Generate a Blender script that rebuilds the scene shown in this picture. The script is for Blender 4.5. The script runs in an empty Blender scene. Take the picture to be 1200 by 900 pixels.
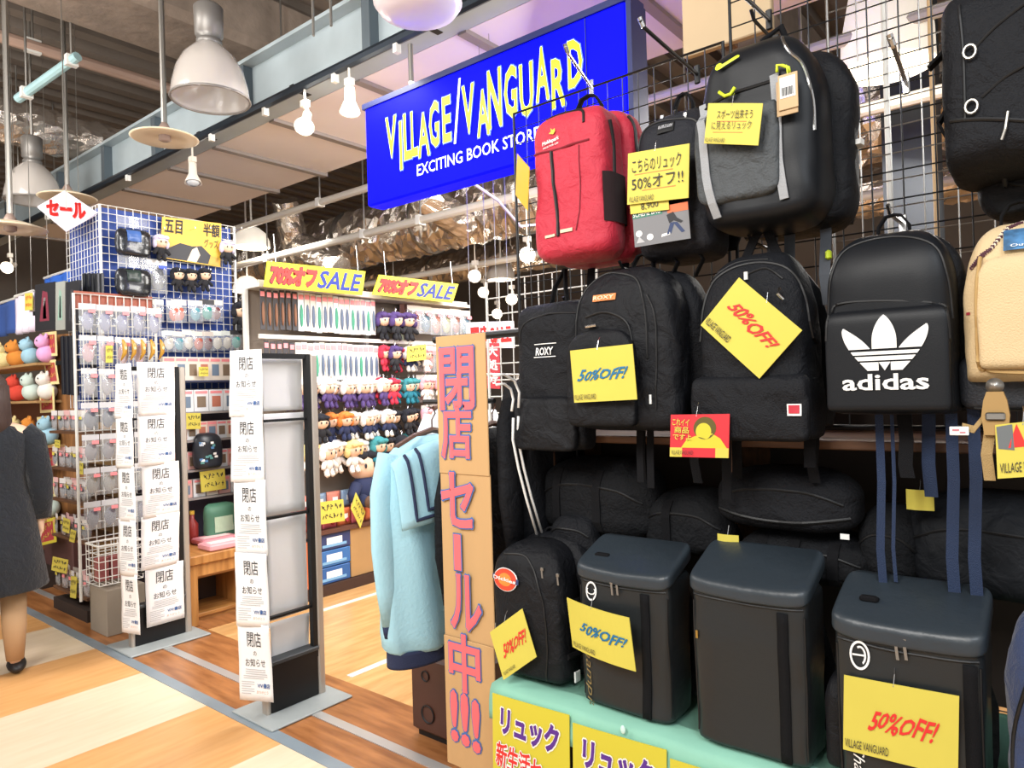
import bpy, math, random
from mathutils import Vector, Matrix, noise
R = math.radians
sc = bpy.context.scene
col = sc.collection
rnd = random.Random(7)

# ------------------------------------------------------------------ camera, world, lights, exposure
CAM_H, FOC, YAW, PITCH, ROLL = 1.5, 830.0, 39.0, 0.35, -1.7
cd = bpy.data.cameras.new('camera'); cam = bpy.data.objects.new('camera', cd); col.objects.link(cam)
cd.sensor_width = 36.0; cd.lens = 36.0 * FOC / 1200.0; cd.clip_start = 0.02; cd.clip_end = 200
CM = Matrix.Rotation(R(YAW), 4, 'Z') @ Matrix.Rotation(R(90 + PITCH), 4, 'X') @ Matrix.Rotation(R(ROLL), 4, 'Z')
cam.matrix_world = Matrix.Translation((0, 0, CAM_H)) @ CM
sc.camera = cam
CM3 = CM.to_3x3(); CO = Vector((0, 0, CAM_H))
def ray(px, py): return CM3 @ Vector(((px - 600) / FOC, -(py - 450) / FOC, -1))
def on_x(px, py, X): d = ray(px, py); return CO + d * ((X - CO.x) / d.x)
def on_y(px, py, Y): d = ray(px, py); return CO + d * ((Y - CO.y) / d.y)
def on_z(px, py, Z): d = ray(px, py); return CO + d * ((Z - CO.z) / d.z)
def at_d(px, py, dep): return CO + ray(px, py) * dep

wd = bpy.data.worlds.new('world'); sc.world = wd; wd.use_nodes = True
wb = wd.node_tree.nodes['Background']; wb.inputs[0].default_value = (1.0, .985, .96, 1); wb.inputs[1].default_value = 0.75
def area(name, loc, size, power, target=None, c=(1, .97, .92), sy=None):
    l = bpy.data.lights.new(name, 'AREA'); l.energy = power; l.size = size; l.color = c
    if sy: l.shape = 'RECTANGLE'; l.size_y = sy
    o = bpy.data.objects.new(name, l); col.objects.link(o); o.location = loc
    if target is not None:
        o.rotation_euler = (Vector(target) - Vector(loc)).to_track_quat('-Z', 'Y').to_euler()
    return o
area('mall_lamp', (-1.0, -2.2, 4.0), 1.6, 170, (-.9, 2, 1.0))
area('mall_lamp', (1.2, -.6, 3.6), 1.2, 60, (-.3, 2, .8), c=(.86, .93, 1))
area('ceiling_fill', (-2.2, -.6, 2.9), 1.5, 75, (-5.0, 3.0, 4.9))  # added upward fills to brighten the ceiling, not fixtures of the mall
area('ceiling_fill', (-6.0, .2, 3.0), 1.5, 40, (-7.0, 2.5, 4.9))
area('ceiling_fill', (-2.5, 5.2, 2.6), 1.5, 40, (-4.0, 6.5, 4.9))
area('mall_lamp', (-5.0, -1.0, 4.2), 1.8, 130, (-5.0, 1.2, 0))
area('shop_area_light', (-3.2, 3.1, 3.3), 1.2, 75, (-3.9, 3.3, 0))
area('shop_area_light', (-3.0, 5.6, 3.0), 1.2, 80, (-4.2, 4.6, 1.0))
area('shop_area_light', (-1.75, 3.3, 3.0), .8, 38, (-3.0, 2.05, 1.0))  # added fill that brightens the backs of the gate papers; no fixture there
area('shop_area_light', (-.6, 4.6, 2.9), .9, 40, (-1.6, 4.2, 0))
area('shop_area_light', (-7.0, 5.0, 3.2), 1.4, 60, (-7, 5, 0))
vs = sc.view_settings; vs.view_transform = 'Standard'; vs.look = 'None'; vs.gamma = 1; vs.use_curve_mapping = False
vs.exposure = 0.12

# ------------------------------------------------------------------ materials
def lin(h):
    h = h.lstrip('#'); o = []
    for i in (0, 2, 4):
        c = int(h[i:i + 2], 16) / 255; o.append(c / 12.92 if c <= .04045 else ((c + .055) / 1.055) ** 2.4)
    return (*o, 1)
MATS = {}
def mat(key, c='#808080', rough=.6, metal=0, bump=0, bscale=60, var=0, vscale=6, em=0, alpha=1, trans=0, coat=0, sheen=0, spec=.5, stretch=None, soft=0):
    if key in MATS: return MATS[key]
    m = bpy.data.materials.new(key); m.use_nodes = True; nt = m.node_tree; N = nt.nodes; L = nt.links
    b = N['Principled BSDF']; c4 = lin(c)
    b.inputs['Base Color'].default_value = c4; b.inputs['Roughness'].default_value = rough; b.inputs['Metallic'].default_value = metal
    b.inputs['Specular IOR Level'].default_value = spec; b.inputs['Coat Weight'].default_value = coat
    b.inputs['Sheen Weight'].default_value = sheen; b.inputs['Alpha'].default_value = alpha; b.inputs['Transmission Weight'].default_value = trans
    if em: b.inputs['Emission Color'].default_value = c4; b.inputs['Emission Strength'].default_value = em
    tc = N.new('ShaderNodeTexCoord'); src = tc.outputs['Object']
    if stretch:
        mp = N.new('ShaderNodeMapping'); mp.inputs['Scale'].default_value = stretch; L.new(src, mp.inputs[0]); src = mp.outputs[0]
    if var:
        t = N.new('ShaderNodeTexNoise'); t.inputs['Scale'].default_value = vscale; t.inputs['Detail'].default_value = 5; L.new(src, t.inputs['Vector'])
        r = N.new('ShaderNodeValToRGB'); r.color_ramp.elements[0].position = .3; r.color_ramp.elements[1].position = .7
        r.color_ramp.elements[0].color = (*[x * (1 - var) for x in c4[:3]], 1); r.color_ramp.elements[1].color = (*[min(1, x * (1 + var)) for x in c4[:3]], 1)
        L.new(t.outputs[0], r.inputs[0]); L.new(r.outputs[0], b.inputs['Base Color'])
    if bump:
        t = N.new('ShaderNodeTexNoise'); t.inputs['Scale'].default_value = bscale; t.inputs['Detail'].default_value = 4; L.new(src, t.inputs['Vector'])
        bm = N.new('ShaderNodeBump'); bm.inputs['Strength'].default_value = bump; bm.inputs['Distance'].default_value = .01
        L.new(t.outputs[0], bm.inputs['Height']); L.new(bm.outputs[0], b.inputs['Normal'])
        if sheen or soft:
            t2 = N.new('ShaderNodeTexNoise'); t2.inputs['Scale'].default_value = 17; t2.inputs['Detail'].default_value = 3; t2.inputs['Distortion'].default_value = .8; L.new(src, t2.inputs['Vector'])
            b2 = N.new('ShaderNodeBump'); b2.inputs['Strength'].default_value = .55; b2.inputs['Distance'].default_value = .022
            L.new(t2.outputs[0], b2.inputs['Height']); L.new(b2.outputs[0], bm.inputs['Normal'])
    MATS[key] = m; return m
def wood(key, a, b_, sc_=(1, 12, 1), rough=.4, ns=3):
    if key in MATS: return MATS[key]
    m = mat(key, a, rough); N = m.node_tree.nodes; L = m.node_tree.links; b = N['Principled BSDF']
    tc = N.new('ShaderNodeTexCoord'); mp = N.new('ShaderNodeMapping'); mp.inputs['Scale'].default_value = sc_; L.new(tc.outputs['Object'], mp.inputs[0])
    t = N.new('ShaderNodeTexNoise'); t.inputs['Scale'].default_value = ns; t.inputs['Detail'].default_value = 6; L.new(mp.outputs[0], t.inputs['Vector'])
    r = N.new('ShaderNodeValToRGB'); r.color_ramp.elements[0].position = .35; r.color_ramp.elements[1].position = .68
    r.color_ramp.elements[0].color = lin(b_); r.color_ramp.elements[1].color = lin(a); L.new(t.outputs[0], r.inputs[0]); L.new(r.outputs[0], b.inputs['Base Color'])
    return m
def corridor_mat():
    m = mat('corridor', '#e8c9a0', .33); N = m.node_tree.nodes; L = m.node_tree.links; b = N['Principled BSDF']
    tc = N.new('ShaderNodeTexCoord'); sp = N.new('ShaderNodeSeparateXYZ'); L.new(tc.outputs['Object'], sp.inputs[0])
    def mth(op, *a):
        n = N.new('ShaderNodeMath'); n.operation = op
        for i, v in enumerate(a):
            if isinstance(v, (int, float)): n.inputs[i].default_value = v
            else: L.new(v, n.inputs[i])
        return n.outputs[0]
    f = mth('FRACT', mth('DIVIDE', mth('ADD', sp.outputs[0], 4.70 + 1.335 * 20), 1.335))
    k = mth('LESS_THAN', f, .475)
    mp = N.new('ShaderNodeMapping'); mp.inputs['Scale'].default_value = (9, 1.1, 1); L.new(tc.outputs['Object'], mp.inputs[0])
    t = N.new('ShaderNodeTexNoise'); t.inputs['Scale'].default_value = 3; t.inputs['Detail'].default_value = 6; L.new(mp.outputs[0], t.inputs['Vector'])
    def ramp(a, c):
        r = N.new('ShaderNodeValToRGB'); r.color_ramp.elements[0].position = .3; r.color_ramp.elements[1].position = .7
        r.color_ramp.elements[0].color = lin(a); r.color_ramp.elements[1].color = lin(c); L.new(t.outputs[0], r.inputs[0]); return r.outputs[0]
    mx = N.new('ShaderNodeMix'); mx.data_type = 'RGBA'; L.new(k, mx.inputs[0]); L.new(ramp('#d3bfa2', '#dccab0'), mx.inputs[6]); L.new(ramp('#cb945a', '#d8a56c'), mx.inputs[7])
    L.new(mx.outputs[2], b.inputs['Base Color']); return m
def plaid_film(): return mat('film', '#f2f4f6', .12, alpha=.35, spec=.8, coat=.4)
BLK = mat('black_nylon', '#15161a', .55, bump=.3, bscale=420, soft=1, spec=.22)
BLK2 = mat('black_canvas', '#17181c', .62, bump=.4, bscale=260, soft=1, spec=.2)
BLK3 = mat('black_smooth', '#15171b', .45, bump=.06, bscale=400, soft=0, spec=.25)
TARP = mat('coated_tarpaulin', '#242729', .34, bump=.15, bscale=28, spec=.4)
TARP2 = mat('coated_lid_sheen', '#2e363d', .38, bump=.3, bscale=22, spec=.5)  # bluish light on the lids put into a lighter tarpaulin colour
GREYP = mat('grey_ripstop', '#3c4043', .6, bump=.25, bscale=200, soft=1)
LGREY = mat('grey_webbing', '#a3a5a8', .8, bump=.5, bscale=500)
WEB = mat('black_webbing', '#121215', .8, bump=.5, bscale=600, spec=.2)
ZIP = mat('zip_black', '#0e0e10', .55)
NAVY = mat('navy_webbing', '#20304e', .8, bump=.5, bscale=500)
RED = mat('red_nylon', '#b81f38', .6, bump=.3, bscale=300, sheen=.1)
MESHP = mat('dark_mesh_pocket', '#2c181c', .85, bump=.6, bscale=800)
BEIGE = mat('beige_canvas', '#d9bf94', .85, bump=.4, bscale=300)
TANW = mat('tan_webbing', '#a98c5c', .8, bump=.4, bscale=500)
YEL = mat('yellow_card', '#d2c455', .55, var=.03, spec=.3)
YEL2 = mat('yellow_poster', '#d3c640', .45, spec=.3)
WHITE = mat('white', '#f2f1ee', .6)
PAPER = mat('paper', '#efeeee', .75, bump=.15, bscale=9)
PRINT = mat('ink_black', '#2c2c30', .7); INKG = mat('ink_grey', '#b4b4b6', .7); INKB = mat('ink_blue', '#3a5f96', .7); INKO = mat('ink_orange', '#dd9a78', .7)
REDINK = mat('red_ink', '#e2302c', .6); BLUEINK = mat('blue_ink', '#1d6f9c', .6); PURPLE = mat('purple_ink', '#5b2d90', .6)
PINKINK = mat('pink_ink', '#ee6a70', .7); OUTBLUE = mat('outline_blue', '#4a6fae', .7); NAVYINK = mat('navy_ink', '#1e2f86', .6)
CARDB = mat('cardboard', '#c39c6c', .85, var=.06, vscale=5, bump=.15, bscale=40, stretch=(1, 1, .08))
CARDB2 = mat('carton', '#b08a5a', .85, var=.08, vscale=4)
CHROME = mat('chrome', '#c8c8c8', .25, 1); STEEL = mat('steel', '#9a9690', .38, .85); ALU = mat('aluminium', '#b3aba2', .45, .6)
BLKM = mat('black_metal', '#17181a', .45, .3); WHTM = mat('white_metal', '#dcdad4', .45)
SIGNBLUE = mat('sign_blue', '#0204f0', .6, em=1.0, spec=.08); SIGNYEL = mat('sign_yellow', '#d9ea1c', .4, em=.85); SIGNWHT = mat('sign_white', '#e8f0ff', .4, em=.8)
SIGNEDGE = mat('sign_edge', '#18235c', .5)
GREENC = mat('mint_cloth', '#8cc4ae', .75, var=.05, bump=.2, bscale=30)
FOIL = mat('foil', '#d6ccc2', .22, .85, bump=.6, bscale=40)
SKIN = mat('skin', '#e8c3a6', .6)

# ------------------------------------------------------------------ mesh helpers
class MB:
    def __init__(s): s.v = []; s.f = []
    def add(s, vs, fs):
        b = len(s.v); s.v += [Vector(p) for p in vs]; s.f += [tuple(i + b for i in f) for f in fs]; return s
    def box(s, c, d, m=None, bev=0):
        x, y, z = [k / 2 for k in d]; c = Vector(c)
        if bev:
            b = min(bev, x * .9, y * .9, z * .9); vs = []; fs = []
            rings = [(z - b, -z, 1), (0, 0, 0)]
            lv = [(-z, b), (-z + b, 0), (z - b, 0), (z, b)]
            for zz, i in lv:
                X, Y = x - i, y - i
                vs += [(-X + b, -Y, zz), (X - b, -Y, zz), (X, -Y + b, zz), (X, Y - b, zz), (X - b, Y, zz), (-X + b, Y, zz), (-X, Y - b, zz), (-X, -Y + b, zz)]
            for k in range(3):
                for j in range(8):
                    fs.append((k * 8 + j, k * 8 + (j + 1) % 8, k * 8 + 8 + (j + 1) % 8, k * 8 + 8 + j))
            fs.append(tuple(reversed(range(8)))); fs.append(tuple(range(24, 32)))
        else:
            vs = [(a, b_, c_) for c_ in (-z, z) for b_ in (-y, y) for a in (-x, x)]
            fs = [(0, 2, 3, 1), (4, 5, 7, 6), (0, 1, 5, 4), (2, 6, 7, 3), (0, 4, 6, 2), (1, 3, 7, 5)]
        return s.add([(m @ Vector(p) if m else Vector(p)) + c for p in vs], fs)
    def tube(s, pts, r, n=6, cap=True):
        pts = [Vector(p) for p in pts]; rs = r if isinstance(r, (list, tuple)) else [r] * len(pts); vs = []; fs = []
        up = None
        for i, p in enumerate(pts):
            t = (pts[min(i + 1, len(pts) - 1)] - pts[max(i - 1, 0)]).normalized()
            if up is None: up = Vector((0, 0, 1)) if abs(t.z) < .9 else Vector((0, 1, 0))
            a = t.cross(up)
            if a.length < 1e-6: a = t.cross(Vector((1, 0, 0)))
            a.normalize(); b = a.cross(t).normalized(); up = b
            for k in range(n):
                th = 2 * math.pi * k / n; vs.append(p + (a * math.cos(th) + b * math.sin(th)) * rs[i])
        for i in range(len(pts) - 1):
            for k in range(n): fs.append((i * n + k, i * n + (k + 1) % n, (i + 1) * n + (k + 1) % n, (i + 1) * n + k))
        if cap: fs.append(tuple(reversed(range(n)))); fs.append(tuple(range((len(pts) - 1) * n, len(pts) * n)))
        return s.add(vs, fs)
    def lathe(s, prof, c=(0, 0, 0), n=28, cap0=False, cap1=False):
        vs = []; fs = []; c = Vector(c)
        for r, z in prof:
            for k in range(n): th = 2 * math.pi * k / n; vs.append(c + Vector((r * math.cos(th), r * math.sin(th), z)))
        for i in range(len(prof) - 1):
            for k in range(n): fs.append((i * n + k, i * n + (k + 1) % n, (i + 1) * n + (k + 1) % n, (i + 1) * n + k))
        if cap0: fs.append(tuple(reversed(range(n))))
        if cap1: fs.append(tuple(range((len(prof) - 1) * n, len(prof) * n)))
        return s.add(vs, fs)
    def ell(s, c, r, nu=14, nv=9, m=None):
        vs = []; fs = []; c = Vector(c)
        for j in range(nv + 1):
            ph = -math.pi / 2 + math.pi * j / nv
            for i in range(nu):
                th = 2 * math.pi * i / nu; p = Vector((r[0] * math.cos(ph) * math.cos(th), r[1] * math.cos(ph) * math.sin(th), r[2] * math.sin(ph)))
                vs.append((m @ p if m else p) + c)
        for j in range(nv):
            for i in range(nu): fs.append((j * nu + i, j * nu + (i + 1) % nu, (j + 1) * nu + (i + 1) % nu, (j + 1) * nu + i))
        return s.add(vs, fs)
    def prism(s, out, y0, y1):                      # outline [(x,z)] extruded in y
        n = len(out); vs = [(x, y0, z) for x, z in out] + [(x, y1, z) for x, z in out]
        fs = [tuple(range(n)), tuple(reversed(range(n, 2 * n)))] + [(i, i + n, (i + 1) % n + n, (i + 1) % n) for i in range(n)]
        return s.add(vs, fs)
    def ribbon(s, pts, wdir, w, th=.003):
        pts = [Vector(p) for p in pts]; wd_ = Vector(wdir).normalized(); vs = []; fs = []
        for i, p in enumerate(pts):
            t = (pts[min(i + 1, len(pts) - 1)] - pts[max(i - 1, 0)]).normalized(); nn = t.cross(wd_)
            nn = nn.normalized() if nn.length > 1e-6 else Vector((0, 1, 0))
            for a, b in ((-1, -1), (1, -1), (1, 1), (-1, 1)): vs.append(p + wd_ * (a * w / 2) + nn * (b * th / 2))
        for i in range(len(pts) - 1):
            for k in range(4): fs.append((i * 4 + k, i * 4 + (k + 1) % 4, i * 4 + 4 + (k + 1) % 4, i * 4 + 4 + k))
        fs.append((3, 2, 1, 0)); e = (len(pts) - 1) * 4; fs.append((e, e + 1, e + 2, e + 3))
        return s.add(vs, fs)
    def grid(s, nu, nv, fn, th=0):                  # sheet; fn(u,v)->point; th thickness along -y
        vs = [Vector(fn(i / nu, j / nv)) for j in range(nv + 1) for i in range(nu + 1)]; W = nu + 1
        fs = [(j * W + i, j * W + i + 1, (j + 1) * W + i + 1, (j + 1) * W + i) for j in range(nv) for i in range(nu)]
        if th:
            o = len(vs); vs += [p + Vector((0, th, 0)) for p in vs]
            fs += [tuple(reversed([k + o for k in f])) for f in fs]
            ring = [i for i in range(W)] + [j * W + nu for j in range(1, nv + 1)] + [nv * W + i for i in range(nu - 1, -1, -1)] + [j * W for j in range(nv - 1, 0, -1)]
            fs += [(ring[(k + 1) % len(ring)], ring[k], ring[k] + o, ring[(k + 1) % len(ring)] + o) for k in range(len(ring))]
        return s.add(vs, fs)
    def loft(s, rings, cap=True):
        n = len(rings[0]); vs = [p for r in rings for p in r]
        fs = [(i * n + k, i * n + (k + 1) % n, (i + 1) * n + (k + 1) % n, (i + 1) * n + k) for i in range(len(rings) - 1) for k in range(n)]
        if cap: fs += [tuple(reversed(range(n))), tuple(range((len(rings) - 1) * n, len(rings) * n))]
        return s.add(vs, fs)
    def glyph(s, body, x0, x1, z0, z1, y=0, bold=.02, shear=0):
        vs, fs = text_geo(body, bold, shear)
        return s.add([(x0 + p[0] * (x1 - x0), y + p[2], z0 + p[1] * (z1 - z0)) for p in vs], fs)
    def move(s, fn): s.v = [Vector(fn(p)) for p in s.v]; return s
    def build(s, name, m, parent=None, smooth=False, sub=0):
        me = bpy.data.meshes.new(name); me.from_pydata([tuple(p) for p in s.v], [], s.f); me.validate(); me.materials.append(m)
        if smooth: me.polygons.foreach_set('use_smooth', [True] * len(me.polygons))
        me.update(); o = bpy.data.objects.new(name, me); col.objects.link(o)
        if parent is not None: o.parent = parent
        if sub: md = o.modifiers.new('sub', 'SUBSURF'); md.levels = sub; md.render_levels = sub
        return o
_tg = {}
def text_geo(body, bold=.02, shear=0):
    k = (body, bold, shear); stroke = max(0, bold)
    if k in _tg: return _tg[k]
    c = bpy.data.curves.new('t', 'FONT'); c.body = body; c.resolution_u = 2; c.offset = min(0, bold); c.shear = shear
    o = bpy.data.objects.new('t', c); col.objects.link(o)
    me = bpy.data.meshes.new_from_object(o.evaluated_get(bpy.context.evaluated_depsgraph_get()))
    vs = [tuple(v.co) for v in me.vertices]; fs = [tuple(p.vertices) for p in me.polygons]
    bpy.data.objects.remove(o); bpy.data.curves.remove(c); bpy.data.meshes.remove(me)
    if stroke > .004:
        cnt = {}
        for f in fs:
            for i in range(len(f)): e = tuple(sorted((f[i], f[(i + 1) % len(f)]))); cnt[e] = cnt.get(e, 0) + 1
        for k_, ((i, j), n_) in enumerate(cnt.items()):
            if n_ != 1: continue
            a = Vector(vs[i][:2]); b = Vector(vs[j][:2]); d = b - a
            if d.length < 1e-5: continue
            d = d.normalized() * stroke; p = Vector((-d.y, d.x)); q = len(vs); h_ = .55; o_ = .006 * (1 + k_ % 13)
            vs += [(*c_, o_) for c_ in (a - d * h_ - p * .75, b + d * h_ - p * .75, b + d, b + d * h_ + p * .75, a - d * h_ + p * .75, a - d)]
            fs.append((q, q + 1, q + 2, q + 3, q + 4, q + 5))
    x0 = min(v[0] for v in vs); x1 = max(v[0] for v in vs); y0 = min(v[1] for v in vs); y1 = max(v[1] for v in vs)
    _tg[k] = ([((v[0] - x0) / max(x1 - x0, 1e-6), (v[1] - y0) / max(y1 - y0, 1e-6), (v[2] if len(v) > 2 else 0) * .009) for v in vs], fs); return _tg[k]
def thing(name, label, cat, loc=(0, 0, 0), rz=0, group=None):
    o = bpy.data.objects.new(name, None); o.empty_display_size = .05; col.objects.link(o); o.location = loc; o.rotation_euler = (0, 0, rz)
    return tag(o, label, cat, group)
def tag(o, label, cat, group=None, kind=None):
    o['label'] = label; o['category'] = cat
    if group: o['group'] = group
    if kind: o['kind'] = kind
    return o
def struct(o): o['kind'] = 'structure'; return o
KIDS = {}
def kids(o): return [c for c in o.children]
def dup(o, loc, rz=0, label=None, group=None, scale=None, mats=None):
    r = o.copy(); col.objects.link(r); r.location = loc; r.rotation_euler = (0, 0, rz)
    if label: r['label'] = label
    if group: r['group'] = group
    if scale: r.scale = scale
    for ch in o.children:
        c = ch.copy(); col.objects.link(c); c.parent = r
        if mats and ch.name.split('.')[0] in mats: c.data = recol(ch.data, mats[ch.name.split('.')[0]])
        for g in ch.children: d = g.copy(); col.objects.link(d); d.parent = c
    return r
_rc = {}
def recol(me, m):
    k = (me.name, m.name)
    if k not in _rc: n = me.copy(); n.materials.clear(); n.materials.append(m); _rc[k] = n
    return _rc[k]
# ------------------------------------------------------------------ the setting
struct(MB().box((-6, -4.1, -.05), (24, 11.7, .1)).build('floor', corridor_mat()))
WL = wood('laminate', '#d9ac74', '#c4935c', (8, 1.2, 1), .28); WD = wood('laminate_brown', '#ad7446', '#875530', (1.2, 8, 1), .3)
struct(MB().box((-6, 7.3, -.05), (24, 10.0, .1)).build('floor_shop', WL))
struct(MB().box((-6, 2.025, -.05), (24, .55, .1)).build('floor_border', WD))
struct(MB().box((-5.6, 3.2, .001), (2.3, 1.8, .003)).build('floor_inlay', WD))
GREYST = mat('grey_strip', '#8d9aa4', .35, .3, var=.1, vscale=3); WST = mat('white_strip', '#e4e0d6', .35, var=.05)
struct(MB().box((-6, 1.752, -.045), (24, .06, .096)).build('trim_1', GREYST))
struct(MB().box((-6, 1.985, -.045), (24, .05, .098)).build('trim_2', mat('alu_strip', '#c3c2c0', .3, .5)))
for i, x in enumerate((-5.23, -4.15, -3.07, -1.99)):
    struct(MB().box((x, 7.3, -.044), (.045, 9.9, .0945)).build('trim_%d' % (i + 3), WST))
DARKW = mat('back_wall_dark', '#6e665f', .8, var=.15, vscale=1.2)
struct(MB().box((-6, 12.1, 2.45), (24, .2, 4.9)).build('wall_back', DARKW))
struct(MB().box((-14.1, 4, 2.45), (.2, 20, 4.9)).build('wall_side', DARKW))
cl = MB().box((-6, 4.2, 5.0), (24, 28, .1))
x = -13.5
while x < 5: cl.box((x, 4.2, 4.9), (.14, 28, .12)); x += .34
struct(cl.build('ceiling', mat('deck', '#7d736a', .75, .1, var=.15, vscale=2)))
FIREP = mat('fireproofing', '#85776b', .95, bump=1.0, bscale=14, var=.2, vscale=5)
struct(MB().box((-5.55, 5.5, 4.6), (.75, 9, .5), bev=.06).build('beam_sprayed', FIREP))
struct(MB().box((-2.2, 6.5, 4.65), (.6, 10, .4), bev=.05).build('beam_sprayed', FIREP))
GIR = mat('girder_paint', '#a9b5ba', .45, .2, var=.12, vscale=2)
gb = MB().box((-6, 2.78, 3.645), (18, .03, .35)).box((-6, 2.78, 3.83), (18, .2, .025)).box((-6, 2.80, 3.47), (18, .14, .022))
g = struct(gb.build('beam_girder', GIR))
sb = MB()
for x in (-9.6, -8.0, -6.9, -5.9, -4.55, -3.2, -1.8, -.4): sb.box((x, 2.73, 3.645), (.07, .07, .34))
struct(sb.build('beam_stiffener', mat('stiffener', '#59636a', .5, .3)))
BOARD = mat('soffit_board', '#ddd2ca', .75, var=.04, vscale=1.5); CHAN = mat('channel', '#8f8680', .5, .3)
so = [-9.6, -8.7, -7.8, -6.9, -6.0, -5.25, -4.45, -3.5, -2.6, -1.7, -.8, .2, 1.2]
for a, b in zip(so, so[1:]):
    struct(MB().box(((a + b) / 2, 3.39, 3.485), (b - a - .05, 1.0, .03)).build('ceiling_soffit_board', BOARD))
cb = MB()
for x in so: cb.box((x, 3.39, 3.47), (.06, 1.05, .05))
struct(cb.build('ceiling_channel', CHAN))

# rail under the girder, on rods, with its clips
t = thing('lighting_rail', 'long black lighting rail running under the grey girder', 'rail', (0, 2.66, 3.44))
MB().tube([(-11, 0, 0), (.9, 0, 0)], .03, 8).build('rail', mat('rail_blue_black', '#27303a', .4, .5), t)
for x in (-9, -7.4, -5.1, -3.9, -2.7, -1.3): MB().box((x, .07, .03), (.04, .14, .03)).build('rail_bracket', BLKM, t)
for x in (-8.2, -6.3, -4.9, -4.2, -3.45, -2.9): MB().box((x, 0, -.05), (.03, .035, .05)).build('cable_clip', WHTM, t)

# white pipes across the shop ceiling
def pipe(name, a, b, r, m, label, drops=()):
    t = thing(name, label, 'pipe', a); d = Vector(b) - Vector(a)
    MB().tube([(0, 0, 0), tuple(d)], r, 10).build('tube', m, t)
    for f, L_ in drops:
        p = d * f; MB().tube([tuple(p), tuple(p + Vector((0, 0, L_)))], .009, 6).build('hanger_rod', STEEL, t)
        MB().box(tuple(p), (.05, 2.3 * r, 2.3 * r)).build('clamp', WHTM, t)
    return t
WP = mat('white_pipe', '#c9c2b6', .4)
pa = on_y(278, 289, 4.2); pipe('ceiling_pipe', (pa.x - 2, 4.2, 3.36), (.8, 4.2, 3.36), .035, WP, 'upper white pipe running below the soffit boards toward the blue sign', ((.35, 1.5), (.55, 1.5), (.8, 1.5)))
pipe('ceiling_pipe', (-11, 4.7, 3.12), (.8, 4.7, 3.12), .04, WP, 'lower thick white pipe just above the yellow sale banners', ((.3, 1.8), (.45, 1.8), (.52, 1.8), (.62, 1.8), (.75, 1.8)))
pipe('ceiling_pipe', (-11, 6.6, 3.05), (1, 6.6, 3.05), .04, WP, 'thin grey-white pipe in front of the big foil duct', ((.3, 1.8), (.5, 1.8), (.7, 1.8)))
pipe('ceiling_pipe', (-6.7, 1.0, 4.45), (-6.7, 6.5, 4.45), .05, mat('pipe_pinkish', '#a58a7b', .6), 'dull pinkish pipe crossing under the dark ribbed ceiling', ((.2, .45), (.6, .45)))
pipe('ceiling_pipe', (-12, 8.3, 4.1), (2, 8.3, 4.1), .06, mat('pipe_grey', '#8b8580', .5), 'far grey pipe high over the back of the shop', ((.4, .8), (.7, .8)))
d0 = at_d(21, 116, 5.6); d1 = at_d(91, 66, 5.3)
pipe('conduit', tuple(d0), tuple(d1), .035, mat('pale_blue_pipe', '#9fc0c4', .4, .2), 'short pale blue conduit slanting under the dark ceiling', ((.15, .9), (.9, .9)))

# foil ducts
def duct(pts, r, label, name='foil_duct'):
    P = [Vector(p) for p in pts]; Q = []
    for a, b in zip(P, P[1:]):
        n = max(2, int((b - a).length / .06))
        Q += [a.lerp(b, i / n) for i in range(n)]
    Q.append(P[-1]); rr = [r * (1 + .05 * noise.noise(q * 5)) for q in Q]
    t = thing(name, label, 'duct', tuple(P[0])); m = MB().tube([q - P[0] for q in Q], rr, 26)
    m.move(lambda p: p + Vector((noise.noise(p * 13), noise.noise(p * 13 + Vector((5, 0, 0))), noise.noise(p * 13 + Vector((0, 9, 0))))) * r * .17)
    m.build('foil_sleeve', FOIL, t)
    for k in range(2, len(Q) - 2, 24):
        d = (Q[k + 1] - Q[k - 1]).normalized() * .015
        MB().tube([Q[k] - P[0] - d, Q[k] - P[0] + d], r * 1.07, 18).build('duct_band', STEEL, t)
    return t
duct([(-10.5, 6.0, 3.52), (1.2, 6.0, 3.52)], .36, 'wide crinkled foil duct spanning the shop behind the blue sign')
e0 = on_y(452, 175, 4.9); e1 = on_y(500, 232, 5.1); e2 = on_y(545, 265, 5.7)
duct([e0, e1, e2], .17, 'bent foil branch duct dropping into the wide foil duct')
duct([on_y(335, 235, 5.2), on_y(345, 285, 5.4), on_y(400, 310, 5.6)], .17, 'curved foil duct elbow behind the lit white dome lamp')
duct([(-7.7, .2, 4.18), (-7.7, 4.2, 4.06)], .2, 'foil-wrapped duct under the ribbed ceiling above the shop corner')
duct([(-12, 7.6, 3.3), (1.2, 7.6, 3.3)], .22, 'narrow foil duct far behind the wide one')

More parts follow.
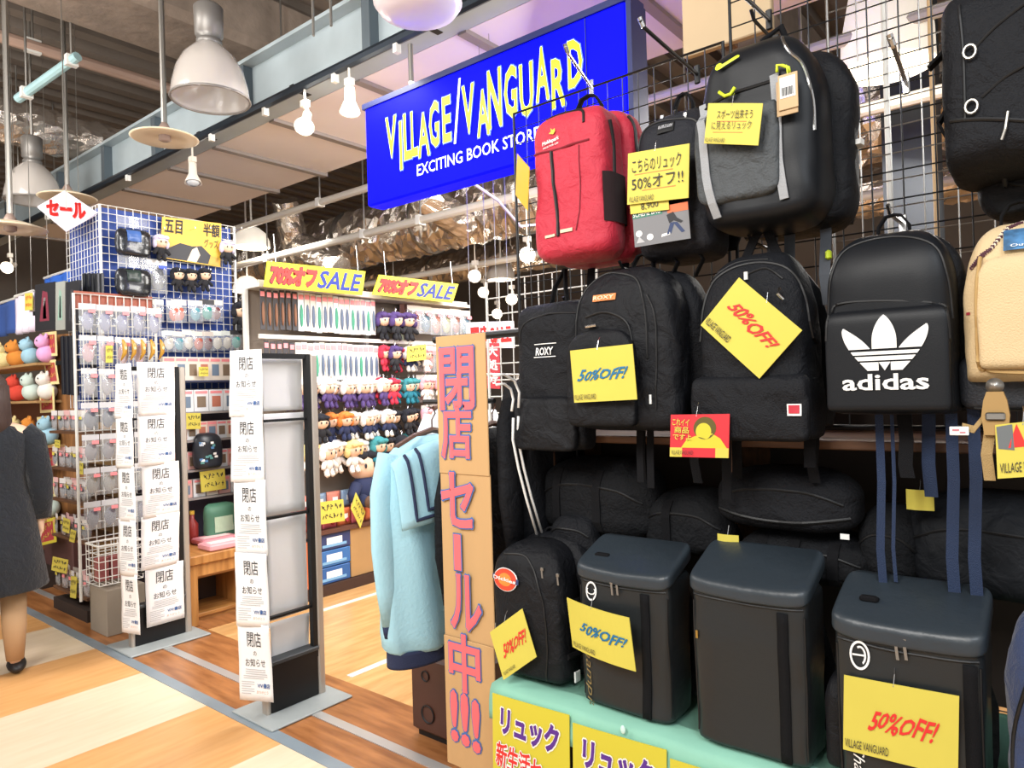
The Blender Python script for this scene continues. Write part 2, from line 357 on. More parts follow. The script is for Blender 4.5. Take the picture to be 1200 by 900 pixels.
# ------------------------------------------------------------------ lamps
GLASS = mat('lamp_glass', '#cfc8c2', .16, alpha=.62, spec=.9, coat=.5); GREYC = mat('lamp_cast', '#86827e', .45, .5)
def highbay(px, pyb, dep, dia, label, lit=False):
    p = at_d(px, pyb, dep); t = thing('high_bay_lamp', label, 'lamp', tuple(p), 0, None); r = dia / 2
    pr = [(r, 0), (r * 1.0, .02), (r * .97, r * .35), (r * .86, r * .8), (r * .68, r * 1.15), (r * .42, r * 1.42), (r * .3, r * 1.52)]
    MB().lathe(pr + [(a - .006, b) for a, b in reversed(pr)], n=36).build('dome_shade', GLASS, t, True)
    MB().tube([(r * math.cos(a * math.pi / 18), r * math.sin(a * math.pi / 18), .005) for a in range(37)], .008, 6).build('rim', GREYC, t, True)
    MB().lathe([(r * .2, r * 1.4), (r * .33, r * 1.5), (r * .33, r * 1.62), (r * .22, r * 1.66), (r * .36, r * 1.75), (r * .38, r * 2.5), (r * .3, r * 2.58)], n=24, cap0=True, cap1=True).build('ballast_housing', GREYC, t, True)
    MB().lathe([(.03, r * .75), (.05, r * .95), (.04, r * 1.3), (.03, r * 1.45)], n=14, cap0=True, cap1=True).build('bulb', mat('bulb_off', '#f0ebe2', .3), t, True)
    MB().tube([(0, 0, r * 2.55), (0, 0, 4.9 - p.z)], .012, 6).build('hanging_rod', STEEL, t)
    return t
highbay(247, 118, 4.3, .45, 'big frosted dome pendant lamp nearest under the grey girder')
highbay(39, 236, 6.2, .44, 'smaller frosted dome pendant lamp behind the red and white hanging card')
CREAM = mat('cream_enamel', '#e0cfb2', .35)
def saucer(px, py, dep, dia, label):
    p = at_d(px, py, dep); t = thing('saucer_lamp', label, 'lamp', tuple(p)); r = dia / 2
    pr = [(.03, .045), (r * .5, .035), (r * .95, 0), (r, -.006), (r * .93, -.012), (r * .5, -.002), (.035, .01)]
    MB().lathe(pr, n=36).build('saucer_shade', CREAM, t, True)
    MB().lathe([(.02, -.03), (.04, -.02), (.04, .06), (.02, .1)], n=14, cap0=True, cap1=True).build('lamp_socket', mat('socket', '#8e7a70', .5), t, True)
    MB().tube([(0, 0, .08), (0, 0, 4.9 - p.z)], .02, 8).build('hanging_rod', STEEL, t)
    return t
saucer(193, 161, 4.9, .44, 'flat cream saucer lamp below the big dome lamp')
saucer(79, 231, 5.9, .44, 'cream saucer lamp half hidden by the red and white hanging card')
saucer(12, 267, 5.0, .46, 'cream saucer lamp at the edge of view under the smaller dome')
LITW = mat('lit_opal', '#f2e8d8', .4, em=.6)
def dome(px, pyb, dep, dia, label, lit=True, h=.85, top=.35, wtt=12):
    p = at_d(px, pyb, dep); t = thing('dome_lamp', label, 'lamp', tuple(p)); r = dia / 2
    pr = [(r, 0), (r * .98, r * h * .4), (r * .8, r * h * .9), (r * top * 1.3, r * h * 1.25), (r * top, r * h * 1.3)]
    MB().lathe(pr + [(a - .008, b) for a, b in reversed(pr)], n=32).build('lamp_shade', LITW if lit else mat('grey_shade', '#a39a90', .4), t, True)
    MB().lathe([(.02, r * .1), (.05, r * .3), (.045, r * .6), (.03, r * h * 1.3)], n=14, cap0=True, cap1=True).build('bulb', mat('bulb_on', '#fff4dc', .3, em=6), t, True)
    MB().tube([(0, 0, r * h * 1.3), (0, 0, 4.9 - p.z)], .012, 6).build('hanging_rod', WHTM, t)
    l = bpy.data.lights.new('bulb_light', 'POINT'); l.energy = wtt; l.shadow_soft_size = .06; l.color = (1, .93, .82)
    lo = bpy.data.objects.new('bulb_light', l); col.objects.link(lo); lo.location = (p.x, p.y, p.z - .03)
    return t
dome(295, 290, 8.6, .43, 'glowing white dome lamp beside the top of the blue grid panel')
dome(290, 342, 9.4, .37, 'lower glowing white dome lamp far behind the grid panel')
dome(1040, 80, 3.9, .47, 'glowing white cone lamp seen through the black wire grid', h=1.9, top=.5, wtt=10)
dome(587, 328, 9.0, .36, 'grey dome pendant in the back of the shop near bare bulbs', lit=False, h=1.1)
pp = at_d(490, 12, 3.2); t = thing('dome_lamp', 'white bowl lamp cut off by the top edge above the blue sign', 'lamp', tuple(pp))
MB().lathe([(.02, -.035), (.12, -.03), (.175, -.005), (.2, .03), (.19, .08), (.1, .17), (.04, .2)], n=36, cap0=True, cap1=True).build('bowl_shade', mat('opal_off', '#d9cfd2', .3), t, True)
MB().tube([(0, 0, .18), (0, 0, 4.9 - pp.z)], .014, 6).build('hanging_rod', STEEL, t)

BULB = mat('spot_glow', '#fff3d6', .3, em=6); SPW = mat('spot_white', '#e0d8cc', .4)
def spot(px, py, Y, aim, label, lit=True, size=1.0, up=4.88, w=2.0):
    p = on_y(px, py, Y); t = thing('spotlight', label, 'spotlight', tuple(p)); a = Vector(aim).normalized(); s = size
    m = a.to_track_quat('Z', 'Y').to_matrix()
    def L(o): o.data.transform(m.to_4x4()); return o
    L(MB().lathe([(.022 * s, -.1 * s), (.028 * s, -.09 * s), (.03 * s, 0), (.055 * s, .06 * s), (.062 * s, .075 * s), (.05 * s, .07 * s), (.025 * s, .02 * s)], n=20, cap0=True).build('spot_housing', SPW, t, True))
    L(MB().lathe([(.0, .03 * s), (.035 * s, .05 * s), (.05 * s, .068 * s), (.03 * s, .088 * s), (.0, .095 * s)], n=18).build('bulb', BULB if lit else mat('bulb_grey', '#b9bcc0', .2), t, True))
    MB().tube([(0, 0, 0), (.01, .01, .06 * s), (0, .0, .1 * s)], .012 * s, 6).build('swivel_arm', SPW, t)
    MB().box((0, 0, .11 * s), (.05 * s, .04 * s, .04 * s)).build('rail_adaptor', SPW, t)
    MB().tube([(0, 0, .11 * s), (0, 0, (3.42 if Y == 2.66 else 4.88) - p.z)], .007, 6).build('drop_stem', SPW, t)
    if lit:
        l = bpy.data.lights.new('spot_bulb', 'POINT'); l.energy = w; l.shadow_soft_size = .04; l.color = (1, .9, .75)
        lo = bpy.data.objects.new('spot_bulb', l); col.objects.link(lo); lo.location = tuple(p + a * .14 * s)
    return t
spot(358, 142, 2.66, (.5, -.5, -.75), 'lit white spotlight with glowing bulb on the black rail, middle one')
spot(410, 118, 2.66, (.1, -.1, -1), 'lit reflector spotlight on the rail nearest the blue sign')
spot(226, 204, 2.66, (.2, -.1, -1), 'unlit small spotlight on the rail over the blue grid panel', lit=False)
spot(12, 312, 2.4, (.6, -.5, -.3), 'lit white spotlight low at the far end of the store front')
for i, (px, py, dp) in enumerate(((618, 297, 7.0), (600, 349, 9.5), (567, 341, 10.0), (583, 366, 10.5), (557, 322, 8.5))):
    q = at_d(px, py, dp)
    spot(px, py, q.y, (.5, -.7, -.3), ('glaring bare spotlight just below the wide foil duct', 'bright spotlight deep in the shop above the red notice', 'cool white spotlight deep in the shop beside the sale banner', 'lowest tiny spotlight deep in the shop', 'white twin-bulb spotlight above the end of the second sale banner')[i], w=2.5, size=1.3)

# hanging red-white card
q = [at_d(*k) for k in ((44, 243, 5.0), (76, 224, 5.2), (115, 250, 4.9), (77, 271, 4.75))]
c = sum(q, Vector()) / 4; t = thing('hanging_card', 'white diamond-shaped hanging card with red lettering under the saucer lamp', 'sign', tuple(c))
ex = (q[2] - q[0]) ; ez = (q[1] - q[3]); nrm = ex.cross(ez).normalized() * .006
MB().add([p - c - nrm for p in q] + [p - c + nrm for p in q], [(0, 1, 2, 3), (7, 6, 5, 4), (0, 4, 5, 1), (1, 5, 6, 2), (2, 6, 7, 3), (3, 7, 4, 0)]).build('card_sheet', mat('lilac_white', '#e3dce8', .6), t)
mm = MB().glyph('セール', 0, 1, 0, 1, bold=.08); sgn = 1 if nrm.dot(c - CO) < 0 else -1
mm.move(lambda p: ex * (p.x - .5) * .66 + ez * (p.z - .5) * .42 + (-(ex) * .0) + nrm * sgn * 1.6).build('lettering', REDINK, t)
MB().tube([(0, 0, 0), (0, 0, 4.9 - c.z)], .004, 5).build('hanging_cord', STEEL, t)

# thin suspension rods seen against the ceiling
for px, Y in ((192, 3.2), (330, 3.4), (368, 2.5), (389, 2.5), (60, 3.0), (18, 2.4)):
    a = on_y(px, 60, Y)
    tag(MB().tube([(0, 0, 0), (0, 0, -1.3)], .008, 6).build('suspension_rod', STEEL), 'thin grey suspension rod hanging from the dark ceiling', 'rod', 'suspension rods').location = (a.x, a.y, 4.88)

# ------------------------------------------------------------------ illuminated store sign
SY = 2.62
tl, bl_, br = on_y(427, 128, SY), on_y(436, 241, SY), on_y(742, 155, SY)
sx0, sx1, sz0, sz1 = tl.x, on_y(735, 60, SY).x, bl_.z, tl.z
t = thing('store_sign', 'large glowing blue store sign with yellow-green lettering', 'sign', (sx0, SY, sz0))
w, h = sx1 - sx0, sz1 - sz0
MB().box((w / 2, .06, h / 2), (w, .12, h), bev=.01).build('light_box', SIGNBLUE, t)
eb = MB().box((w / 2, .062, h + .012), (w + .03, .135, .03)).box((w + .012, .062, h / 2), (.024, .13, h))
eb.build('sign_casing', SIGNEDGE, t)
MB().box((w - .2, -.003, h / 2), (.004, .006, h - .02)).build('panel_seam', SIGNEDGE, t)
for px in (481, 742):
    a = on_y(px, 60, SY + .07); MB().tube([(a.x - sx0, .07, h), (a.x - sx0, .07, 3.40 - sz0)], .014, 8).build('support_rod', STEEL, t)
def z2(x, y): return 420 + x * .3, y * .3
LT = [('V', 108, 155, 455, 620), ('I', 160, 178, 472, 668), ('L', 176, 215, 440, 628), ('L', 205, 238, 432, 615), ('A', 232, 284, 440, 615), ('G', 276, 322, 395, 580), ('E', 327, 368, 375, 560),
      ('V', 405, 460, 330, 525), ('A', 462, 518, 350, 535), ('N', 504, 566, 268, 505), ('G', 568, 626, 256, 465), ('U', 628, 690, 245, 462), ('A', 690, 750, 183, 400), ('R', 752, 814, 225, 425), ('D', 815, 882, 152, 345)]
lm = MB(); lo_ = MB()
for ch, a, b, tp, bt in LT:
    A = on_y(*z2(a, (tp + bt) / 2), SY); B = on_y(*z2(b, (tp + bt) / 2), SY); T = on_y(*z2((a + b) / 2, tp), SY); Bo = on_y(*z2((a + b) / 2, bt), SY)
    lm.glyph(ch, A.x - sx0 + .008, B.x - sx0 - .004, Bo.z - sz0, T.z - sz0, -.009, bold=.035, shear=0)
    lo_.glyph(ch, A.x - sx0 + .003, B.x - sx0 + .001, Bo.z - sz0 - .006, T.z - sz0 + .006, -.006, bold=.05)
lo_.build('letter_halo', mat('sign_halo', '#5a78ff', .4, em=.8), t); lm.build('sign_lettering', SIGNYEL, t)
A = on_y(*z2(378, 565), SY); B = on_y(*z2(400, 308), SY)
MB().add([(A.x - sx0, -.01, A.z - sz0), (A.x - sx0 + .015, -.01, A.z - sz0), (B.x - sx0 + .008, -.01, B.z - sz0), (B.x - sx0 - .006, -.01, B.z - sz0)], [(0, 1, 2, 3)]).build('slash_stroke', SIGNWHT, t)
A = on_y(*z2(234, 690), SY); B = on_y(*z2(234, 648), SY); C = on_y(*z2(672, 560), SY)
MB().glyph('EXCITING BOOK STORE', A.x - sx0, C.x - sx0 + .06, A.z - sz0, B.z - sz0 + .004, -.009, bold=.012).build('tagline_lettering', SIGNWHT, t)
# sign cable
a = on_y(553, 214, SY + .1); b = on_y(640, 262, 3.6)
tag(MB().tube([a - a, (a.lerp(b, .3) - a) + Vector((0, 0, -.02)), (a.lerp(b, .6) - a) + Vector((0, 0, -.1)), b - a, b - a + Vector((.3, .2, .9))], .008, 6).build('power_cable', mat('lilac_cable', '#c8c2ee', .5)), 'pale lilac power cable hanging below the blue sign', 'cable').location = a
# ------------------------------------------------------------------ soft bags
def spl(pts, sub=6):
    P = [Vector((*p, 0)) for p in pts]; Q = []
    for i in range(len(P) - 1):
        a, b, c, d = P[max(i - 1, 0)], P[i], P[i + 1], P[min(i + 2, len(P) - 1)]
        for k in range(sub):
            f = k / sub; v = .5 * (2 * b + (c - a) * f + (2 * a - 5 * b + 4 * c - d) * f * f + (3 * b - a - 3 * c + d) * f ** 3); Q.append((v.x, v.y))
    Q.append(tuple(P[-1][:2])); return Q
class Bag:
    """body of revolution-like soft box: back plane at y=0, front toward -y, z from 0 to h"""
    def __init__(s, w, h, d, n=4, ta=.35, tp=2.2, tmin=.04, ba=.1, bp=2.3, bmin=.72, dta=.3, dtmin=.35, dba=.08, dbmin=.6, taper=0, wr=.012, fr=9, seed=1, y0=0, z0=0, x0=0, sag=0):
        s.__dict__.update(locals())
    @staticmethod
    def rnd_(u, a, p, mn):
        if u >= a: return 1.0
        q = 1 - u / a; return mn + (1 - mn) * max(0, 1 - q ** p) ** (1 / p)
    def W(s, t): return s.w / 2 * s.rnd_(1 - t, s.ta, s.tp, s.tmin) * s.rnd_(t, s.ba, s.bp, s.bmin) * (1 - s.taper * t)
    def D(s, t): return s.d * s.rnd_(1 - t, s.dta, 2.2, s.dtmin) * s.rnd_(t, s.dba, 2.2, s.dbmin) * (1 + s.sag * (1 - t))
    def nz(s, x, z, k=0): 
        return s.wr * (noise.noise(Vector((x * s.fr, z * s.fr * .8, s.seed + k))) + .5 * noise.noise(Vector((x * s.fr * 2.3 + z * 6, z * s.fr * 2.1, s.seed * 3 + k))))
    def front(s, x, z):
        t = min(1, max(0, (z - s.z0) / s.h)); W, D = s.W(t), s.D(t); k = max(0, 1 - min(1, abs((x - s.x0) / max(W, 1e-4))) ** s.n) ** (1 / s.n)
        return s.y0 - D / 2 - D / 2 * k - s.nz(x, z)
    def side(s, y, z):
        t = min(1, max(0, (z - s.z0) / s.h)); W, D = s.W(t), s.D(t); k = max(0, 1 - min(1, abs((y - s.y0 + D / 2) / (D / 2))) ** s.n) ** (1 / s.n)
        return s.x0 + W * k
    def mesh(s, rows=34, m=56):
        rings = []
        for i in range(rows + 1):
            t = .5 - .5 * math.cos(math.pi * i / rows); t = .6 * t + .4 * i / rows; W, D = s.W(t), s.D(t); z = s.z0 + t * s.h; ring = []
            for k in range(m):
                th = 2 * math.pi * k / m; c, sn = math.cos(th), math.sin(th)
                x = s.x0 + W * math.copysign(abs(c) ** (2 / s.n), c); y = s.y0 - D / 2 + D / 2 * math.copysign(abs(sn) ** (2 / s.n), sn)
                if sn < 0: y -= s.nz(x, z) * min(1, abs(sn) * 1.6)
                if abs(c) > .6: x += s.nz(y + 7, z, 5) * (abs(c) - .6) * 2 * (1 if c > 0 else -1)
                ring.append(Vector((x, y, z)))
            rings.append(ring)
        return MB().loft(rings)
    def line(s, pts, r=.003, sub=6, off=.001):
        Q = spl(pts, sub); return MB().tube([(x, s.front(x, z) - off, z) for x, z in Q], r, 6)
    def sline(s, pts, r=.003, sub=6, sg=1):
        Q = spl(pts, sub); return MB().tube([(s.x0 + sg * (s.side(y, z) - s.x0 + .001), y, z) for y, z in Q], r, 6)
    def patch(s, x0, x1, z0, z1, th=.003, nu=8, nv=8, off=.003, skew=0):
        return MB().grid(nu, nv, lambda u, v: (lambda x, z: (x, s.front(x, z) - off, z))(x0 + (x1 - x0) * u + skew * v, z0 + (z1 - z0) * v), th)
    def spatch(s, y0, y1, z0, z1, off=.004, nu=6, nv=8, th=.004):
        m = MB().grid(nu, nv, lambda u, v: (lambda y, z: (s.side(y, z) + off, y, z))(y0 + (y1 - y0) * u, z0 + (z1 - z0) * v)); return m
    def conform(s, mb, off=.004): return mb.move(lambda p: (p.x, p.y + s.front(p.x, p.z) - off, p.z))
    def text(s, body, x0, x1, z0, z1, bold=.02, rot=0, off=.005, shear=0):
        m = MB().glyph(body, -.5, .5, -.5, .5, 0, bold, shear); w, h = x1 - x0, z1 - z0; cx, cz = (x0 + x1) / 2, (z0 + z1) / 2; c_, s_ = math.cos(rot), math.sin(rot)
        m.move(lambda p: (cx + p.x * w * c_ - p.z * h * s_, p.y, cz + p.x * w * s_ + p.z * h * c_)); return s.conform(m, off)
def ell_pts(cx, cz, rx, rz, a0=0, a1=360, n=24): return [(cx + rx * math.cos(R(a0 + (a1 - a0) * i / n)), cz + rz * math.sin(R(a0 + (a1 - a0) * i / n))) for i in range(n + 1)]
def arch(w, z0, zs, h, n=10): return [(-w, z0), (-w, zs)] + [(-w * math.cos(math.pi * i / n), zs + h * math.sin(math.pi * i / n)) for i in range(1, n)] + [(w, zs), (w, z0)]
def band(outer, inner): 
    m = MB(); n = len(outer); return m.add([(x, 0, z) for x, z in outer] + [(x, 0, z) for x, z in inner], [(i, i + 1, n + i + 1, n + i) for i in range(n - 1)])
def poly(pts): return MB().add([(x, 0, z) for x, z in pts], [tuple(range(len(pts)))])
class Fit:
    def __init__(s, l, r, t, b, Y, d):
        zm = (t + b) / 2; s.Y = Y; xl, xr = on_y(l, zm, Y).x, on_y(r, zm, Y).x; s.xc = (xl + xr) / 2; s.w = xr - xl
        s.zb = on_y((l + r) / 2, b, Y).z; s.h = on_y((l + r) / 2, t, Y).z - s.zb; s.loc = (s.xc, Y + d, s.zb); s.d = d
    def __call__(s, px, py): p = on_y(px, py, s.Y); return (p.x - s.xc, p.z - s.zb)
def handle(t, h, y, w=.035, up=.05, m=None, rw=.02):
    pts = [(-w, y, h - .02), (-w * .95, y, h + up * .45), (-w * .5, y, h + up * .92), (0, y, h + up), (w * .5, y, h + up * .92), (w * .95, y, h + up * .45), (w, y, h - .02)]
    MB().ribbon(pts, (0, 1, 0), rw, .005).build('carry_loop', m or WEB, t, True)
def tails(t, w, ln=.15, m=None, z=.06, xs=(-.35, .35), y=-.015, wd=.028):
    for i, k in enumerate(xs):
        MB().ribbon([(k * w, y, z), (k * w * 1.02, y - .012, -.02), (k * w * .98, y - .02, -ln * .6), (k * w * 1.03, y - .012, -ln)], (1, 0, 0), wd, .004).build('strap_tail', m or WEB, t)
def shoulder(t, w, h, m, y=.0):
    for sg in (-1, 1):
        MB().ribbon([(sg * .05, y - .02, h - .03), (sg * w * .3, y + .025, h * .8), (sg * w * .42, y + .045, h * .45), (sg * w * .42, y + .03, h * .2), (sg * w * .4, y - .01, .03)], (1, .15 * sg, 0), .055, .016).build('shoulder_strap', m, t, True)
def pull(t, b, x, z, ln=.03, m=None): 
    y = b.front(x, z); MB().box((x, y - .005, z), (.012, .008, .012), bev=.002).ribbon([(x, y - .007, z - .004), (x + .004, y - .009, z - ln)], (1, 0, 0), .006, .003).build('zipper_pull', m or CHROME, t)

PEGY = 2.10                                     # plane of the black wire grid behind the bags
# --- red backpack
F = Fit(619, 709, 122, 302, 1.80, .25); t = thing('backpack', 'bright red backpack with dark centre zip hanging in front of the blue sign', 'backpack', F.loc)
b = Bag(F.w, F.h, .15, n=4.2, ta=.16, tp=2, tmin=.45, ba=.14, bmin=.62, dta=.12, dtmin=.45, taper=.06, wr=.010, seed=3, y0=-.10); b.mesh().build('front_panel', RED, t, True)
b2 = Bag(F.w * 1.1, F.h * 1.05, .12, n=3.6, ta=.22, tp=2, tmin=.3, ba=.14, bmin=.6, dta=.2, dtmin=.4, wr=.012, seed=8); b2.mesh().build('back_compartment', RED, t, True)
fl = [F(622, 181), F(640, 178), F(662, 172), F(690, 163)]
b.line(fl, .0035).build('flap_seam', mat('red_dark', '#7d1426', .7), t)
b.line([F(646, 178), F(649, 215), F(655, 277)], .006).build('centre_zip', ZIP, t)
b.line([F(679, 170), F(680, 230), F(676, 270)], .002).build('panel_seam', mat('red_dark', '#7d1426', .7), t)
b.line([F(628, 139), F(650, 130), F(678, 127), F(684, 143)], .0045).build('top_zip', ZIP, t)
zm = F(700, 240)[1]
b.sline([(-.20, F.h * .86), (-.185, F.h * .7), (-.19, F.h * .45)], .006).build('side_zip', ZIP, t)
b2.sline([(-.085, F.h * .95), (-.075, F.h * .7), (-.03, F.h * .5)], .006).build('side_zip', ZIP, t)
b.spatch(-.238, -.105, F.h * .2, F.h * .52, off=.008).build('side_mesh_pocket', MESHP, t, True)
b2.spatch(-.10, -.015, F.h * .2, F.h * .48, off=.006).build('side_mesh_pocket', MESHP, t, True)
x0, z0 = F(639, 281); x1, z1 = F(672, 268); 
b.patch(x0, F(651, 272)[0], z0 + .004, z1 - .005, off=.004).build('reflective_strip', mat('reflective', '#cfc3a4', .5), t); b.patch(F(658, 272)[0], x1, z0 + .01, z1 + .003, off=.004).build('reflective_strip', MATS['reflective'], t)
x0, z0 = F(636, 172); x1, z1 = F(656, 160); b.text('Moldepark', x0, x1, z0, z1, .03, .12, shear=.2).build('lettering', WHITE, t)
b.text('PACK FOR LIFE', x0 + .004, x1 - .004, z0 - .008, z0 - .003, .02, .12).build('small_lettering', WHITE, t)
cx, cz = F(648, 156); b.conform(poly([(cx - .013, cz), (cx - .004, cz + .004), (cx - .006, cz + .016), (cx + .002, cz + .008), (cx + .01, cz + .012), (cx + .012, cz + .002), (cx + .004, cz - .006)]), .006).build('emblem', mat('gold_print', '#e0b62e', .5), t)
handle(t, F.h, -.10, .05, .075, WEB, .022); shoulder(t, F.w, F.h, WEB, .02); tails(t, F.w, .09, xs=(-.2, .25), z=.03)
# --- grey-black backpack
F = Fit(738, 828, 117, 300, 1.86, .20); t = thing('backpack', 'charcoal backpack behind two stacked yellow notes, between the red and the big sports pack', 'backpack', F.loc)
b = Bag(F.w, F.h, .19, n=3.8, ta=.3, tp=2.2, tmin=.2, bmin=.6, wr=.012, seed=12); b.mesh().build('body', mat('charcoal_nylon', '#222329', .65, bump=.35, bscale=300, soft=1, spec=.25), t, True)
b.line([F(742, 172), F(746, 150), F(760, 140), F(790, 136), F(812, 140), F(820, 170)], .004).build('pocket_zip', ZIP, t)
x0, z0 = F(767, 156); x1, z1 = F(786, 139); b.patch(x0, x1, z0, z1, off=.005).build('logo_patch', BLKM, t)
b.text('BURTON', x0 + .004, x1 - .004, z1 - .013, z1 - .005, .02, off=.008).build('lettering', mat('grey_print', '#b8b8bc', .6), t)
b.text('SNOWBOARDS', x0 + .005, x1 - .005, z0 + .012, z0 + .017, .01, off=.008).build('small_lettering', MATS['grey_print'], t)
for px in (764, 797): pull(t, b, *F(px, 130), .025)
handle(t, F.h, -.07, .03, .06); shoulder(t, F.w, F.h, WEB)
for px in (770, 800): 
    x, z = F(px, 285); MB().ribbon([(x, -.12, .03), (x + .03, -.13, -.01), (x - .01, -.1, -.05)], (0, 1, 0), .02, .004).build('strap_tail', WEB, t)
# --- big sports pack
F = Fit(815, 958, 33, 262, 1.78, .30); t = thing('backpack', 'big black sports backpack with a lime tick mark and two pale grey straps', 'backpack', F.loc)
b = Bag(F.w, F.h, .2, n=3.8, ta=.42, tp=2.1, tmin=.2, ba=.2, bmin=.5, dta=.2, dtmin=.35, wr=.01, fr=7, seed=21, y0=-.11); b.mesh().build('body', BLK3, t, True)
b2 = Bag(F.w * 1.02, F.h * 1.0, .15, n=3.2, ta=.3, tp=2, tmin=.2, ba=.2, bmin=.5, wr=.012, seed=23, x0=.035); b2.mesh().build('back_compartment', BLK, t, True)
px0, zz0 = F(823, 245); px1, zz1 = F(910, 125)
pk = Bag(px1 - px0 + .015, zz1 - zz0 + .02, .04, n=5, ta=.12, tp=3, tmin=.8, ba=.15, bmin=.6, dta=.1, dtmin=.6, wr=.006, seed=5, y0=-.285, z0=zz0, x0=(px0 + px1) / 2); pk.mesh(20, 40).build('front_pocket', GREYP, t, True)
for a in ([(822, 122), (829, 160), (833, 210), (842, 256)], [(909, 89), (912, 130), (914, 190), (921, 234)]):
    P = [F(*k) for k in a]; Q = [P[0]] + [((P[i][0] * (1 - f) + P[i + 1][0] * f), (P[i][1] * (1 - f) + P[i + 1][1] * f)) for i in range(3) for f in (.33, .66, 1)]
    MB().ribbon([(x, min(b.front(x, z), pk.front(x, z) if pk.z0 < z < pk.z0 + pk.h and abs(x - pk.x0) < pk.w * .48 else 0) - .006, z) for x, z in Q], (1, 0, .12), .021, .004).build('grey_strap', LGREY, t)
sw = [(0, .3), (.02, .12), (.1, .0), (.24, .02), (.4, .16), (1.0, .74), (1.03, .9), (.96, 1.02), (.88, 1.0), (.36, .46), (.3, .5), (.27, .62), (.18, .7), (.06, .62)]
x0, z0 = F(842, 87); x1, z1 = F(869, 69); LIME = mat('lime', '#d3e62f', .5)
b.conform(poly([(x0 + u * (x1 - x0), z0 + v * 1.25 * (z1 - z0)) for u, v in sw]), .013).build('tick_emblem', LIME, t)
P = [F(848, 112), F(855, 117), F(862, 115), F(867, 107)]; MB().tube([(x, b.front(x, z) - .018, z) for x, z in P], .0045, 6).build('lime_pull', LIME, t, True)
P = [F(914, 88), F(914, 80), F(920, 80), F(927, 82), F(928, 88)]; MB().tube([(x, b.front(x, z) - .016, z) for x, z in P], .004, 6).build('lime_pull', LIME, t, True)
b.line([F(913, 40), F(925, 60), F(940, 75), F(950, 110), F(952, 150)], .004).build('zip', CHROME, t); b.line([F(820, 130), F(860, 112), F(905, 96)], .004).build('pocket_zip', ZIP, t)
b2.sline([(-.03, F.h * .9), (-.02, F.h * .6), (-.03, F.h * .35)], .003).build('pale_piping', LGREY, t)
b2.sline([(-.07, F.h * .45), (-.075, F.h * .42)], .013).build('buckle', WHTM, t)
MB().tube([(-.02, -.12, F.h - .02), (-.03, -.12, F.h + .05), (.02, -.12, F.h + .07), (.05, -.12, F.h - .02)], .009, 8).build('carry_loop', LIME if False else WEB, t, True)
shoulder(t, F.w, F.h, BLK, .03); tails(t, F.w, .2, mat('grey_strap', '#4c4f55', .8), xs=(-.1, .05, .35), y=-.08); 
for k in (-.02, .38): MB().box((k * F.w, -.1, -.07), (.014, .02, .025), bev=.004).build('lime_buckle', LIME, t)
# swing tag of the sports pack
x, z = F(929, 112); tg = thing('swing_tag', 'tan swing tag with white barcode sticker on the big sports pack', 'tag', (F.xc + x, F.Y - .035, F.zb + z))
MB().box((-.004, .004, -.012), (.05, .003, .085), bev=.001).build('backing_card', mat('tag_tan', '#b99b74', .7), tg); MB().box((0, 0, 0), (.046, .003, .085), bev=.001).build('tag_card', mat('tag_kraft', '#c4a67e', .7), tg)
MB().box((0, -.002, .01), (.036, .002, .05)).build('sticker', WHITE, tg); bc = MB()
for i in range(9): bc.box((-.012 + i * .003, -.0035, .0), (.0014 + .0008 * (i % 3 == 0), .001, .02))
bc.build('barcode_print', PRINT, tg); MB().tube([(0, 0, .04), (-.003, .003, .065)], .0015, 5).build('tag_string', LIME, tg)
# --- top corner pack
F = Fit(1098, 1275, -60, 186, 1.74, .26); t = thing('backpack', 'black ridged backpack with rings cut off by the top corner of the view', 'backpack', F.loc)
b = Bag(F.w, F.h, .25, n=5.5, ta=.2, tp=2.2, tmin=.4, ba=.1, bmin=.8, dba=.14, dbmin=.5, wr=.006, seed=31); b.mesh().build('body', BLK2, t, True)
b.line([F(1122, 0), F(1128, 60), F(1130, 140)], .003).build('piping', ZIP, t); b.line([F(1112, 139), F(1150, 138), F(1199, 140), F(1240, 142)], .004).build('base_seam', ZIP, t)
b.line([F(1138, 58), F(1165, 30), F(1200, 2)], .003).build('cord', ZIP, t); b.line([F(1150, 112), F(1175, 90), F(1210, 70)], .003).build('cord', ZIP, t)
for px, py in ((1136, 60), (1138, 124)):
    x, z = F(px, py); y = b.front(x, z) - .006
    MB().tube([(x + .011 * math.cos(a * .524), y - .003, z + .014 * math.sin(a * .524)) for a in range(13)], .003, 6).build('d_ring', STEEL, t)
x, z = F(1181, 130); MB().tube([(x, b.front(x, z) - .005, z), (x - .005, b.front(x, z - .03) - .008, z - .035), (x - .012, b.front(x, z) - .008, z - .055)], .003, 6).build('zipper_pull', STEEL, t)
x, z = F(1100, 128); MB().ribbon([(x + .012, -.2, z + .02), (x - .01, -.19, z - .01), (x + .01, -.16, z - .06)], (0, 1, 0), .03, .006).build('side_strap', WEB, t)
x, z = F(1098, 40); MB().ribbon([(x + .02, -.15, z + .02), (x - .006, -.16, z - .01), (x - .03, -.17, z - .035)], (0, 1, 0), .03, .006).build('side_strap', WEB, t)
handle(t, F.h, -.06)
F = Fit(1142, 1270, 170, 248, 1.93, .14); t = thing('waist_bag', 'black bag hanging under the corner pack above the beige one', 'bag', F.loc)
b = Bag(F.w, F.h, .13, n=3, ta=.3, tmin=.4, ba=.5, bmin=.3, wr=.01, seed=37); b.mesh().build('body', BLK, t, True); b.line([F(1150, 200), F(1190, 215), F(1230, 212)], .004).build('zip', ZIP, t); handle(t, F.h, -.06, .03, .04)
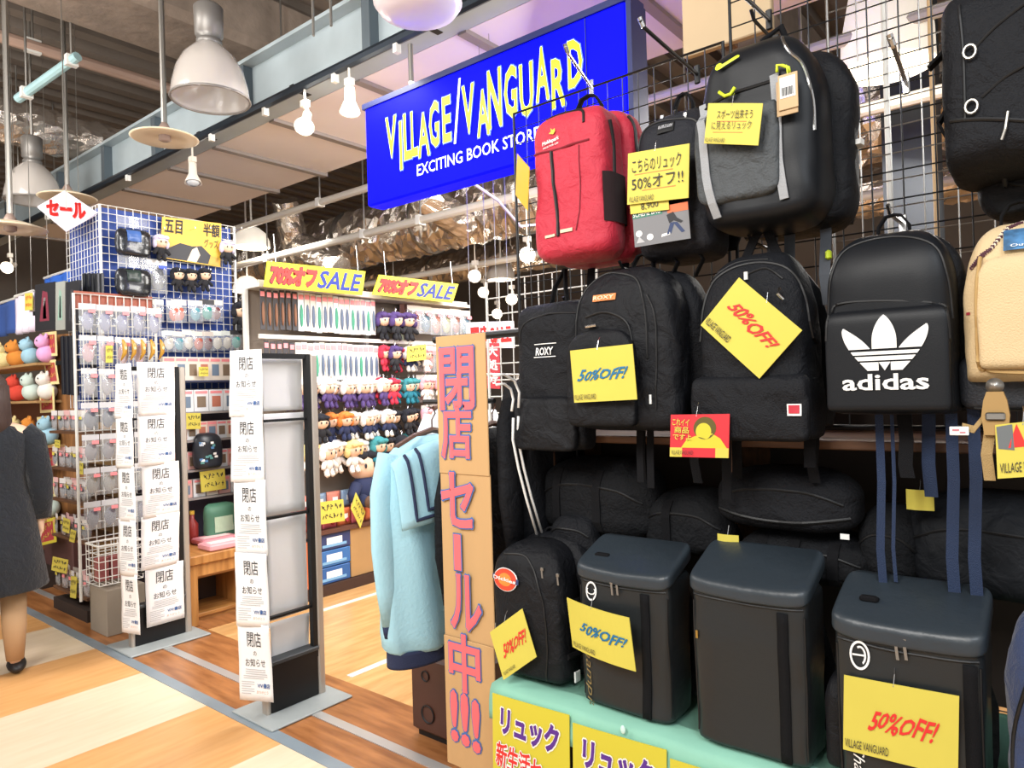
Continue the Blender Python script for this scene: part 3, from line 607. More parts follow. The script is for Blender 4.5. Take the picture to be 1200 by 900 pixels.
# --- flat pack with white bar logo
F = Fit(604, 676, 352, 528, 1.84, .12); t = thing('backpack', 'flat black pack with white logo bars, beside the striped track jacket', 'backpack', F.loc)
b = Bag(F.w * 1.06, F.h, .12, n=4, ta=.12, tp=2, tmin=.7, ba=.08, bmin=.8, dta=.2, dtmin=.4, wr=.012, seed=41); b.mesh().build('body', BLK2, t, True)
b.line([F(606, 402), F(612, 380), F(640, 368), F(672, 366)], .003).build('pocket_zip', ZIP, t)
pk = Bag(F.w * .98, F.h * .36, .05, n=4, ta=.3, tmin=.7, ba=.2, bmin=.7, wr=.015, fr=12, seed=44, y0=-.10); pk.mesh(18, 36).build('front_pocket', BLK, t, True)
x0, z0 = F(627, 417); x1, z1 = F(650, 406); b.text('ROXY', x0 + .004, x1 - .004, z0, z1, .03).build('lettering', WHITE, t)
x, z = F(625, 404); x2, z2_ = F(652, 404); b.patch(x, x2, z - .001, z + .0015, .001, off=.004).build('logo_bar', WHITE, t); x, z = F(626, 419); b.patch(x, x2, z - .0015, z + .001, .001, off=.004).build('logo_bar', WHITE, t)
MB().ribbon([(-.02, -.05, F.h - .02), (.0, -.05, F.h + .05), (.03, -.03, F.h + .11)], (0, 1, 0), .02, .005).build('hanging_strap', WEB, t); MB().ribbon([(.05, -.05, F.h - .02), (.035, -.04, F.h + .05), (.03, -.03, F.h + .11)], (0, 1, 0), .02, .005).build('hanging_strap', WEB, t)
# --- pack with orange logo label
F = Fit(668, 790, 309, 506, 1.78, .24); t = thing('backpack', 'black backpack with a small orange logo label above its yellow price card', 'backpack', F.loc)
b = Bag(F.w, F.h, .14, n=4, ta=.34, tp=2.1, tmin=.15, ba=.1, bmin=.72, dta=.3, dtmin=.4, wr=.010, seed=51, y0=-.10); b.mesh().build('body', BLK, t, True)
b2 = Bag(F.w * 1.1, F.h * .99, .13, n=3.5, ta=.3, tp=2, tmin=.2, ba=.12, bmin=.6, wr=.012, seed=53, x0=.012); b2.mesh().build('back_compartment', BLK2, t, True)
px0, zz0 = F(672, 500); px1, zz1 = F(743, 383)
pk = Bag(px1 - px0 + .01, zz1 - zz0, .045, n=5, ta=.3, tp=2.2, tmin=.25, ba=.1, bmin=.75, dta=.25, dtmin=.5, wr=.004, seed=55, y0=-.225, z0=zz0, x0=(px0 + px1) / 2); pk.mesh(20, 40).build('front_pocket', BLK, t, True)
b.line([F(672, 400), F(676, 350), F(695, 322), F(720, 319), F(745, 330), F(756, 370), F(758, 420)], .0035).build('main_zip', ZIP, t); b.line([F(686, 372), F(710, 366), F(735, 378), F(742, 410)], .0035).build('pocket_zip', ZIP, t)
b.line([F(757, 345), F(768, 380), F(768, 480)], .003).build('panel_seam', ZIP, t)
x0, z0 = F(695, 354); x1, z1 = F(721, 343); b.patch(x0, x1, z0, z1, off=.005).build('logo_label', mat('orange_label', '#d98446', .6), t); b.text('ROXY', x0 + .004, x1 - .004, z0 + .004, z1 - .004, .02, off=.009).build('lettering', mat('cream_print', '#f6e2c0', .6), t)
x, z = F(691, 383); MB().tube([(x - .008, b.front(x, z) - .008, z), (x + .03, b.front(x + .03, z) - .012, z + .002)], .004, 6).build('zipper_pull', CHROME, t)
x, z = F(668, 425); MB().ell((x + .003, -.20, z), (.006, .018, .038)).build('round_charm', WHITE, t, True); MB().tube([(x + .004, -.2, z + .035), (x + .014, -.2, z + .075), (x + .018, -.2, z + .095)], .003, 5).build('charm_chain', CHROME, t)
x, z = F(762, 468); MB().box((x, b.front(x, z) - .004, z), (.006, .004, .026)).build('side_tab', WHITE, t)
handle(t, F.h, -.08, .035, .05); shoulder(t, F.w, F.h, BLK, .02); tails(t, F.w, .16, xs=(-.1, .42), y=-.05)
# --- canvas daypack with red tab
F = Fit(808, 945, 288, 517, 1.78, .2); t = thing('backpack', 'black daypack with a tilted yellow card and a tiny red and white label', 'backpack', F.loc)
b = Bag(F.w, F.h, .19, n=4, ta=.4, tp=2.1, tmin=.2, ba=.06, bmin=.88, dta=.4, dtmin=.3, sag=.05, taper=.08, wr=.012, seed=61); b.mesh().build('body', BLK2, t, True)
pk = Bag(F.w * .98, F.h * .34, .05, n=4.5, ta=.14, tmin=.85, ba=.1, bmin=.85, dta=.2, dtmin=.3, wr=.012, seed=62, y0=-.165); pk.mesh(18, 40).build('front_pocket', BLK2, t, True)
b.line([F(815, 400), F(822, 345), F(840, 318), F(875, 305), F(915, 312), F(935, 345), F(942, 400)], .004).build('main_zip', ZIP, t); b.line([F(866, 322), F(890, 312), F(912, 325)], .003).build('pocket_zip', ZIP, t)
x0, z0 = F(925, 487); x1, z1 = F(941, 473); pk.patch(x0, x1, z0, z1, off=.005).build('logo_label', WHITE, t); pk.patch(x0 + .004, x1 - .004, z0 + .006, z1 - .003, off=.007).build('label_print', mat('label_red', '#c0283a', .6), t)
for px, py in ((817, 450), (912, 343)): x, z = F(px, py); MB().tube([(x, b.front(x, z) - .012, z + .012), (x + .002, b.front(x, z) - .03, z - .004), (x + .012, b.front(x, z) - .022, z - .018)], .004, 6).build('zipper_pull', CHROME, t)
x, z = F(872, 322); MB().box((x - .003, b.front(x, z) - .012, z), (.009, .006, .02)).build('snap_clip', WHTM, t)
for sg in (-1, 1): MB().ribbon([(sg * .045 + .01, -.09, F.h - .02), (sg * .02 + .01, -.08, F.h + .04), (.01, -.06, F.h + .075)], (1, 0, 0), .026, .005).build('carry_loop', WEB, t)
b.line([F(820, 330), F(850, 305), F(890, 300)], .002).build('top_seam', ZIP, t); shoulder(t, F.w, F.h, BLK, .02); tails(t, F.w, .12, xs=(-.32, .36))
# --- three-leaf logo pack
F = Fit(964, 1116, 264, 487, 1.78, .2); t = thing('backpack', 'smooth black backpack with large white three-leaf logo and lettering', 'backpack', F.loc)
b = Bag(F.w, F.h, .15, n=5, ta=.34, tp=2.3, tmin=.25, ba=.05, bp=2, bmin=.88, dta=.3, dtmin=.4, wr=.005, fr=6, seed=71, y0=-.04); b.mesh(40, 64).build('body', BLK3, t, True)
b2 = Bag(F.w * 1.06, F.h, .1, n=4, ta=.34, tp=2.2, tmin=.25, ba=.05, bmin=.88, wr=.005, seed=72, x0=.006); b2.mesh().build('back_panel', BLK, t, True)
px0, zz0 = F(968, 483); px1, zz1 = F(1114, 354)
pk = Bag(px1 - px0 - .008, zz1 - zz0, .035, n=7, ta=.16, tp=2.2, tmin=.8, ba=.08, bmin=.9, dta=.14, dtmin=.4, dba=.05, wr=.002, fr=5, seed=73, y0=-.176, z0=zz0, x0=(px0 + px1) / 2); pk.mesh(24, 56).build('front_pocket', BLK3, t, True)
b.line([F(966, 372), F(972, 320), F(990, 288), F(1040, 274), F(1090, 284), F(1108, 320), F(1114, 372)], .003).build('main_zip', ZIP, t)
pk.line([F(969, 400), F(972, 366), F(985, 355), F(1040, 352), F(1098, 355), F(1110, 366), F(1113, 400)], .0035, off=-.001).build('pocket_piping', ZIP, t)
cx, _ = F(1037.5, 400); zt = F(1037, 369)[1]; zbm = F(1037, 434)[1]; xa = F(988, 400)[0]; xb = F(1090, 400)[0]; hw = (xb - xa) / 2; hh = zt - zbm
def outer_(v): return .40 + .595 * math.sin(min(1, v / .76) * math.pi / 2)
def leaf_spans(v):           # v: 0 bottom .. 1 top, widths in units of half width
    sp = []; c = .285 if v < .52 else .285 * max(0, 1 - ((v - .52) / .48) ** 2) ** .8
    if c > .004: sp.append((-c, c))
    if v < .79:
        f = (v - .39) / .40; i = .325 + .62 * max(0, f) ** 1.05 - .05 * math.sin(math.pi * min(1, max(0, f))); o = outer_(v) if v < .7 else outer_(v) - .10 * ((v - .7) / .09) ** 2 * .3
        i = max(i, c + .03)
        if i < o: sp += [(-o, -i), (i, o)]
    return sp
lg = MB(); NR = 66
for i in range(NR):
    v0, v1 = i / NR, (i + 1) / NR; vm = (v0 + v1) / 2
    if any(a < vm < b_ for a, b_ in ((.145, .185), (.255, .29), (.355, .39))): continue
    low = vm < .39
    if low:
        o = outer_(vm); S = [(-o, o)]
        if vm < .145: k = .09 * (1 - vm / .145) + .02; S = [(-o, -.14 - .0), (.14, o)] + [(-.13 * vm / .145, .13 * vm / .145)]
    else: S = leaf_spans(vm)
    for a, b_ in S:
        lg.add([(cx + a * hw, 0, zbm + v0 * hh), (cx + b_ * hw, 0, zbm + v0 * hh), (cx + b_ * hw, 0, zbm + v1 * hh), (cx + a * hw, 0, zbm + v1 * hh)], [(0, 1, 2, 3)])
pk.conform(lg, .004).build('trefoil_logo', WHITE, t)
x0, z0 = F(989, 458); x1, z1 = F(1090, 436); pk.text('adidas', x0, x1, z0, z1, .028, off=.004).build('lettering', WHITE, t)
handle(t, F.h, -.06, .035, .05); shoulder(t, F.w, F.h, BLK, .02); tails(t, F.w, .2, NAVY, xs=(.22,), y=-.04)
# --- beige pack
F = Fit(1122, 1270, 248, 449, 1.76, .22); t = thing('backpack', 'beige canvas backpack with dark stitched trim at the edge of the display', 'backpack', F.loc)
b = Bag(F.w, F.h, .2, n=4.2, ta=.42, tp=2.0, tmin=.25, ba=.05, bmin=.92, dta=.3, dtmin=.4, taper=.08, wr=.010, seed=81); b.mesh().build('body', BEIGE, t, True)
px0, zz0 = F(1146, 434); px1, zz1 = F(1250, 290)
pk = Bag(px1 - px0, zz1 - zz0, .045, n=5, ta=.3, tp=2.2, tmin=.5, ba=.1, bmin=.8, dta=.2, dtmin=.5, wr=.005, seed=83, y0=-.185, z0=zz0, x0=(px0 + px1) / 2); pk.mesh(20, 40).build('front_pocket', BEIGE, t, True)
pk.line([F(1147, 300), F(1144, 360), F(1146, 424), F(1155, 434), F(1200, 437), F(1240, 437)], .004, off=0).build('pocket_piping', mat('beige_trim', '#b5945f', .8), t)
P = [F(1136, 312), F(1146, 300), F(1160, 289), F(1178, 262), F(1196, 252)]
bt = MB()
for i in range(26):
    f = i / 25 * 4; k = min(3, int(f)); a = f - k; x = P[k][0] * (1 - a) + P[k + 1][0] * a; z = P[k][1] * (1 - a) + P[k + 1][1] * a
    bt.box((x, b.front(x, z) - .003, z), (.006 + .003 * rnd.random(), .004, .005 + .003 * rnd.random()))
b.line(P, .004).build('trim_tape', mat('trim_cream', '#e9dcc0', .8), t); bt.build('trim_stitching', mat('maroon_thread', '#4a2430', .8), t)
x0, z0 = F(1175, 293); x1, z1 = F(1235, 258); b.patch(x0, x1, z0, z1, off=.012).build('brand_patch', mat('denim_label', '#3f6f9a', .7, var=.5, vscale=40), t); b.text('Outdoor', x0 + .012, x1 - .01, z0 + .006, z0 + .012, .02, off=.016).build('lettering', WHITE, t)
x, z = F(1122, 367); b.patch(x + .004, x + .018, z - .003, z + .003, off=.004).build('red_tab', mat('tab_red', '#a32c3c', .7), t); shoulder(t, F.w, F.h, BEIGE, .02); handle(t, F.h, -.07)
F = Fit(1118, 1270, 440, 482, 1.82, .15); t = thing('pouch', 'dark blue-black pouch bottom showing under the beige backpack', 'bag', F.loc)
b = Bag(F.w, F.h + .05, .14, n=4, ta=.3, tmin=.7, ba=.3, bmin=.6, wr=.006, seed=87); b.mesh(16, 40).build('body', mat('blue_black', '#24272e', .6, bump=.3, bscale=200), t, True); b.line([F(1120, 478), F(1200, 481), F(1250, 481)], .003).build('base_seam', ZIP, t)
# strap and buckle hanging from the beige pack
p = on_y(1166, 452, 1.74); t = thing('buckle_strap', 'tan strap with buckle dangling below the beige backpack', 'strap', tuple(p))
def lp(px, py): q = on_y(px, py, 1.74); return (q.x - p.x, 0, q.z - p.z)
MB().lathe([(0, .008), (.014, .004), (.016, -.004), (0, -.008)], n=18).move(lambda v: (v.x, v.z, v.y)).build('snap_button', STEEL, t, True)
MB().prism([(-.02, -.03), (-.014, -.012), (.014, -.012), (.02, -.03), (.024, -.06), (.02, -.1), (-.02, -.1), (-.024, -.06)], -.012, .004).build('buckle', mat('buckle_tan', '#a78550', .5), t)
MB().box((0, -.014, -.062), (.034, .006, .016), bev=.003).build('buckle_bar', STEEL, t)
MB().ribbon([(-.012, .002, -.095), (-.018, -.004, -.14), tuple(Vector(lp(1160, 563)))], (1, .2, 0), .02, .004).build('webbing', TANW, t)
MB().ribbon([tuple(Vector(lp(1152, 490))), tuple(Vector(lp(1142, 503)) + Vector((0, -.01, 0))), tuple(Vector(lp(1128, 500)))], (0, .4, 1), .016, .003).build('webbing_loop', TANW, t)
p = on_y(1124, 505, 1.72); t = thing('care_label', 'small white printed label on a tan loop below the three-leaf pack', 'label', tuple(p), .1)
MB().box((0, 0, 0), (.034, .003, .018), bev=.001).build('label_card', WHITE, t); MB().box((-.006, -.002, .002), (.012, .001, .004)).box((.006, -.002, -.003), (.01, .001, .003)).build('label_print', mat('rose_print', '#c77c86', .6), t)
# hanging navy and black straps
for i, (px, t0, b0, m, lab, wd_) in enumerate(((1117, 470, 701, NAVY, 'long navy strap hanging below the beige pack, nearer the dangling buckle', .024), (1143, 470, 700, NAVY, 'long navy strap hanging just beside the dangling tan buckle', .024),
        (1033, 486, 684, NAVY, 'narrow navy strap hanging under the three-leaf pack, nearest its middle', .018), (1048, 486, 682, NAVY, 'thin twisted navy strap hanging under the three-leaf pack', .008), (1062, 486, 560, WEB, 'short wide black strap under the three-leaf pack', .03))):
    a = on_y(px - 3, t0, 1.9); e = on_y(px + 2, b0, 1.86); d = e - a
    o = MB().ribbon([(0, 0, 0), tuple(d * .4 + Vector((.004, -.01, 0))), tuple(d * .8 + Vector((-.003, -.005, 0))), tuple(d)], (1, .1, 0), wd_, .003).build('webbing_strap', m); o.location = a; tag(o, lab, 'strap')

# ------------------------------------------------------------------ box packs on the mint counter
CT = .56
# --- oval logo pack
F = Fit(573, 655, 640, 816, 1.775, .24); t = thing('backpack', 'black backpack with red oval logo standing at the end of the mint counter', 'backpack', (F.xc, F.Y + .24, CT), 0)
F.zb = CT; F.h = on_y(612, 640, 1.775).z - CT
b = Bag(F.w, F.h, .15, n=4, ta=.26, tp=2.1, tmin=.25, ba=.1, bmin=.75, dta=.3, dtmin=.3, wr=.012, seed=91, y0=-.09); b.mesh().build('body', BLK, t, True)
b2 = Bag(F.w * 1.08, F.h * 1.04, .13, n=3.6, ta=.26, tp=2, tmin=.25, ba=.1, bmin=.75, wr=.01, seed=93, x0=.012); b2.mesh().build('back_compartment', BLK, t, True)
b.line([F(585, 650), F(612, 655), F(632, 690), F(640, 740), F(638, 800)], .0035).build('main_zip', ZIP, t); b2.line([F(640, 660), F(655, 700), F(656, 760)], .0035).build('side_zip', ZIP, t)
for px, py in ((633, 668), (649, 676)): pull(t, b, *F(px, py), .03, STEEL)
for py in (712, 775): b.sline([(-.12, F(650, py)[1]), (-.2, F(650, py)[1] + .004)], .01).build('compression_strap', WEB, t)
cx, cz = F(592.5, 679); rx = F(607, 679)[0] - F(578, 679)[0]; rx /= 2; rz = (F(592, 666)[1] - F(592, 693)[1]) / 2
b.conform(poly(ell_pts(cx, cz, rx, rz)[:-1]), .005).build('logo_ground', WHITE, t); b.conform(band(ell_pts(cx, cz, rx * .93, rz * .93), ell_pts(cx, cz, rx * .55, rz * .55)), .007).build('logo_ring', mat('logo_red', '#d8472c', .5), t)
b.conform(poly(ell_pts(cx, cz, rx * .55, rz * .55)[:-1]), .007).build('logo_centre', mat('logo_orange', '#ef8a3a', .5), t)
b.conform(poly([(cx - rx * 1.12, cz - .004), (cx + rx * 1.12, cz - .009), (cx + rx * 1.12, cz + .007), (cx - rx * 1.12, cz + .012)]), .009).build('logo_ribbon', mat('logo_navy', '#33406c', .5), t)
b.text('Dickies', cx - rx * .95, cx + rx * .95, cz - .004, cz + .008, .03, -.06, off=.011).build('lettering', WHITE, t)
handle(t, F.h, -.06, .03, .03); shoulder(t, F.w, F.h, BLK, .02)
x, z = F(672, 817); MB().box((F.w * .55, -.17, .03), (.006, .03, .035), bev=.002).build('hang_tab', WHITE, t)
def box_pack(l, r, tpx, xpx, Yf, d, h, label, strap_px, lidh=.04, slope=.06, seed=1, m=TARP, cut=False):
    zm = 760; xl, xr = on_y(l, zm, Yf).x, on_y(r, zm, Yf).x; w = xr - xl; xc = (xl + xr) / 2
    t = thing('box_backpack', label, 'backpack', (xc, Yf + d, CT))
    b = Bag(w, h, d, n=8, ta=.04, tp=2, tmin=.95, ba=.04, bp=2, bmin=.93, dta=.03, dtmin=.94, dba=.03, dbmin=.93, taper=-.03, wr=.009, fr=6, seed=seed); b.mesh(30, 72).build('body', m, t, True)
    L_ = Bag(w + .02, lidh, d + .018, n=8, ta=.35, tp=2, tmin=.93, ba=.3, bmin=.96, dta=.35, dtmin=.93, dba=.3, dbmin=.95, wr=.004, fr=7, seed=seed + 5, y0=.008); lm = L_.mesh(14, 64)
    lm.move(lambda p: (p.x, p.y, p.z + h - lidh * .55 + slope * (p.y + d) / d - .008 * math.cos(p.x / w * 3.0))); lm.build('lid', TARP2, t, True)
    b.line([(-w * .48, h - lidh * .8), (0, h - lidh * .95), (w * .48, h - lidh * .8)], .003).build('lid_zip', ZIP, t)
    b.line([(w * .485, .02), (w * .487, h * .5), (w * .488, h - .05)], .003).build('corner_piping', ZIP, t); b.line([(-w * .485, .02), (-w * .488, h - .05)], .003).build('corner_piping', ZIP, t)
    sx = on_y(strap_px, zm, Yf).x - xc; MB().ribbon([(sx, b.front(sx, z) - .003, z) for z in [k * (h - .05) / 14 + .006 for k in range(15)]], (1, 0, 0), .026, .004).build('webbing_strap', WEB, t, True)
    MB().box((-w / 2 - .003, -d * .75, .06), (.004, .012, .03)).build('side_tab', WHITE, t)
    shoulder(t, w, h, BLK, .02)
    class G: pass
    g = G(); g.t, g.b, g.w, g.h, g.xc, g.Y = t, b, w, h, xc, Yf
    g.P = lambda px, py: (on_y(px, py, Yf).x - xc, on_y(px, py, Yf).z - CT)
    return g
h1 = on_y(728, 674, 1.765).z - CT
g = box_pack(680, 783, 674, 0, 1.765, .155, h1, 'matte black box backpack under a curled yellow card, first of the three box packs', 757, seed=101)
x, z = g.P(694, 692); ring = band(ell_pts(x, z, .019, .028, 0, 360), ell_pts(x, z, .0145, .0225, 0, 360)); g.b.conform(ring, .005).build('logo_ring', WHITE, g.t)
g.b.text('C', x - .009, x + .009, z - .018, z + .015, .0, math.pi / 2, off=.006).build('logo_letter', WHITE, g.t)
x0, z0 = g.P(684, 845); x1, z1 = g.P(697, 745); g.b.text('Champion', (x0 + x1) / 2 - (z1 - z0) / 2, (x0 + x1) / 2 + (z1 - z0) / 2, (z0 + z1) / 2 - .016, (z0 + z1) / 2 + .016, -.005, -math.pi / 2, off=.004, shear=.3).build('script_lettering', mat('gold_script', '#8a7448', .5), g.t)
for px in (718, 724): pull(g.t, g.b, *g.P(px, 682), .035, STEEL)
x, z = g.P(702, 641); MB().box((-.09, -.1, g.h + .035), (.05, .02, .012), bev=.004).build('lid_pull', WEB, g.t)
h2 = on_y(880, 692, 1.75).z - CT
g = box_pack(812, 944, 690, 0, 1.75, .165, h2, 'plain black box backpack without any card in the middle of the mint counter', 918, seed=111, slope=.065)
x, z = g.P(816, 742); MB().box((x + .004, g.b.front(x + .004, z) - .004, z), (.006, .004, .02)).build('side_clip', mat('brass', '#b99a52', .35, .8), g.t)
x, z = g.P(968, 670); MB().box((g.w * .44, -.14, g.h + .012), (.03, .012, .012), bev=.003).build('lid_pull', WEB, g.t)
h3 = on_y(1060, 742, 1.72).z - CT
g = box_pack(978, 1150, 740, 0, 1.72, .175, h3, 'black box backpack with white ring logo and a big yellow card, last on the counter', 1136, seed=121, slope=.06, lidh=.046)
x, z = g.P(1008, 767); ring = band(ell_pts(x, z, .021, .032), ell_pts(x, z, .0165, .0265)); g.b.conform(ring, .005).build('logo_ring', WHITE, g.t)
g.b.conform(band(ell_pts(x + .001, z, .0125, .021, -60, 120), ell_pts(x + .001, z, .0085, .0165, -60, 120)), .006).build('logo_letter', WHITE, g.t)
g.b.conform(poly([(x - .015, z + .002), (x + .011, z + .003), (x + .011, z - .001), (x - .015, z - .002)]), .006).build('logo_bar', WHITE, g.t)
x0, z0 = g.P(1000, 960); x1, z1 = g.P(1013, 870); g.b.text('Champion', (x0 + x1) / 2 - (z1 - z0) / 2, (x0 + x1) / 2 + (z1 - z0) / 2, (z0 + z1) / 2 - .016, (z0 + z1) / 2 + .016, .0, -math.pi / 2, off=.004, shear=.3).build('script_lettering', WHITE, g.t)
for px in (1050, 1060): pull(g.t, g.b, *g.P(px, 750), .04, STEEL)
MB().box((-.08, -.11, g.h + .045), (.04, .02, .014), bev=.004).build('lid_pull', WEB, g.t)
pk = Bag(.06, .22, .1, n=3, wr=.004, seed=9, x0=-g.w / 2 - .012, z0=.02, y0=-.04); pk.mesh(14, 24).build('side_pocket', BLK, g.t, True)
F = Fit(1176, 1290, 735, 960, 1.66, .2); t = thing('backpack', 'navy blue bag at the corner of the counter past the last box pack', 'bag', (F.xc, F.Y + .2, CT)); F.zb = CT
F.h = on_y(1215, 735, 1.66).z - CT
b = Bag(F.w, F.h, .19, n=3, ta=.4, tmin=.3, ba=.1, bmin=.8, wr=.014, seed=131); b.mesh().build('body', mat('navy_nylon', '#25365c', .65, bump=.3, bscale=250, sheen=.2), t, True); b.line([(-.06, .05), (-.06, F.h * .5), (-.02, F.h * .85)], .004).build('zip', ZIP, t); handle(t, F.h, -.06)

# ------------------------------------------------------------------ bags lying in the compartment between counter and shelf
def lying(l, r, tp_, bt, Y, d, label, m, seed, nm='backpack', strapx=(), rz=0):
    F = Fit(l, r, tp_, bt, Y, d); t = thing(nm, label, 'bag', F.loc, rz)
    b = Bag(F.w, F.h, d, n=3, ta=.45, tp=2, tmin=.35, ba=.35, bmin=.45, dta=.5, dtmin=.4, dba=.3, dbmin=.6, wr=.014, fr=8, seed=seed); b.mesh(22, 48).build('body', m, t, True)
    b.line([(-F.w * .42, F.h * .55), (-F.w * .2, F.h * .68), (F.w * .2, F.h * .66), (F.w * .42, F.h * .5)], .004).build('zip', ZIP, t)
    for px in strapx:
        x, _ = F(px, (tp_ + bt) / 2); MB().ribbon([(x, b.front(x, z) - .005, z) for z in [F.h * k / 8 for k in range(1, 8)]], (1, 0, 0), .028, .004).build('strap', WEB, t)
    return t, b, F
DB = mat('dull_black', '#141518', .8, bump=.5, bscale=120, soft=1, spec=.2); DB2 = mat('dull_charcoal', '#18191d', .75, bump=.5, bscale=150, soft=1, spec=.2)
lying(622, 760, 540, 634, 1.98, .2, 'crumpled black backpack lying in the shelf bay beside the track jacket', DB, 201, strapx=(652, 700))
lying(745, 850, 580, 655, 2.0, .2, 'limp dark bag lying in the bay behind the first box pack', DB, 203, strapx=(780,))
t, b, F = lying(832, 1000, 552, 626, 1.95, .17, 'long padded black bag lying flat in the middle of the shelf bay', DB2, 207)
b.line([(-F.w * .46, F.h * .3), (0, F.h * .18), (F.w * .46, F.h * .3)], .005).build('piping', ZIP, t); x, z = F(988, 628); MB().box((F.w * .42, b.front(F.w * .4, .02) - .012, .004), (.022, .004, .014)).build('white_tab', WHITE, t)
lying(858, 1020, 628, 690, 1.99, .19, 'buckled black bag squashed under the long padded bag', DB, 211, strapx=(890, 930, 975))
lying(1000, 1078, 600, 690, 2.02, .16, 'dark bag standing in the bay behind the narrow navy strap', DB, 213)
lying(1050, 1290, 586, 712, 2.02, .2, 'large slumped black holdall in the bay under the beige backpack', mat('slate_black', '#191b1f', .7, bump=.3, bscale=40, soft=1, spec=.2), 217)
lying(640, 690, 606, 650, 1.93, .1, 'small folded black bag behind the oval-logo backpack', DB2, 219)

# ------------------------------------------------------------------ counter, shelf, wire grids
CX0, CX1 = on_y(574, 800, 1.72).x, .62
t = thing('display_counter', 'low display counter covered in mint green cloth under the box packs', 'counter', ((CX0 + CX1) / 2, 2.05, 0)); CW = CX1 - CX0
DKW = mat('dark_wood', '#33261f', .75, var=.2, vscale=4)
MB().box((0, 0, .26), (CW - .02, .62, .52), bev=.01).build('base_cabinet', DKW, t)
MB().grid(40, 10, lambda u, v: (lambda x, k: (x, [-.338, -.338, -.336, -.33, -.32, -.25, -.15, 0, .15, .3, .335][k], [.44, .47, .50, .53, .547, .551, .551, .551, .551, .551, .551][k] + .002 * math.sin(x * 23)))(-CW / 2 + CW * u, round(v * 10)), .006).build('mint_cloth', GREENC, t, True)
t = thing('display_shelf', 'brown wooden shelf with dark back board behind the hanging bags', 'shelf', ((CX0 + CX1) / 2, 2.25, 0))
WDS = wood('shelf_wood', '#6e4a30', '#4a301f', (1, 9, 9), .55)
sz = on_y(960, 516, 1.98).z
MB().box((0, -.06, sz - .012), (CW, .42, .024), bev=.003).build('shelf_board', WDS, t)
MB().box((0, .17, 1.08), (CW, .02, 1.04)).build('back_board', DKW, t)  # raised past the shelf as an added dark sheet to darken the gap
for x in (-CW / 2 + .015, on_y(862, 560, 2.12).x - (CX0 + CX1) / 2, CW / 2 - .015): MB().box((x, -.02, (sz + .56) / 2), (.03, .32, sz - .56 - .02)).build('side_panel', WDS, t)
lt = MB()
def wire_grid(name, label, x0, x1, z0, z1, Y, m, step=.05, r=.0022, fr=.006, lean=0, rz=0, hooks=()):
    t = thing(name, label, 'display grid', (x0, Y, z0), rz); w, h = x1 - x0, z1 - z0; g = MB()
    n = round(w / step)
    for i in range(1, n): g.tube([(w * i / n, 0, 0), (w * i / n, 0, h)], r, 5)
    k = round(h / step)
    for i in range(1, k): g.tube([(0, .004, h * i / k), (w, .004, h * i / k)], r, 5)
    g.build('wire_mesh', m, t); MB().tube([(0, 0, 0), (0, 0, h), (w, 0, h), (w, 0, 0), (0, 0, 0)], fr, 8).build('frame', m, t)
    for hx, hz, ln, m2 in hooks:
        x, z = hx - x0, hz - z0; MB().tube([(x, .0, z), (x, -ln * .9, z - .0), (x, -ln, z + .02)], .005, 6).build('hook', m2, t); MB().box((x, -.004, z), (.02, .006, .05), bev=.002).build('hook_plate', m2, t)
    return t
gx0 = on_y(604, 200, PEGY).x; gxm = on_y(851, 30, PEGY).x
gz = on_y(752, 82, PEGY).z
ha = on_y(690, 118, 1.95); hb = on_y(798, 92, 1.95); hc = on_y(742, 292, 1.95)
wire_grid('wire_grid_panel', 'lower black wire grid panel in front of the blue sign behind the red backpack', gx0, gxm - .012, sz + .03, gz, PEGY, BLKM, step=.06, hooks=[(ha.x, 2.24, .22, CHROME), (hb.x, 2.27, .2, CHROME), (on_y(735, 300, 1.95).x, 1.86, .2, BLKM), (on_y(660, 345, 1.95).x, 1.78, .15, BLKM)])
wire_grid('wire_grid_panel', 'tall black wire grid panel behind the big sports pack', gxm + .012, .62, sz + .03, 2.95, PEGY, BLKM, step=.075, r=.0022, hooks=[(on_y(888, 25, 1.95).x, 2.48, .2, BLKM), (on_y(1044, 255, 1.95).x, 1.9, .18, CHROME), (on_y(885, 285, 1.95).x, 1.88, .2, BLKM), (on_y(1180, 235, 1.95).x, 1.92, .2, BLKM)])
wire_grid('wire_grid_panel', 'white wire grid standing behind the tall black one, under the cone lamp', on_y(975, 200, 2.62).x, 1.0, .02, 2.95, 2.62, STEEL, step=.09, r=.0024)
wire_grid('wire_grid_panel', 'silver wire grid between the cardboard sign and the flat pack', on_y(570, 340, 2.5).x, on_y(700, 340, 2.5).x, .02, on_y(572, 331, 2.5).z, 2.5, WHTM, step=.075, r=.003)
# tan board on top of the grid
a = on_y(800, 30, 2.35); c = on_y(905, 30, 2.35); zb_ = on_y(820, 62, 2.35).z
t = thing('tan_board', 'plain tan board standing above the wire grid beside the blue sign', 'board', ((a.x + c.x) / 2, 2.36, zb_))
MB().box((0, 0, .5), (c.x - a.x, .03, 1.0), bev=.004).build('board_sheet', mat('tan_paint', '#bda583', .7, var=.03), t); MB().box((0, .03, .5), (.04, .03, 1.0)).build('rear_batten', WDS, t)
# posts seen through the grid
for px, Y, r_, m, lab in ((1040, 2.75, .009, WHTM, 'white pole behind the wire grid next to the cone lamp'), (1094, 2.8, .008, mat('tan_pole', '#c9a87c', .5), 'thin tan pole behind the wire grid near the corner pack')):
    p = on_y(px, 150, Y); o = MB().tube([(0, 0, 0), (0, 0, 3.0)], r_, 8).build('pole', m); o.location = (p.x, p.y, 0); tag(o, lab, 'pole')
p = on_y(1068, 150, 5.3); o = struct(MB().box((p.x, 5.3, 2.4), (.3, .3, 4.8)).build('column_1', mat('column_grey', '#33373c', .7)))

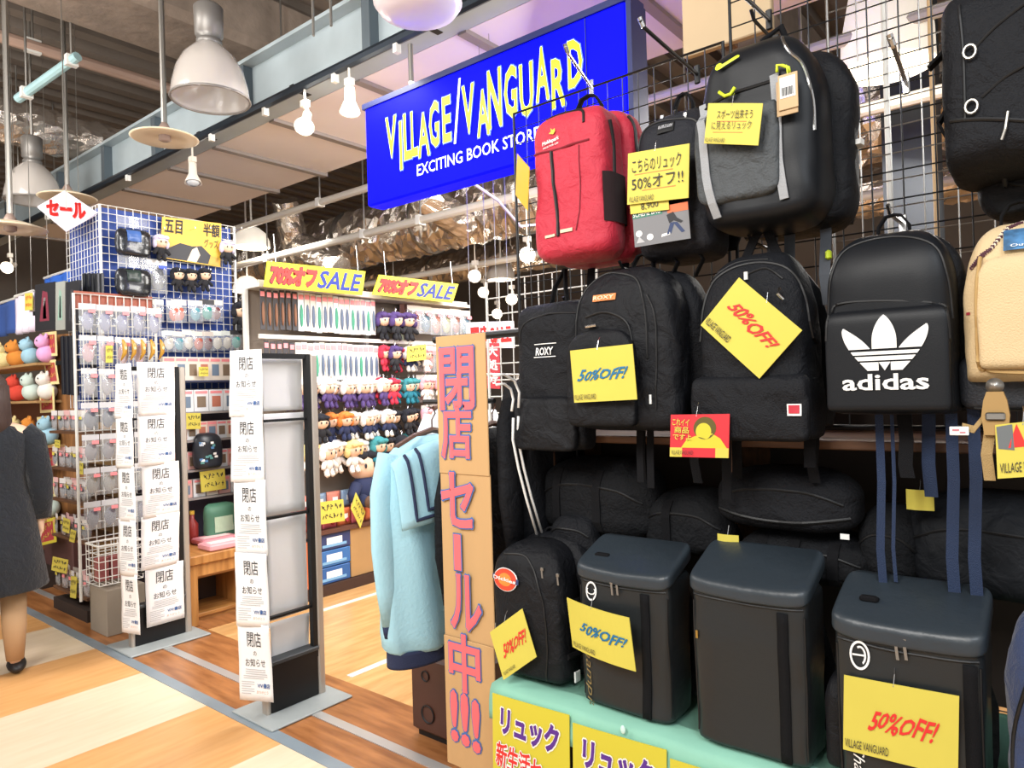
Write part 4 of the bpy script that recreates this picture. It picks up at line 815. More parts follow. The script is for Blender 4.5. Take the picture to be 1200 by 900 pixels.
def arm(px0, py0, Y0, px1, py1, label, m=None):
    a, b_ = on_y(px0, py0, Y0), on_y(px1, py1, PEGY); t = thing('display_hook', label, 'display hook', tuple(b_)); d = a - b_
    MB().tube([(0, 0, 0), tuple(d * .96), tuple(d + Vector((-.004, 0, .016)))], .0055, 8).build('arm_rod', m or BLKM, t); MB().tube([tuple(d * .97), tuple(d + Vector((-.006, 0, .024)))], .007, 8).build('arm_tip', CHROME, t); MB().box((0, -.006, 0), (.018, .01, .06), bev=.003).build('arm_plate', m or BLKM, t)
arm(752, 30, 1.72, 818, 88, 'black display hook reaching out between the blue sign and the tan board'); arm(664, 60, 1.74, 694, 104, 'chrome display hook above the red backpack', CHROME)
arm(868, -8, 1.74, 902, 24, 'black display hook above the big sports backpack'); arm(1046, 52, 1.72, 1062, 98, 'chrome display hook in front of the white grid near the cone lamp', CHROME)

for px, py, Y, lab in ((1078, 586, 1.99, 'yellow scrap card between the bags in the bay behind the navy straps'), (853, 637, 1.91, 'yellow scrap card poking out under the long padded bag')):
    p = on_y(px, py, Y); tt = thing('yellow_tag', lab, 'card', tuple(p)); MB().grid(3, 3, lambda u, v: (.06 * (u - .5), -.004 * math.sin(4 * u), .05 * (v - .5)), .002).build('tag_card', YEL, tt); MB().tube([(0, 0, .024), (.002, .006, .05)], .0012, 5).build('tag_string', CHROME, tt)
for i, (px, t0, b0, wd_, lab) in enumerate(((750, 503, 565, .022, 'short black strap under the orange-label backpack, one of a close pair, outer'), (762, 503, 572, .022, 'short black strap under the orange-label backpack, one of a close pair, inner'), (851, 515, 585, .026, 'black strap dangling in front of the long padded bag'), (948, 500, 548, .028, 'short black strap under the daypack next to the three-leaf pack'))):
    a = on_y(px, t0, 1.93); e = on_y(px + 1, b0, 1.9); d = e - a; o = MB().ribbon([(0, 0, 0), tuple(d * .5 + Vector((.003, -.008, 0))), tuple(d)], (1, .1, 0), wd_, .003).build('webbing_strap', WEB); o.location = a; tag(o, lab, 'strap')
# ------------------------------------------------------------------ cards
def scribble(n=2, seed=0):                          # unreadable hand marks, unit square centred on 0
    m = MB(); r = random.Random(seed + n)
    for k in range(n):
        z = .22 - k * .42; x = -.38
        while x < .32:
            w = r.uniform(.08, .16)
            for q in range(3):
                a = (x + r.uniform(0, w), z + r.uniform(-.14, .14)); b = (x + r.uniform(0, w), z + r.uniform(-.14, .14)); d = Vector((b[0] - a[0], b[1] - a[1]))
                if d.length < .03: continue
                p = Vector((-d.y, d.x)).normalized() * .016
                m.add([(a[0] - p.x, 0, a[1] - p.y), (b[0] - p.x, 0, b[1] - p.y), (b[0] + p.x, 0, b[1] + p.y), (a[0] + p.x, 0, a[1] + p.y)], [(0, 1, 2, 3)])
            x += w + .03
    return m
def card(name, label, TL, TR, BL, Y, lines, m=YEL, cat='price card', dy=(0, 0, 0), group=None, bend=.0012, cord=False, string=True, th=.0025, shapes=()):
    """sheet spanned by three photo corners on the plane Y; lines = (text, material, u0, u1, v0, v1, bold, rot)"""
    a, b_, c = [on_y(*k, Y + o) for k, o in zip((TL, TR, BL), dy)]
    e1, e2 = b_ - a, a - c; o = c + e1 * .5 + e2 * .5; nv = e1.cross(e2).normalized()
    if nv.y > 0: nv = -nv
    t = thing(name, label, cat, tuple(o), 0, group)
    def P(u, v, off=0): return e1 * (u - .5) + e2 * (v - .5) + nv * (bend * (1 - 4 * (u - .5) ** 2) + off)
    g = MB().grid(8, 4, lambda u, v: P(u, v, 0), 0); k = len(g.v); g.v += [p - nv * th for p in g.v]; g.f += [tuple(reversed([i + k for i in f])) for f in g.f]
    W = 9; ring = list(range(W)) + [j * W + 8 for j in range(1, 5)] + [4 * W + i for i in range(7, -1, -1)] + [j * W for j in range(3, 0, -1)]
    g.f += [(ring[(i + 1) % len(ring)], ring[i], ring[i] + k, ring[(i + 1) % len(ring)] + k) for i in range(len(ring))]
    g.build('card_sheet', m, t)
    for li, (tx, ink, u0, u1, v0, v1, bold, rot) in enumerate(lines):
        mb = MB().glyph(tx, -.5, .5, -.5, .5, 0, bold) if tx else scribble(2); asp = e2.length / e1.length; jit = (lambda q: Vector((q.x * .94 + .12 * q.z, q.y, q.z * (1 + .12 * math.sin(min(6, int((q.x + .5) * 7.7)) * 2.1 + TL[0])) + .07 * math.sin(min(6, int((q.x + .5) * 7.7)) * 1.7 + TL[1])))) if tx == '50%OFF!' else None; mb = mb.move(jit) if jit else mb; c_, s_ = math.cos(rot), math.sin(rot)
        def T(p):
            du, dv = p.x * (u1 - u0), p.z * (v1 - v0) * asp
            return P((u0 + u1) / 2 + du * c_ - dv * s_, (v0 + v1) / 2 + (du * s_ + dv * c_) / asp, .0026 + .0009 * li - p.y)
        mb.move(T).build('lettering', ink, t)
    for pts, ink in shapes: MB().add([P(u, v, .0008) for u, v in pts], [tuple(range(len(pts)))]).build('printed_shape', ink, t)
    if cord:
        for u in (.1, .9): q = P(u, 1); MB().tube([tuple(q), (q.x, q.y, 4.88 - o.z)], .002, 4).build('hanging_cord', STEEL, t)
    if string: q = P(.45, 1); MB().tube([tuple(q + Vector((0, 0, -.006))), tuple(q + Vector((.002, .006, .02))), tuple(q + Vector((0, .018, .03)))], .0012, 5).build('tag_string', CHROME, t)
    return t
VV = lambda u0=.04, u1=.42, v0=.05, v1=.15: ('VILLAGE VANGUARD', PRINT, u0, u1, v0, v1, .0, 0)
LN = lambda u0, u1, v, ink=None: ([(u0, v - .008), (u1, v + .004), (u1, v + .024), (u0, v + .012)], ink or mat('orange_line', '#e8803c', .6))
card('sale_card', 'yellow half-price note with black handwriting over the charcoal backpack', (736, 180), (808, 168), (735, 240), 1.82, [('こちらのリュック', PRINT, .08, .88, .6, .86, .0, .02), ('50%オフ!!', PRINT, .08, .92, .28, .52, .0, .04), VV(.04, .46, .03, .14)], shapes=[LN(.12, .75, .56), LN(.25, .8, .24)])
card('sale_card', 'smaller yellow note peeking out under the half-price note', (738, 237), (783, 231), (739, 251), 1.828, [('8,900', PRINT, .3, .75, .2, .8, .0, .1)], string=False)
card('product_card', 'grey product card with a walking figure under the yellow notes', (741, 249), (806, 236), (744, 290), 1.835, [('SCHEME BAG', WHITE, .02, .52, .83, .96, .01, 0)], mat('card_grey', '#77777a', .6), 'product card', string=False,
     shapes=[([(0, .8), (.55, .8), (.55, 1), (0, 1)], mat('card_green', '#3e7d6a', .6)), ([(.64, .78), (1, .78), (1, 1.0), (.64, 1.0)], mat('card_orange', '#d06a3e', .6)), ([(.62, .74), (.74, .8), (.8, .62), (.9, .5), (.86, .46), (.74, .56), (.66, .5)], PRINT), ([(.72, .52), (.8, .5), (.92, .22), (.86, .2)], mat('card_navy', '#27375e', .6)), ([(.68, .52), (.75, .5), (.68, .22), (.6, .2)], MATS['card_navy']), ([(.5, .16), (.66, .2), (.66, .26), (.52, .24)], WHITE), ([(u * .06 + .1, v * .09 + .36) for u, v in ell_pts(0, 0, 1, 1)[:-1]], WHITE), ([(u * .06 + .3, v * .09 + .22) for u, v in ell_pts(0, 0, 1, 1)[:-1]], WHITE), ([(.04, .1), (.2, .1), (.1, .28)], INKG)])
card('sale_card', 'yellow handwritten note pinned on the big sports backpack', (830, 121), (894, 121), (825, 168), 1.722, [('スポーツ出来そう', PRINT, .2, .85, .62, .84, .0, .03), ('に見えるリュック', PRINT, .12, .85, .36, .56, .0, .04), VV(.02, .4, .03, .14)], shapes=[LN(.2, .75, .55), LN(.15, .7, .28)])
card('sale_card', 'square yellow card with blue discount lettering on the orange-label backpack', (668, 411), (741, 403), (673, 472), 1.728, [('50%OFF!', BLUEINK, .1, .9, .4, .6, .035, 0), VV(.02, .38, .05, .15)])
card('sale_card', 'tilted yellow card with red discount lettering on the daypack', (866, 325), (940, 387), (821, 381), 1.765, [('50%OFF!', REDINK, .14, .9, .46, .68, .035, -.1), ('VILLAGE VANGUARD', PRINT, .02, .42, .08, .2, .01, 0)])
card('mini_card', 'small red and yellow card with a yellow blob hanging from the daypack', (786, 486), (855, 485), (785, 535), 1.745, [('これイイ', YEL, .04, .34, .74, .9, .03, -.05), ('商品', YEL, .08, .34, .56, .72, .03, -.05), ('ですよ', YEL, .06, .38, .4, .54, .03, -.05), ('VILLAGE VANGUARD', PRINT, .04, .42, .06, .16, .0, 0)], mat('card_red', '#d6303a', .5), 'card',
     shapes=[([(0, 0), (1, 0), (1, .22), (0, .22)], YEL), ([(.2, .22), (.3, .42), (.45, .5), (.6, .48), (.72, .56), (.86, .44), (.97, .22)], YEL2), ([(.6 + .19 * u, .68 + .26 * v) for u, v in ell_pts(0, 0, 1, 1)[:-1]], mat('blob_brown', '#5d5320', .6)), ([(.58 + .13 * u, .6 + .2 * v) for u, v in ell_pts(0, 0, 1, 1)[:-1]], YEL2)])
card('sale_card', 'small tilted yellow card with red lettering on the oval-logo backpack', (574, 741), (612, 713), (590, 797), 1.725, [('50%OFF!', REDINK, .2, .92, .38, .62, .03, .02), VV(.06, .42, .07, .14)], dy=(0, .03, 0))
card('sale_card', 'curled yellow card with blue lettering hanging on the first box pack', (664, 700), (737, 724), (671, 758), 1.748, [('50%OFF!', BLUEINK, .22, .94, .4, .62, .035, -.04), VV(.04, .44, .06, .16)], dy=(0, -.03, 0), bend=.012)
card('sale_card', 'largest yellow card with red lettering on the ring-logo box pack', (989, 791), (1124, 816), (988, 878), 1.705, [('50%OFF!', REDINK, .24, .84, .36, .62, .03, 0), ('VILLAGE VANGUARD', PRINT, .02, .42, .06, .17, .0, 0)])
card('sale_card', 'yellow card edge with dark lettering beside the dangling tan buckle', (1166, 498), (1240, 490), (1169, 561), 1.725, [('VILLAGE VANGUARD', PRINT, .05, .95, .1, .28, .0, 0)], shapes=[([(.2, .55), (.5, .55), (.35, .98)], REDINK), ([(.04, .55), (.3, .5), (.28, .98), (.02, .96)], mat('smoke_film', '#6d7274', .3))])
card('sale_card', 'narrow mustard card seen edge-on beside the red backpack', (606, 180), (620, 196), (604, 228), 1.80, [], mat('mustard_card', '#d5a92e', .6), dy=(.06, -.02, .05), string=False)
# yellow posters on the counter front
def poster(TL, TR, BL, label):
    return card('poster', label, TL, TR, BL, 1.706, [('リュック', mat('white_edge', '#fbf6e8', .6), .105, .895, .52, .885, .12, -.05), ('リュック', PURPLE, .12, .88, .54, .87, .06, -.05), ('新生活セール', WHITE, .05, .99, .13, .45, .11, -.08), ('新生活セール', REDINK, .06, .98, .14, .44, .03, -.08)], YEL2, 'poster', bend=.002, string=False)
poster((577, 812), (667, 838), (578, 912), 'yellow paper poster taped to the mint counter beside the cardboard sign')
poster((671, 847), (781, 879), (672, 955), 'yellow paper poster, second along the mint counter front')
poster((785, 889), (905, 925), (786, 1004), 'yellow paper poster, third along the counter, mostly below the view')
tag(MB().ell((0, 0, 0), (.008, .004, .012)).build('tape_dot', mat('tape', '#cfeee6', .3)), 'small shiny tape dab on the mint cloth edge above the second poster', 'tape').location = on_y(730, 855, 1.708)

# ------------------------------------------------------------------ cardboard sign
YC = 1.80
A, B, C = on_y(509, 395, YC), on_y(567, 390, YC), on_y(522, 892, YC); w = B.x - A.x
t = thing('cardboard_sign', 'tall cardboard sign with pink blue-edged hand lettering', 'sign', (A.x, YC, 0))
zt, z1_, z2_, zb_ = A.z, on_y(510, 553, YC).z, on_y(512, 742, YC).z, C.z
for a, b, o in ((zt, z1_ - .003, 0), (z1_ + .003, z2_ - .003, .004), (z2_ + .003, zb_, -.002)):
    MB().box((w / 2 + .004, .004 + o, (a + b) / 2), (w, .006, a - b), bev=.002).build('cardboard_panel', CARDB, t)
GL = [('閉', 516, 557, 406, 481), ('店', 518, 554, 474, 538), ('セ', 518, 556, 553, 618), ('|', 533, 541, 626, 668), ('ル', 529, 565, 673, 739), ('中', 527, 564, 743, 812), ('!', 529, 538, 808, 868), ('!', 541, 551, 812, 874), ('!', 554, 564, 820, 882)]
for ch, a, b, tp_, bt in GL:
    p, q = on_y(a, (tp_ + bt) / 2, YC), on_y(b, (tp_ + bt) / 2, YC); zt_, zb2 = on_y((a + b) / 2, tp_, YC).z, on_y((a + b) / 2, bt, YC).z
    if ch == '|': 
        MB().box(((p.x + q.x) / 2 - A.x, -.003, (zt_ + zb2) / 2), (q.x - p.x + .008, .002, zt_ - zb2 + .008), bev=.001).build('letter_outline', OUTBLUE, t); MB().box(((p.x + q.x) / 2 - A.x, -.004, (zt_ + zb2) / 2), (q.x - p.x, .002, zt_ - zb2), bev=.001).build('lettering', PINKINK, t); continue
    bo = .028 if ch not in '!' else .03
    MB().glyph(ch, p.x - A.x - .005, q.x - A.x + .005, zb2 - .005, zt_ + .005, -.0035, bo + .03).build('letter_outline', OUTBLUE, t)
    MB().glyph(ch, p.x - A.x, q.x - A.x, zb2, zt_, -.0055, bo).build('lettering', PINKINK, t)
for x in (w * .3, w * .8): MB().tube([(x, .012, .02), (x, .012, zt - .05)], .008, 6).build('support_pole', WHTM, t)

# ------------------------------------------------------------------ garment rack, clothes, cabinet
t = thing('garment_rack', 'white-footed clothes rack with black top rail behind the cardboard sign', 'rack', (0, 0, 0))
zr = on_y(585, 392, 2.0).z
MB().tube([(-2.0, 1.99, zr), (-1.44, 1.99, zr)], .014, 8).build('top_rail', BLKM, t); MB().tube([(-2.12, 2.04, 1.455), (-1.74, 2.04, 1.455)], .01, 8).build('lower_rail', BLKM, t)
for x in (-1.90, -1.79):
    MB().tube([(x, 1.99, .05), (x, 1.99, zr)], .013, 8).build('upright', WHTM, t)
for x, sgn in ((-1.94, 1),):
    MB().tube([(x, 1.86, .035), (x + .35, 1.88, .035)], .022, 10).build('foot', WHTM, t); MB().tube([(x + .1, 1.78, .035), (x + .1, 2.2, .035)], .018, 8).build('foot', WHTM, t)
def garment(name, label, x, yc, zt, body_pts, th, m, sleeve, cuffm, collar=None, rz=math.pi / 2, extra=None):
    """hanging top: local X = shoulder line, front -Y; body_pts = [(halfwidth, z)] top to bottom"""
    t = thing(name, label, 'garment', (x, yc, 0), rz)
    rings = []
    for hw, z, d in body_pts:
        rings.append([Vector((hw * math.copysign(abs(math.cos(a)) ** .75, math.cos(a)), d * math.sin(a) * (1 + .22 * math.sin(a * 7 + z * 5)), z + .0 * a)) for a in [2 * math.pi * k / 36 for k in range(36)]])
    MB().loft(rings).build('bodice', m, t, True)
    for sg in (-1, 1):
        pts = [(sg * px_, py_, pz_) for px_, py_, pz_ in sleeve[0]]
        MB().tube(pts, sleeve[1], 14).move(lambda p: (p.x, p.y * .62, p.z)).build('sleeve', m, t, True)
        e = Vector(pts[-1]); d = (e - Vector(pts[-2])).normalized() * .045; MB().tube([e, e + d], [sleeve[1][-1] * 1.0, sleeve[1][-1] * .9], 14).move(lambda p: (p.x, p.y * .62, p.z)).build('cuff', cuffm, t, True)
    MB().tube([(-.19, 0, zt - .035), (-.1, 0, zt + .0), (0, 0, zt + .02), (.1, 0, zt), (.19, 0, zt - .035)], .012, 8).tube([(0, 0, zt + .02), (0, 0, zt + .06), (.02, 0, zt + .085), (.005, 0, zt + .11), (-.015, 0, zt + .1)], .003, 6).build('clothes_hanger', mat('hanger_wood', '#5b3a2a', .5), t)
    return t
SKY = mat('pale_blue_jersey', '#a5d3e2', .85, bump=.25, bscale=80); DKN = mat('dark_navy_rib', '#232c4a', .85, bump=.3, bscale=200)
xs = -2.02; zs = on_x(480, 512, xs).z; zh = on_x(480, 772, xs).z; yc = on_x(437, 640, xs).y + .315
bp = [(.10, zs + .0, .035), (.19, zs - .035, .05), (.26, zs - .09, .07), (.275, zs - .25, .09), (.27, zs - .45, .095), (.275, zh + .12, .1), (.265, zh + .06, .1), (.24, zh + .04, .09)]
t = garment('sailor_sweatshirt', 'pale blue sailor-collar sweatshirt hanging beside the cardboard sign', xs, yc, zs, bp, .1, SKY, ([(.215, .01, zs - .06), (.25, .01, zs - .2), (.262, .0, zs - .4), (.255, -.01, zs - .55), (.245, -.01, zs - .68)], [.055, .06, .055, .05, .038]), DKN)
MB().loft([[Vector((.25 * math.copysign(abs(math.cos(a)) ** .75, math.cos(a)), .095 * math.sin(a), z)) for a in [2 * math.pi * k / 36 for k in range(36)]] for z in (zh + .05, zh + .04, zh + .0, zh - .01)]).build('hem_rib', DKN, t, True)
def clf(u, v): x = -.262 + .524 * u; z = zs - .015 - .29 * v - .07 * abs(2 * u - 1) ** 2 * (1 - v * .7); return (x, -(.052 + .075 * math.sqrt(v)) * (1 - .3 * abs(2 * u - 1) ** 3) - .016, z)
MB().grid(12, 8, clf, .006).build('sailor_collar', SKY, t, True)
for k in (.10, .2):
    pts = [clf(k, v / 10) for v in range(0, 10)] + [clf(k, 1 - k * .9)] + [clf(k + (1 - 2 * k) * i / 12, 1 - k * .9) for i in range(1, 13)] + [clf(1 - k, v / 10) for v in range(9, -1, -1)]
    pts = [p for i, p in enumerate(pts)]; c1 = [Vector(clf(k, v / 12 * (1 - k * .9))) for v in range(13)] + [Vector(clf(k + (1 - 2 * k) * i / 14, 1 - k * .9)) for i in range(1, 15)] + [Vector(clf(1 - k, (1 - k * .9) * (1 - v / 12))) for v in range(1, 13)]
    MB().tube([p + Vector((0, -.003, 0)) for p in c1], .0065, 6).build('collar_stripe', DKN, t)
JB = mat('black_jersey', '#111216', .75, bump=.25, bscale=120, soft=1, spec=.2)
xs = -1.83; zs = 1.345
t = garment('black_sweatshirt', 'black sweatshirt squeezed between the pale blue one and the cardboard sign', xs, 2.13, zs, [(.1, zs, .03), (.2, zs - .04, .04), (.25, zs - .1, .05), (.26, zs - .5, .06), (.25, zs - .72, .06), (.23, zs - .74, .05)], .06, JB, ([(.22, 0, zs - .08), (.27, 0, zs - .25), (.28, 0, zs - .45), (.27, 0, zs - .58)], [.05, .055, .05, .035]), JB)
xs = -1.56; zs = 1.57
t = garment('track_jacket', 'black track jacket with white sleeve stripes beside the flat pack', xs, 2.17, zs, [(.09, zs + .03, .05), (.10, zs - .01, .055), (.19, zs - .04, .06), (.25, zs - .1, .07), (.26, zs - .5, .08), (.25, zs - .7, .08), (.23, zs - .72, .07)], .08, JB, ([(.215, 0, zs - .07), (.27, -.02, zs - .2), (.29, -.03, zs - .45), (.27, -.03, zs - .68)], [.055, .065, .055, .035]), JB)
for pa_ in ([(573, 441), (585, 439), (597, 446), (603, 460), (602, 478)], [(576, 451), (585, 450), (593, 456), (596, 468), (594, 482)], [(596, 490), (601, 515), (608, 550), (617, 585), (629, 626)], [(602, 488), (607, 514), (614, 549), (623, 584), (635, 624)]):
    Q = [on_x(*k, xs + .10) for k in pa_]; MB().tube([(q.y - 2.17, -.10 - .02 * (q.z > 1.35), q.z) for q in Q], .0045, 6).build('sleeve_stripe', WHITE, t, True)
MB().tube([(-.03, -.088, zs - .06), (.0, -.1, zs - .3), (.01, -.1, zs - .55), (.01, -.09, zs - .7)], .003, 6).build('front_zip', ZIP, t); MB().box((.13, -.088, zs - .17), (.025, .004, .02), bev=.002).build('chest_emblem', WHITE, t)
xs = -2.36; zs = on_x(500, 470, xs).z
t = garment('white_shirt', 'white printed shirt behind the pale blue sweatshirt near the cardboard sign', xs, 2.52, zs, [(.09, zs, .03), (.18, zs - .04, .04), (.22, zs - .1, .05), (.23, zs - .45, .05), (.22, zs - .6, .05)], .06, mat('white_jersey', '#dfe4e8', .8), ([(.2, 0, zs - .08), (.26, 0, zs - .2), (.28, 0, zs - .28)], [.05, .06, .06]), mat('white_jersey', '#dfe4e8', .8))
for i in range(4): MB().tube([(-.12 + .02 * i, -.06, zs - .1 - .04 * i), (-.05 + .03 * i, -.062, zs - .16 - .02 * i), (-.1 + .05 * i, -.06, zs - .24)], .003, 5).build('print_line', PRINT, t)
t = thing('clothes_stand', 'slim clothes stand carrying the white shirt behind the pale blue sweatshirt', 'rack', (-2.36, 2.52, 0)); MB().tube([(0, .45, 0), (0, .45, zs + .12), (0, -.1, zs + .12)], .012, 8).build('pole', WHTM, t); MB().lathe([(.16, 0), (.16, .01), (.02, .03)], (0, .45, 0), 20, True, True).build('base', WHTM, t)
# brown cabinet with round holes
BRC = mat('brown_laminate', '#4a2c22', .5, var=.06)
a = on_y(481, 878, 2.10); b_ = on_y(530, 878, 2.10); zt = on_y(500, 772, 2.10).z
t = thing('speaker_cabinet', 'dark brown cabinet with two round holes on the floor under the blue sweatshirt', 'cabinet', ((a.x + b_.x) / 2, 2.10, 0)); w = b_.x - a.x + .12
MB().box((.06, .16, zt / 2 + .015), (w, .30, zt - .03), bev=.012).build('cabinet_body', BRC, t)
for px, py, r in ((497, 793, .022), (500, 838, .037)):
    p = on_y(px, py, 2.10); x, z = p.x - (a.x + b_.x) / 2, p.z
    MB().lathe([(r, 0), (r * 1.08, .004), (r * .96, .006), (r * .9, -.012), (r * .5, -.014), (r * .1, -.011)], n=24, cap1=True).move(lambda q: (x + q.x, .008 - q.y * 0 - q.z * 1.0, z + q.y)).build('round_port', ZIP, t, True)
MB().box((.06, .16, .012), (w - .04, .25, .024)).build('plinth', BLKM, t)
# red notice behind the rack
card('notice', 'white paper notice with red handwriting behind the black rack rail', (546, 378), (602, 376), (547, 408), 3.2, [('閉店', REDINK, .1, .5, .2, .85, .06, .05), ('SALE', REDINK, .52, .95, .2, .8, .06, .05)], PAPER, 'notice', string=False, cord=True)
card('notice', 'tall red and white notice lower behind the black rack rail', (570, 402), (585, 402), (571, 455), 3.0, [('大', WHITE, .1, .9, .7, .95, .05, 0), ('処', WHITE, .1, .9, .4, .65, .05, 0), ('分', WHITE, .1, .9, .1, .35, .05, 0)], mat('notice_red', '#c9424a', .6), 'notice', string=False, cord=True)

# ------------------------------------------------------------------ security gates with paper notices
def sheet(parent_name, label, loc, rz, w, h, back=False, seed=0, skew=0, group=None):
    t = thing('paper_notice', label, 'paper notice', loc, rz, group); r2 = random.Random(seed); a0, a1 = r2.uniform(.5, 3), r2.uniform(.002, .006)
    def P(u, v, off=0): return Vector((w * u + skew * (1 - v), -a1 * math.sin(a0 + u * 3.2 + v * 2.5) - .004 * abs(math.sin(v * 3.1 + a0)) - off, h * v))
    MB().grid(8, 10, lambda u, v: P(u, v), .0012).build('paper_sheet', PAPER, t, True)
    off = .003 if not back else -.003
    def put(mb): return mb.move(lambda p: P(p.x, p.z, off))
    if back: return t
    k = MB().glyph('閉店', .28, .72, .70, .90, bold=.0); put(k).build('headline', PRINT, t)
    k = MB().glyph('の', .45, .55, .585, .645, bold=.0).glyph('お知らせ', .2, .8, .44, .545, bold=.0); put(k).build('headline', PRINT, t)
    k = MB()
    for i in range(5): k.add([(.2 - .06 * (i > 2), 0, .40 - i * .028), (.8 + .05 * (i > 1) - .1 * (i == 4), 0, .40 - i * .028), (.8 + .05 * (i > 1) - .1 * (i == 4), 0, .409 - i * .028), (.2 - .06 * (i > 2), 0, .409 - i * .028)], [(0, 1, 2, 3)])
    for i in range(6): k.add([(.08, 0, .24 - i * .03), (.46 - .1 * (i % 3 == 2), 0, .24 - i * .03), (.46 - .1 * (i % 3 == 2), 0, .249 - i * .03), (.08, 0, .249 - i * .03)], [(0, 1, 2, 3)])
    put(k).build('small_print', INKG, t)
    put(MB().glyph('V/V:書店', .54, .92, .17, .235, bold=.03)).build('blue_print', INKB, t); put(MB().glyph('ありがとう', .52, .86, .10, .14, bold=.0)).build('orange_print', INKO, t)
    return t
ordn = ('topmost', 'second from the top', 'middle', 'second from the bottom', 'lowest')
def gate(nm, X, y0, y1, label):
    t = thing('security_gate', label, 'security gate', (X, (y0 + y1) / 2, 0)); hw = (y1 - y0) / 2; H = 1.70
    MB().box((0, -hw - .01, H / 2), (.05, .022, H), bev=.006).build('post', ALU, t); MB().box((0, hw + .02, H / 2), (.055, .04, H), bev=.008).build('post', ALU, t)
    MB().box((0, 0, H - .012), (.04, 2 * hw, .024)).build('top_bar', BLKM, t); MB().box((.008, hw - .012, .95), (.03, .025, 1.5)).box((.0, -hw + .004, .95), (.02, .008, 1.5)).build('inner_frame', BLKM, t)
    for z in (1.38, .92, .45): MB().box((0, 0, z), (.025, 2 * hw, .012)).build('cross_bar', BLKM, t)
    MB().box((0, 0, .13), (.05, 2 * hw, .24), bev=.006).build('base_panel', BLKM, t); MB().box((.0, 0, .245), (.07, 2 * hw, .02), bev=.004).build('base_ledge', mat('dark_grey_pl', '#3b3f42', .5), t)
    MB().box((0, 0, .007), (.34, 2 * hw + .18, .012), bev=.004).build('floor_plate', mat('plate_grey', '#9aa0a0', .5, var=.08), t)
    return t
GXr = on_z(345, 826, 0).x; GXl = on_z(187, 751, 0).x
gy0r, gy1r = on_x(315, 836, GXr).y, on_x(371, 812, GXr).y; gy0l, gy1l = on_x(157, 757, GXl).y, on_x(216, 745, GXl).y
gate('a', GXr, gy0r, gy1r, 'security gate at the entrance nearer the cardboard sign, papers seen from behind')
gate('b', GXl, gy0l, gy1l, 'security gate farther from the cardboard sign, covered in printed notices')
def span(px0, px1, py, X): a = on_x(px0, py, X); b_ = on_x(px1, py, X); return a.y, b_.y
# farther gate: wide faces and narrow flared column
zts = [on_x(188, p, GXl + .035).z for p in (427, 486, 544, 605, 664, 731)]
for i in range(5):
    xo = (0, 0, .004, .004, .008)[i]; ya, yb = span((163, 162, 166, 164, 167)[i], (206, 206, 209, 209, 212)[i], 580, GXl + .035)
    sheet('', 'white closing notice on the wide face of the farther gate, %s' % ordn[i], (GXl + .040 + .003 * (4 - i), ya, zts[i + 1]), math.pi / 2, yb - ya, zts[i] - zts[i + 1] + .012, seed=i, skew=(.0, -.006, .0, -.012, .0)[i])
def flare(X, y, px_end, px_in, zs, tag_, seed):
    yy = y - .045
    e = on_y(px_end, 580, yy); 
    for i in range(5):
        ang = R(12 if seed == 40 else 22); wv = .21
        # width so that the far edge reaches px_end
        X = on_y(px_in, 580, yy).x; best = min(((abs((lambda p: (CM3.inverted() @ (p - CO)))(Vector((X - L_ * math.cos(ang), yy - L_ * math.sin(ang), 1.2))).x * FOC / -(CM3.inverted() @ (Vector((X - L_ * math.cos(ang), yy - L_ * math.sin(ang), 1.2)) - CO)).z + 600 - px_end), L_) for L_ in [k * .005 for k in range(20, 80)]))
        wv = best[1]
        X = on_y(px_in, 580, yy).x
        sheet('', 'narrow closing notice on the corridor edge of the %s gate, %s' % (tag_, ordn[i]), (X - wv * math.cos(ang), yy - wv * math.sin(ang) - .004 * (i % 2), zs[i + 1]), ang, wv, zs[i] - zs[i + 1] + .01, seed=seed + i, skew=.004 * (i - 2))
zL = [on_y(148, p, gy0l - .05).z for p in (428, 490, 548, 610, 672, 738)]; flare(GXl + .01, gy0l, 138, 159, zL, 'farther', 40)
zR = [on_y(292, p, gy0r - .05).z for p in (413, 488, 563, 647, 728, 812)]; flare(GXr + .03, gy0r, 273, 312, zR, 'nearer', 60)
zr_ = [on_x(332, p, GXr - .035).z for p in (419, 483, 604, 725, 786)]
for i in range(4):
    ya, yb = span((306, 308, 311, 313)[i], 358, 600, GXr - .035)
    sheet('', 'blank back of a notice seen through the nearer gate, %s' % ('topmost', 'second from the top', 'second from the bottom', 'lowest')[i], (GXr - .036, ya, zr_[i + 1] + .008), math.pi / 2, yb - ya, zr_[i] - zr_[i + 1] - .012, back=True, seed=80 + i)
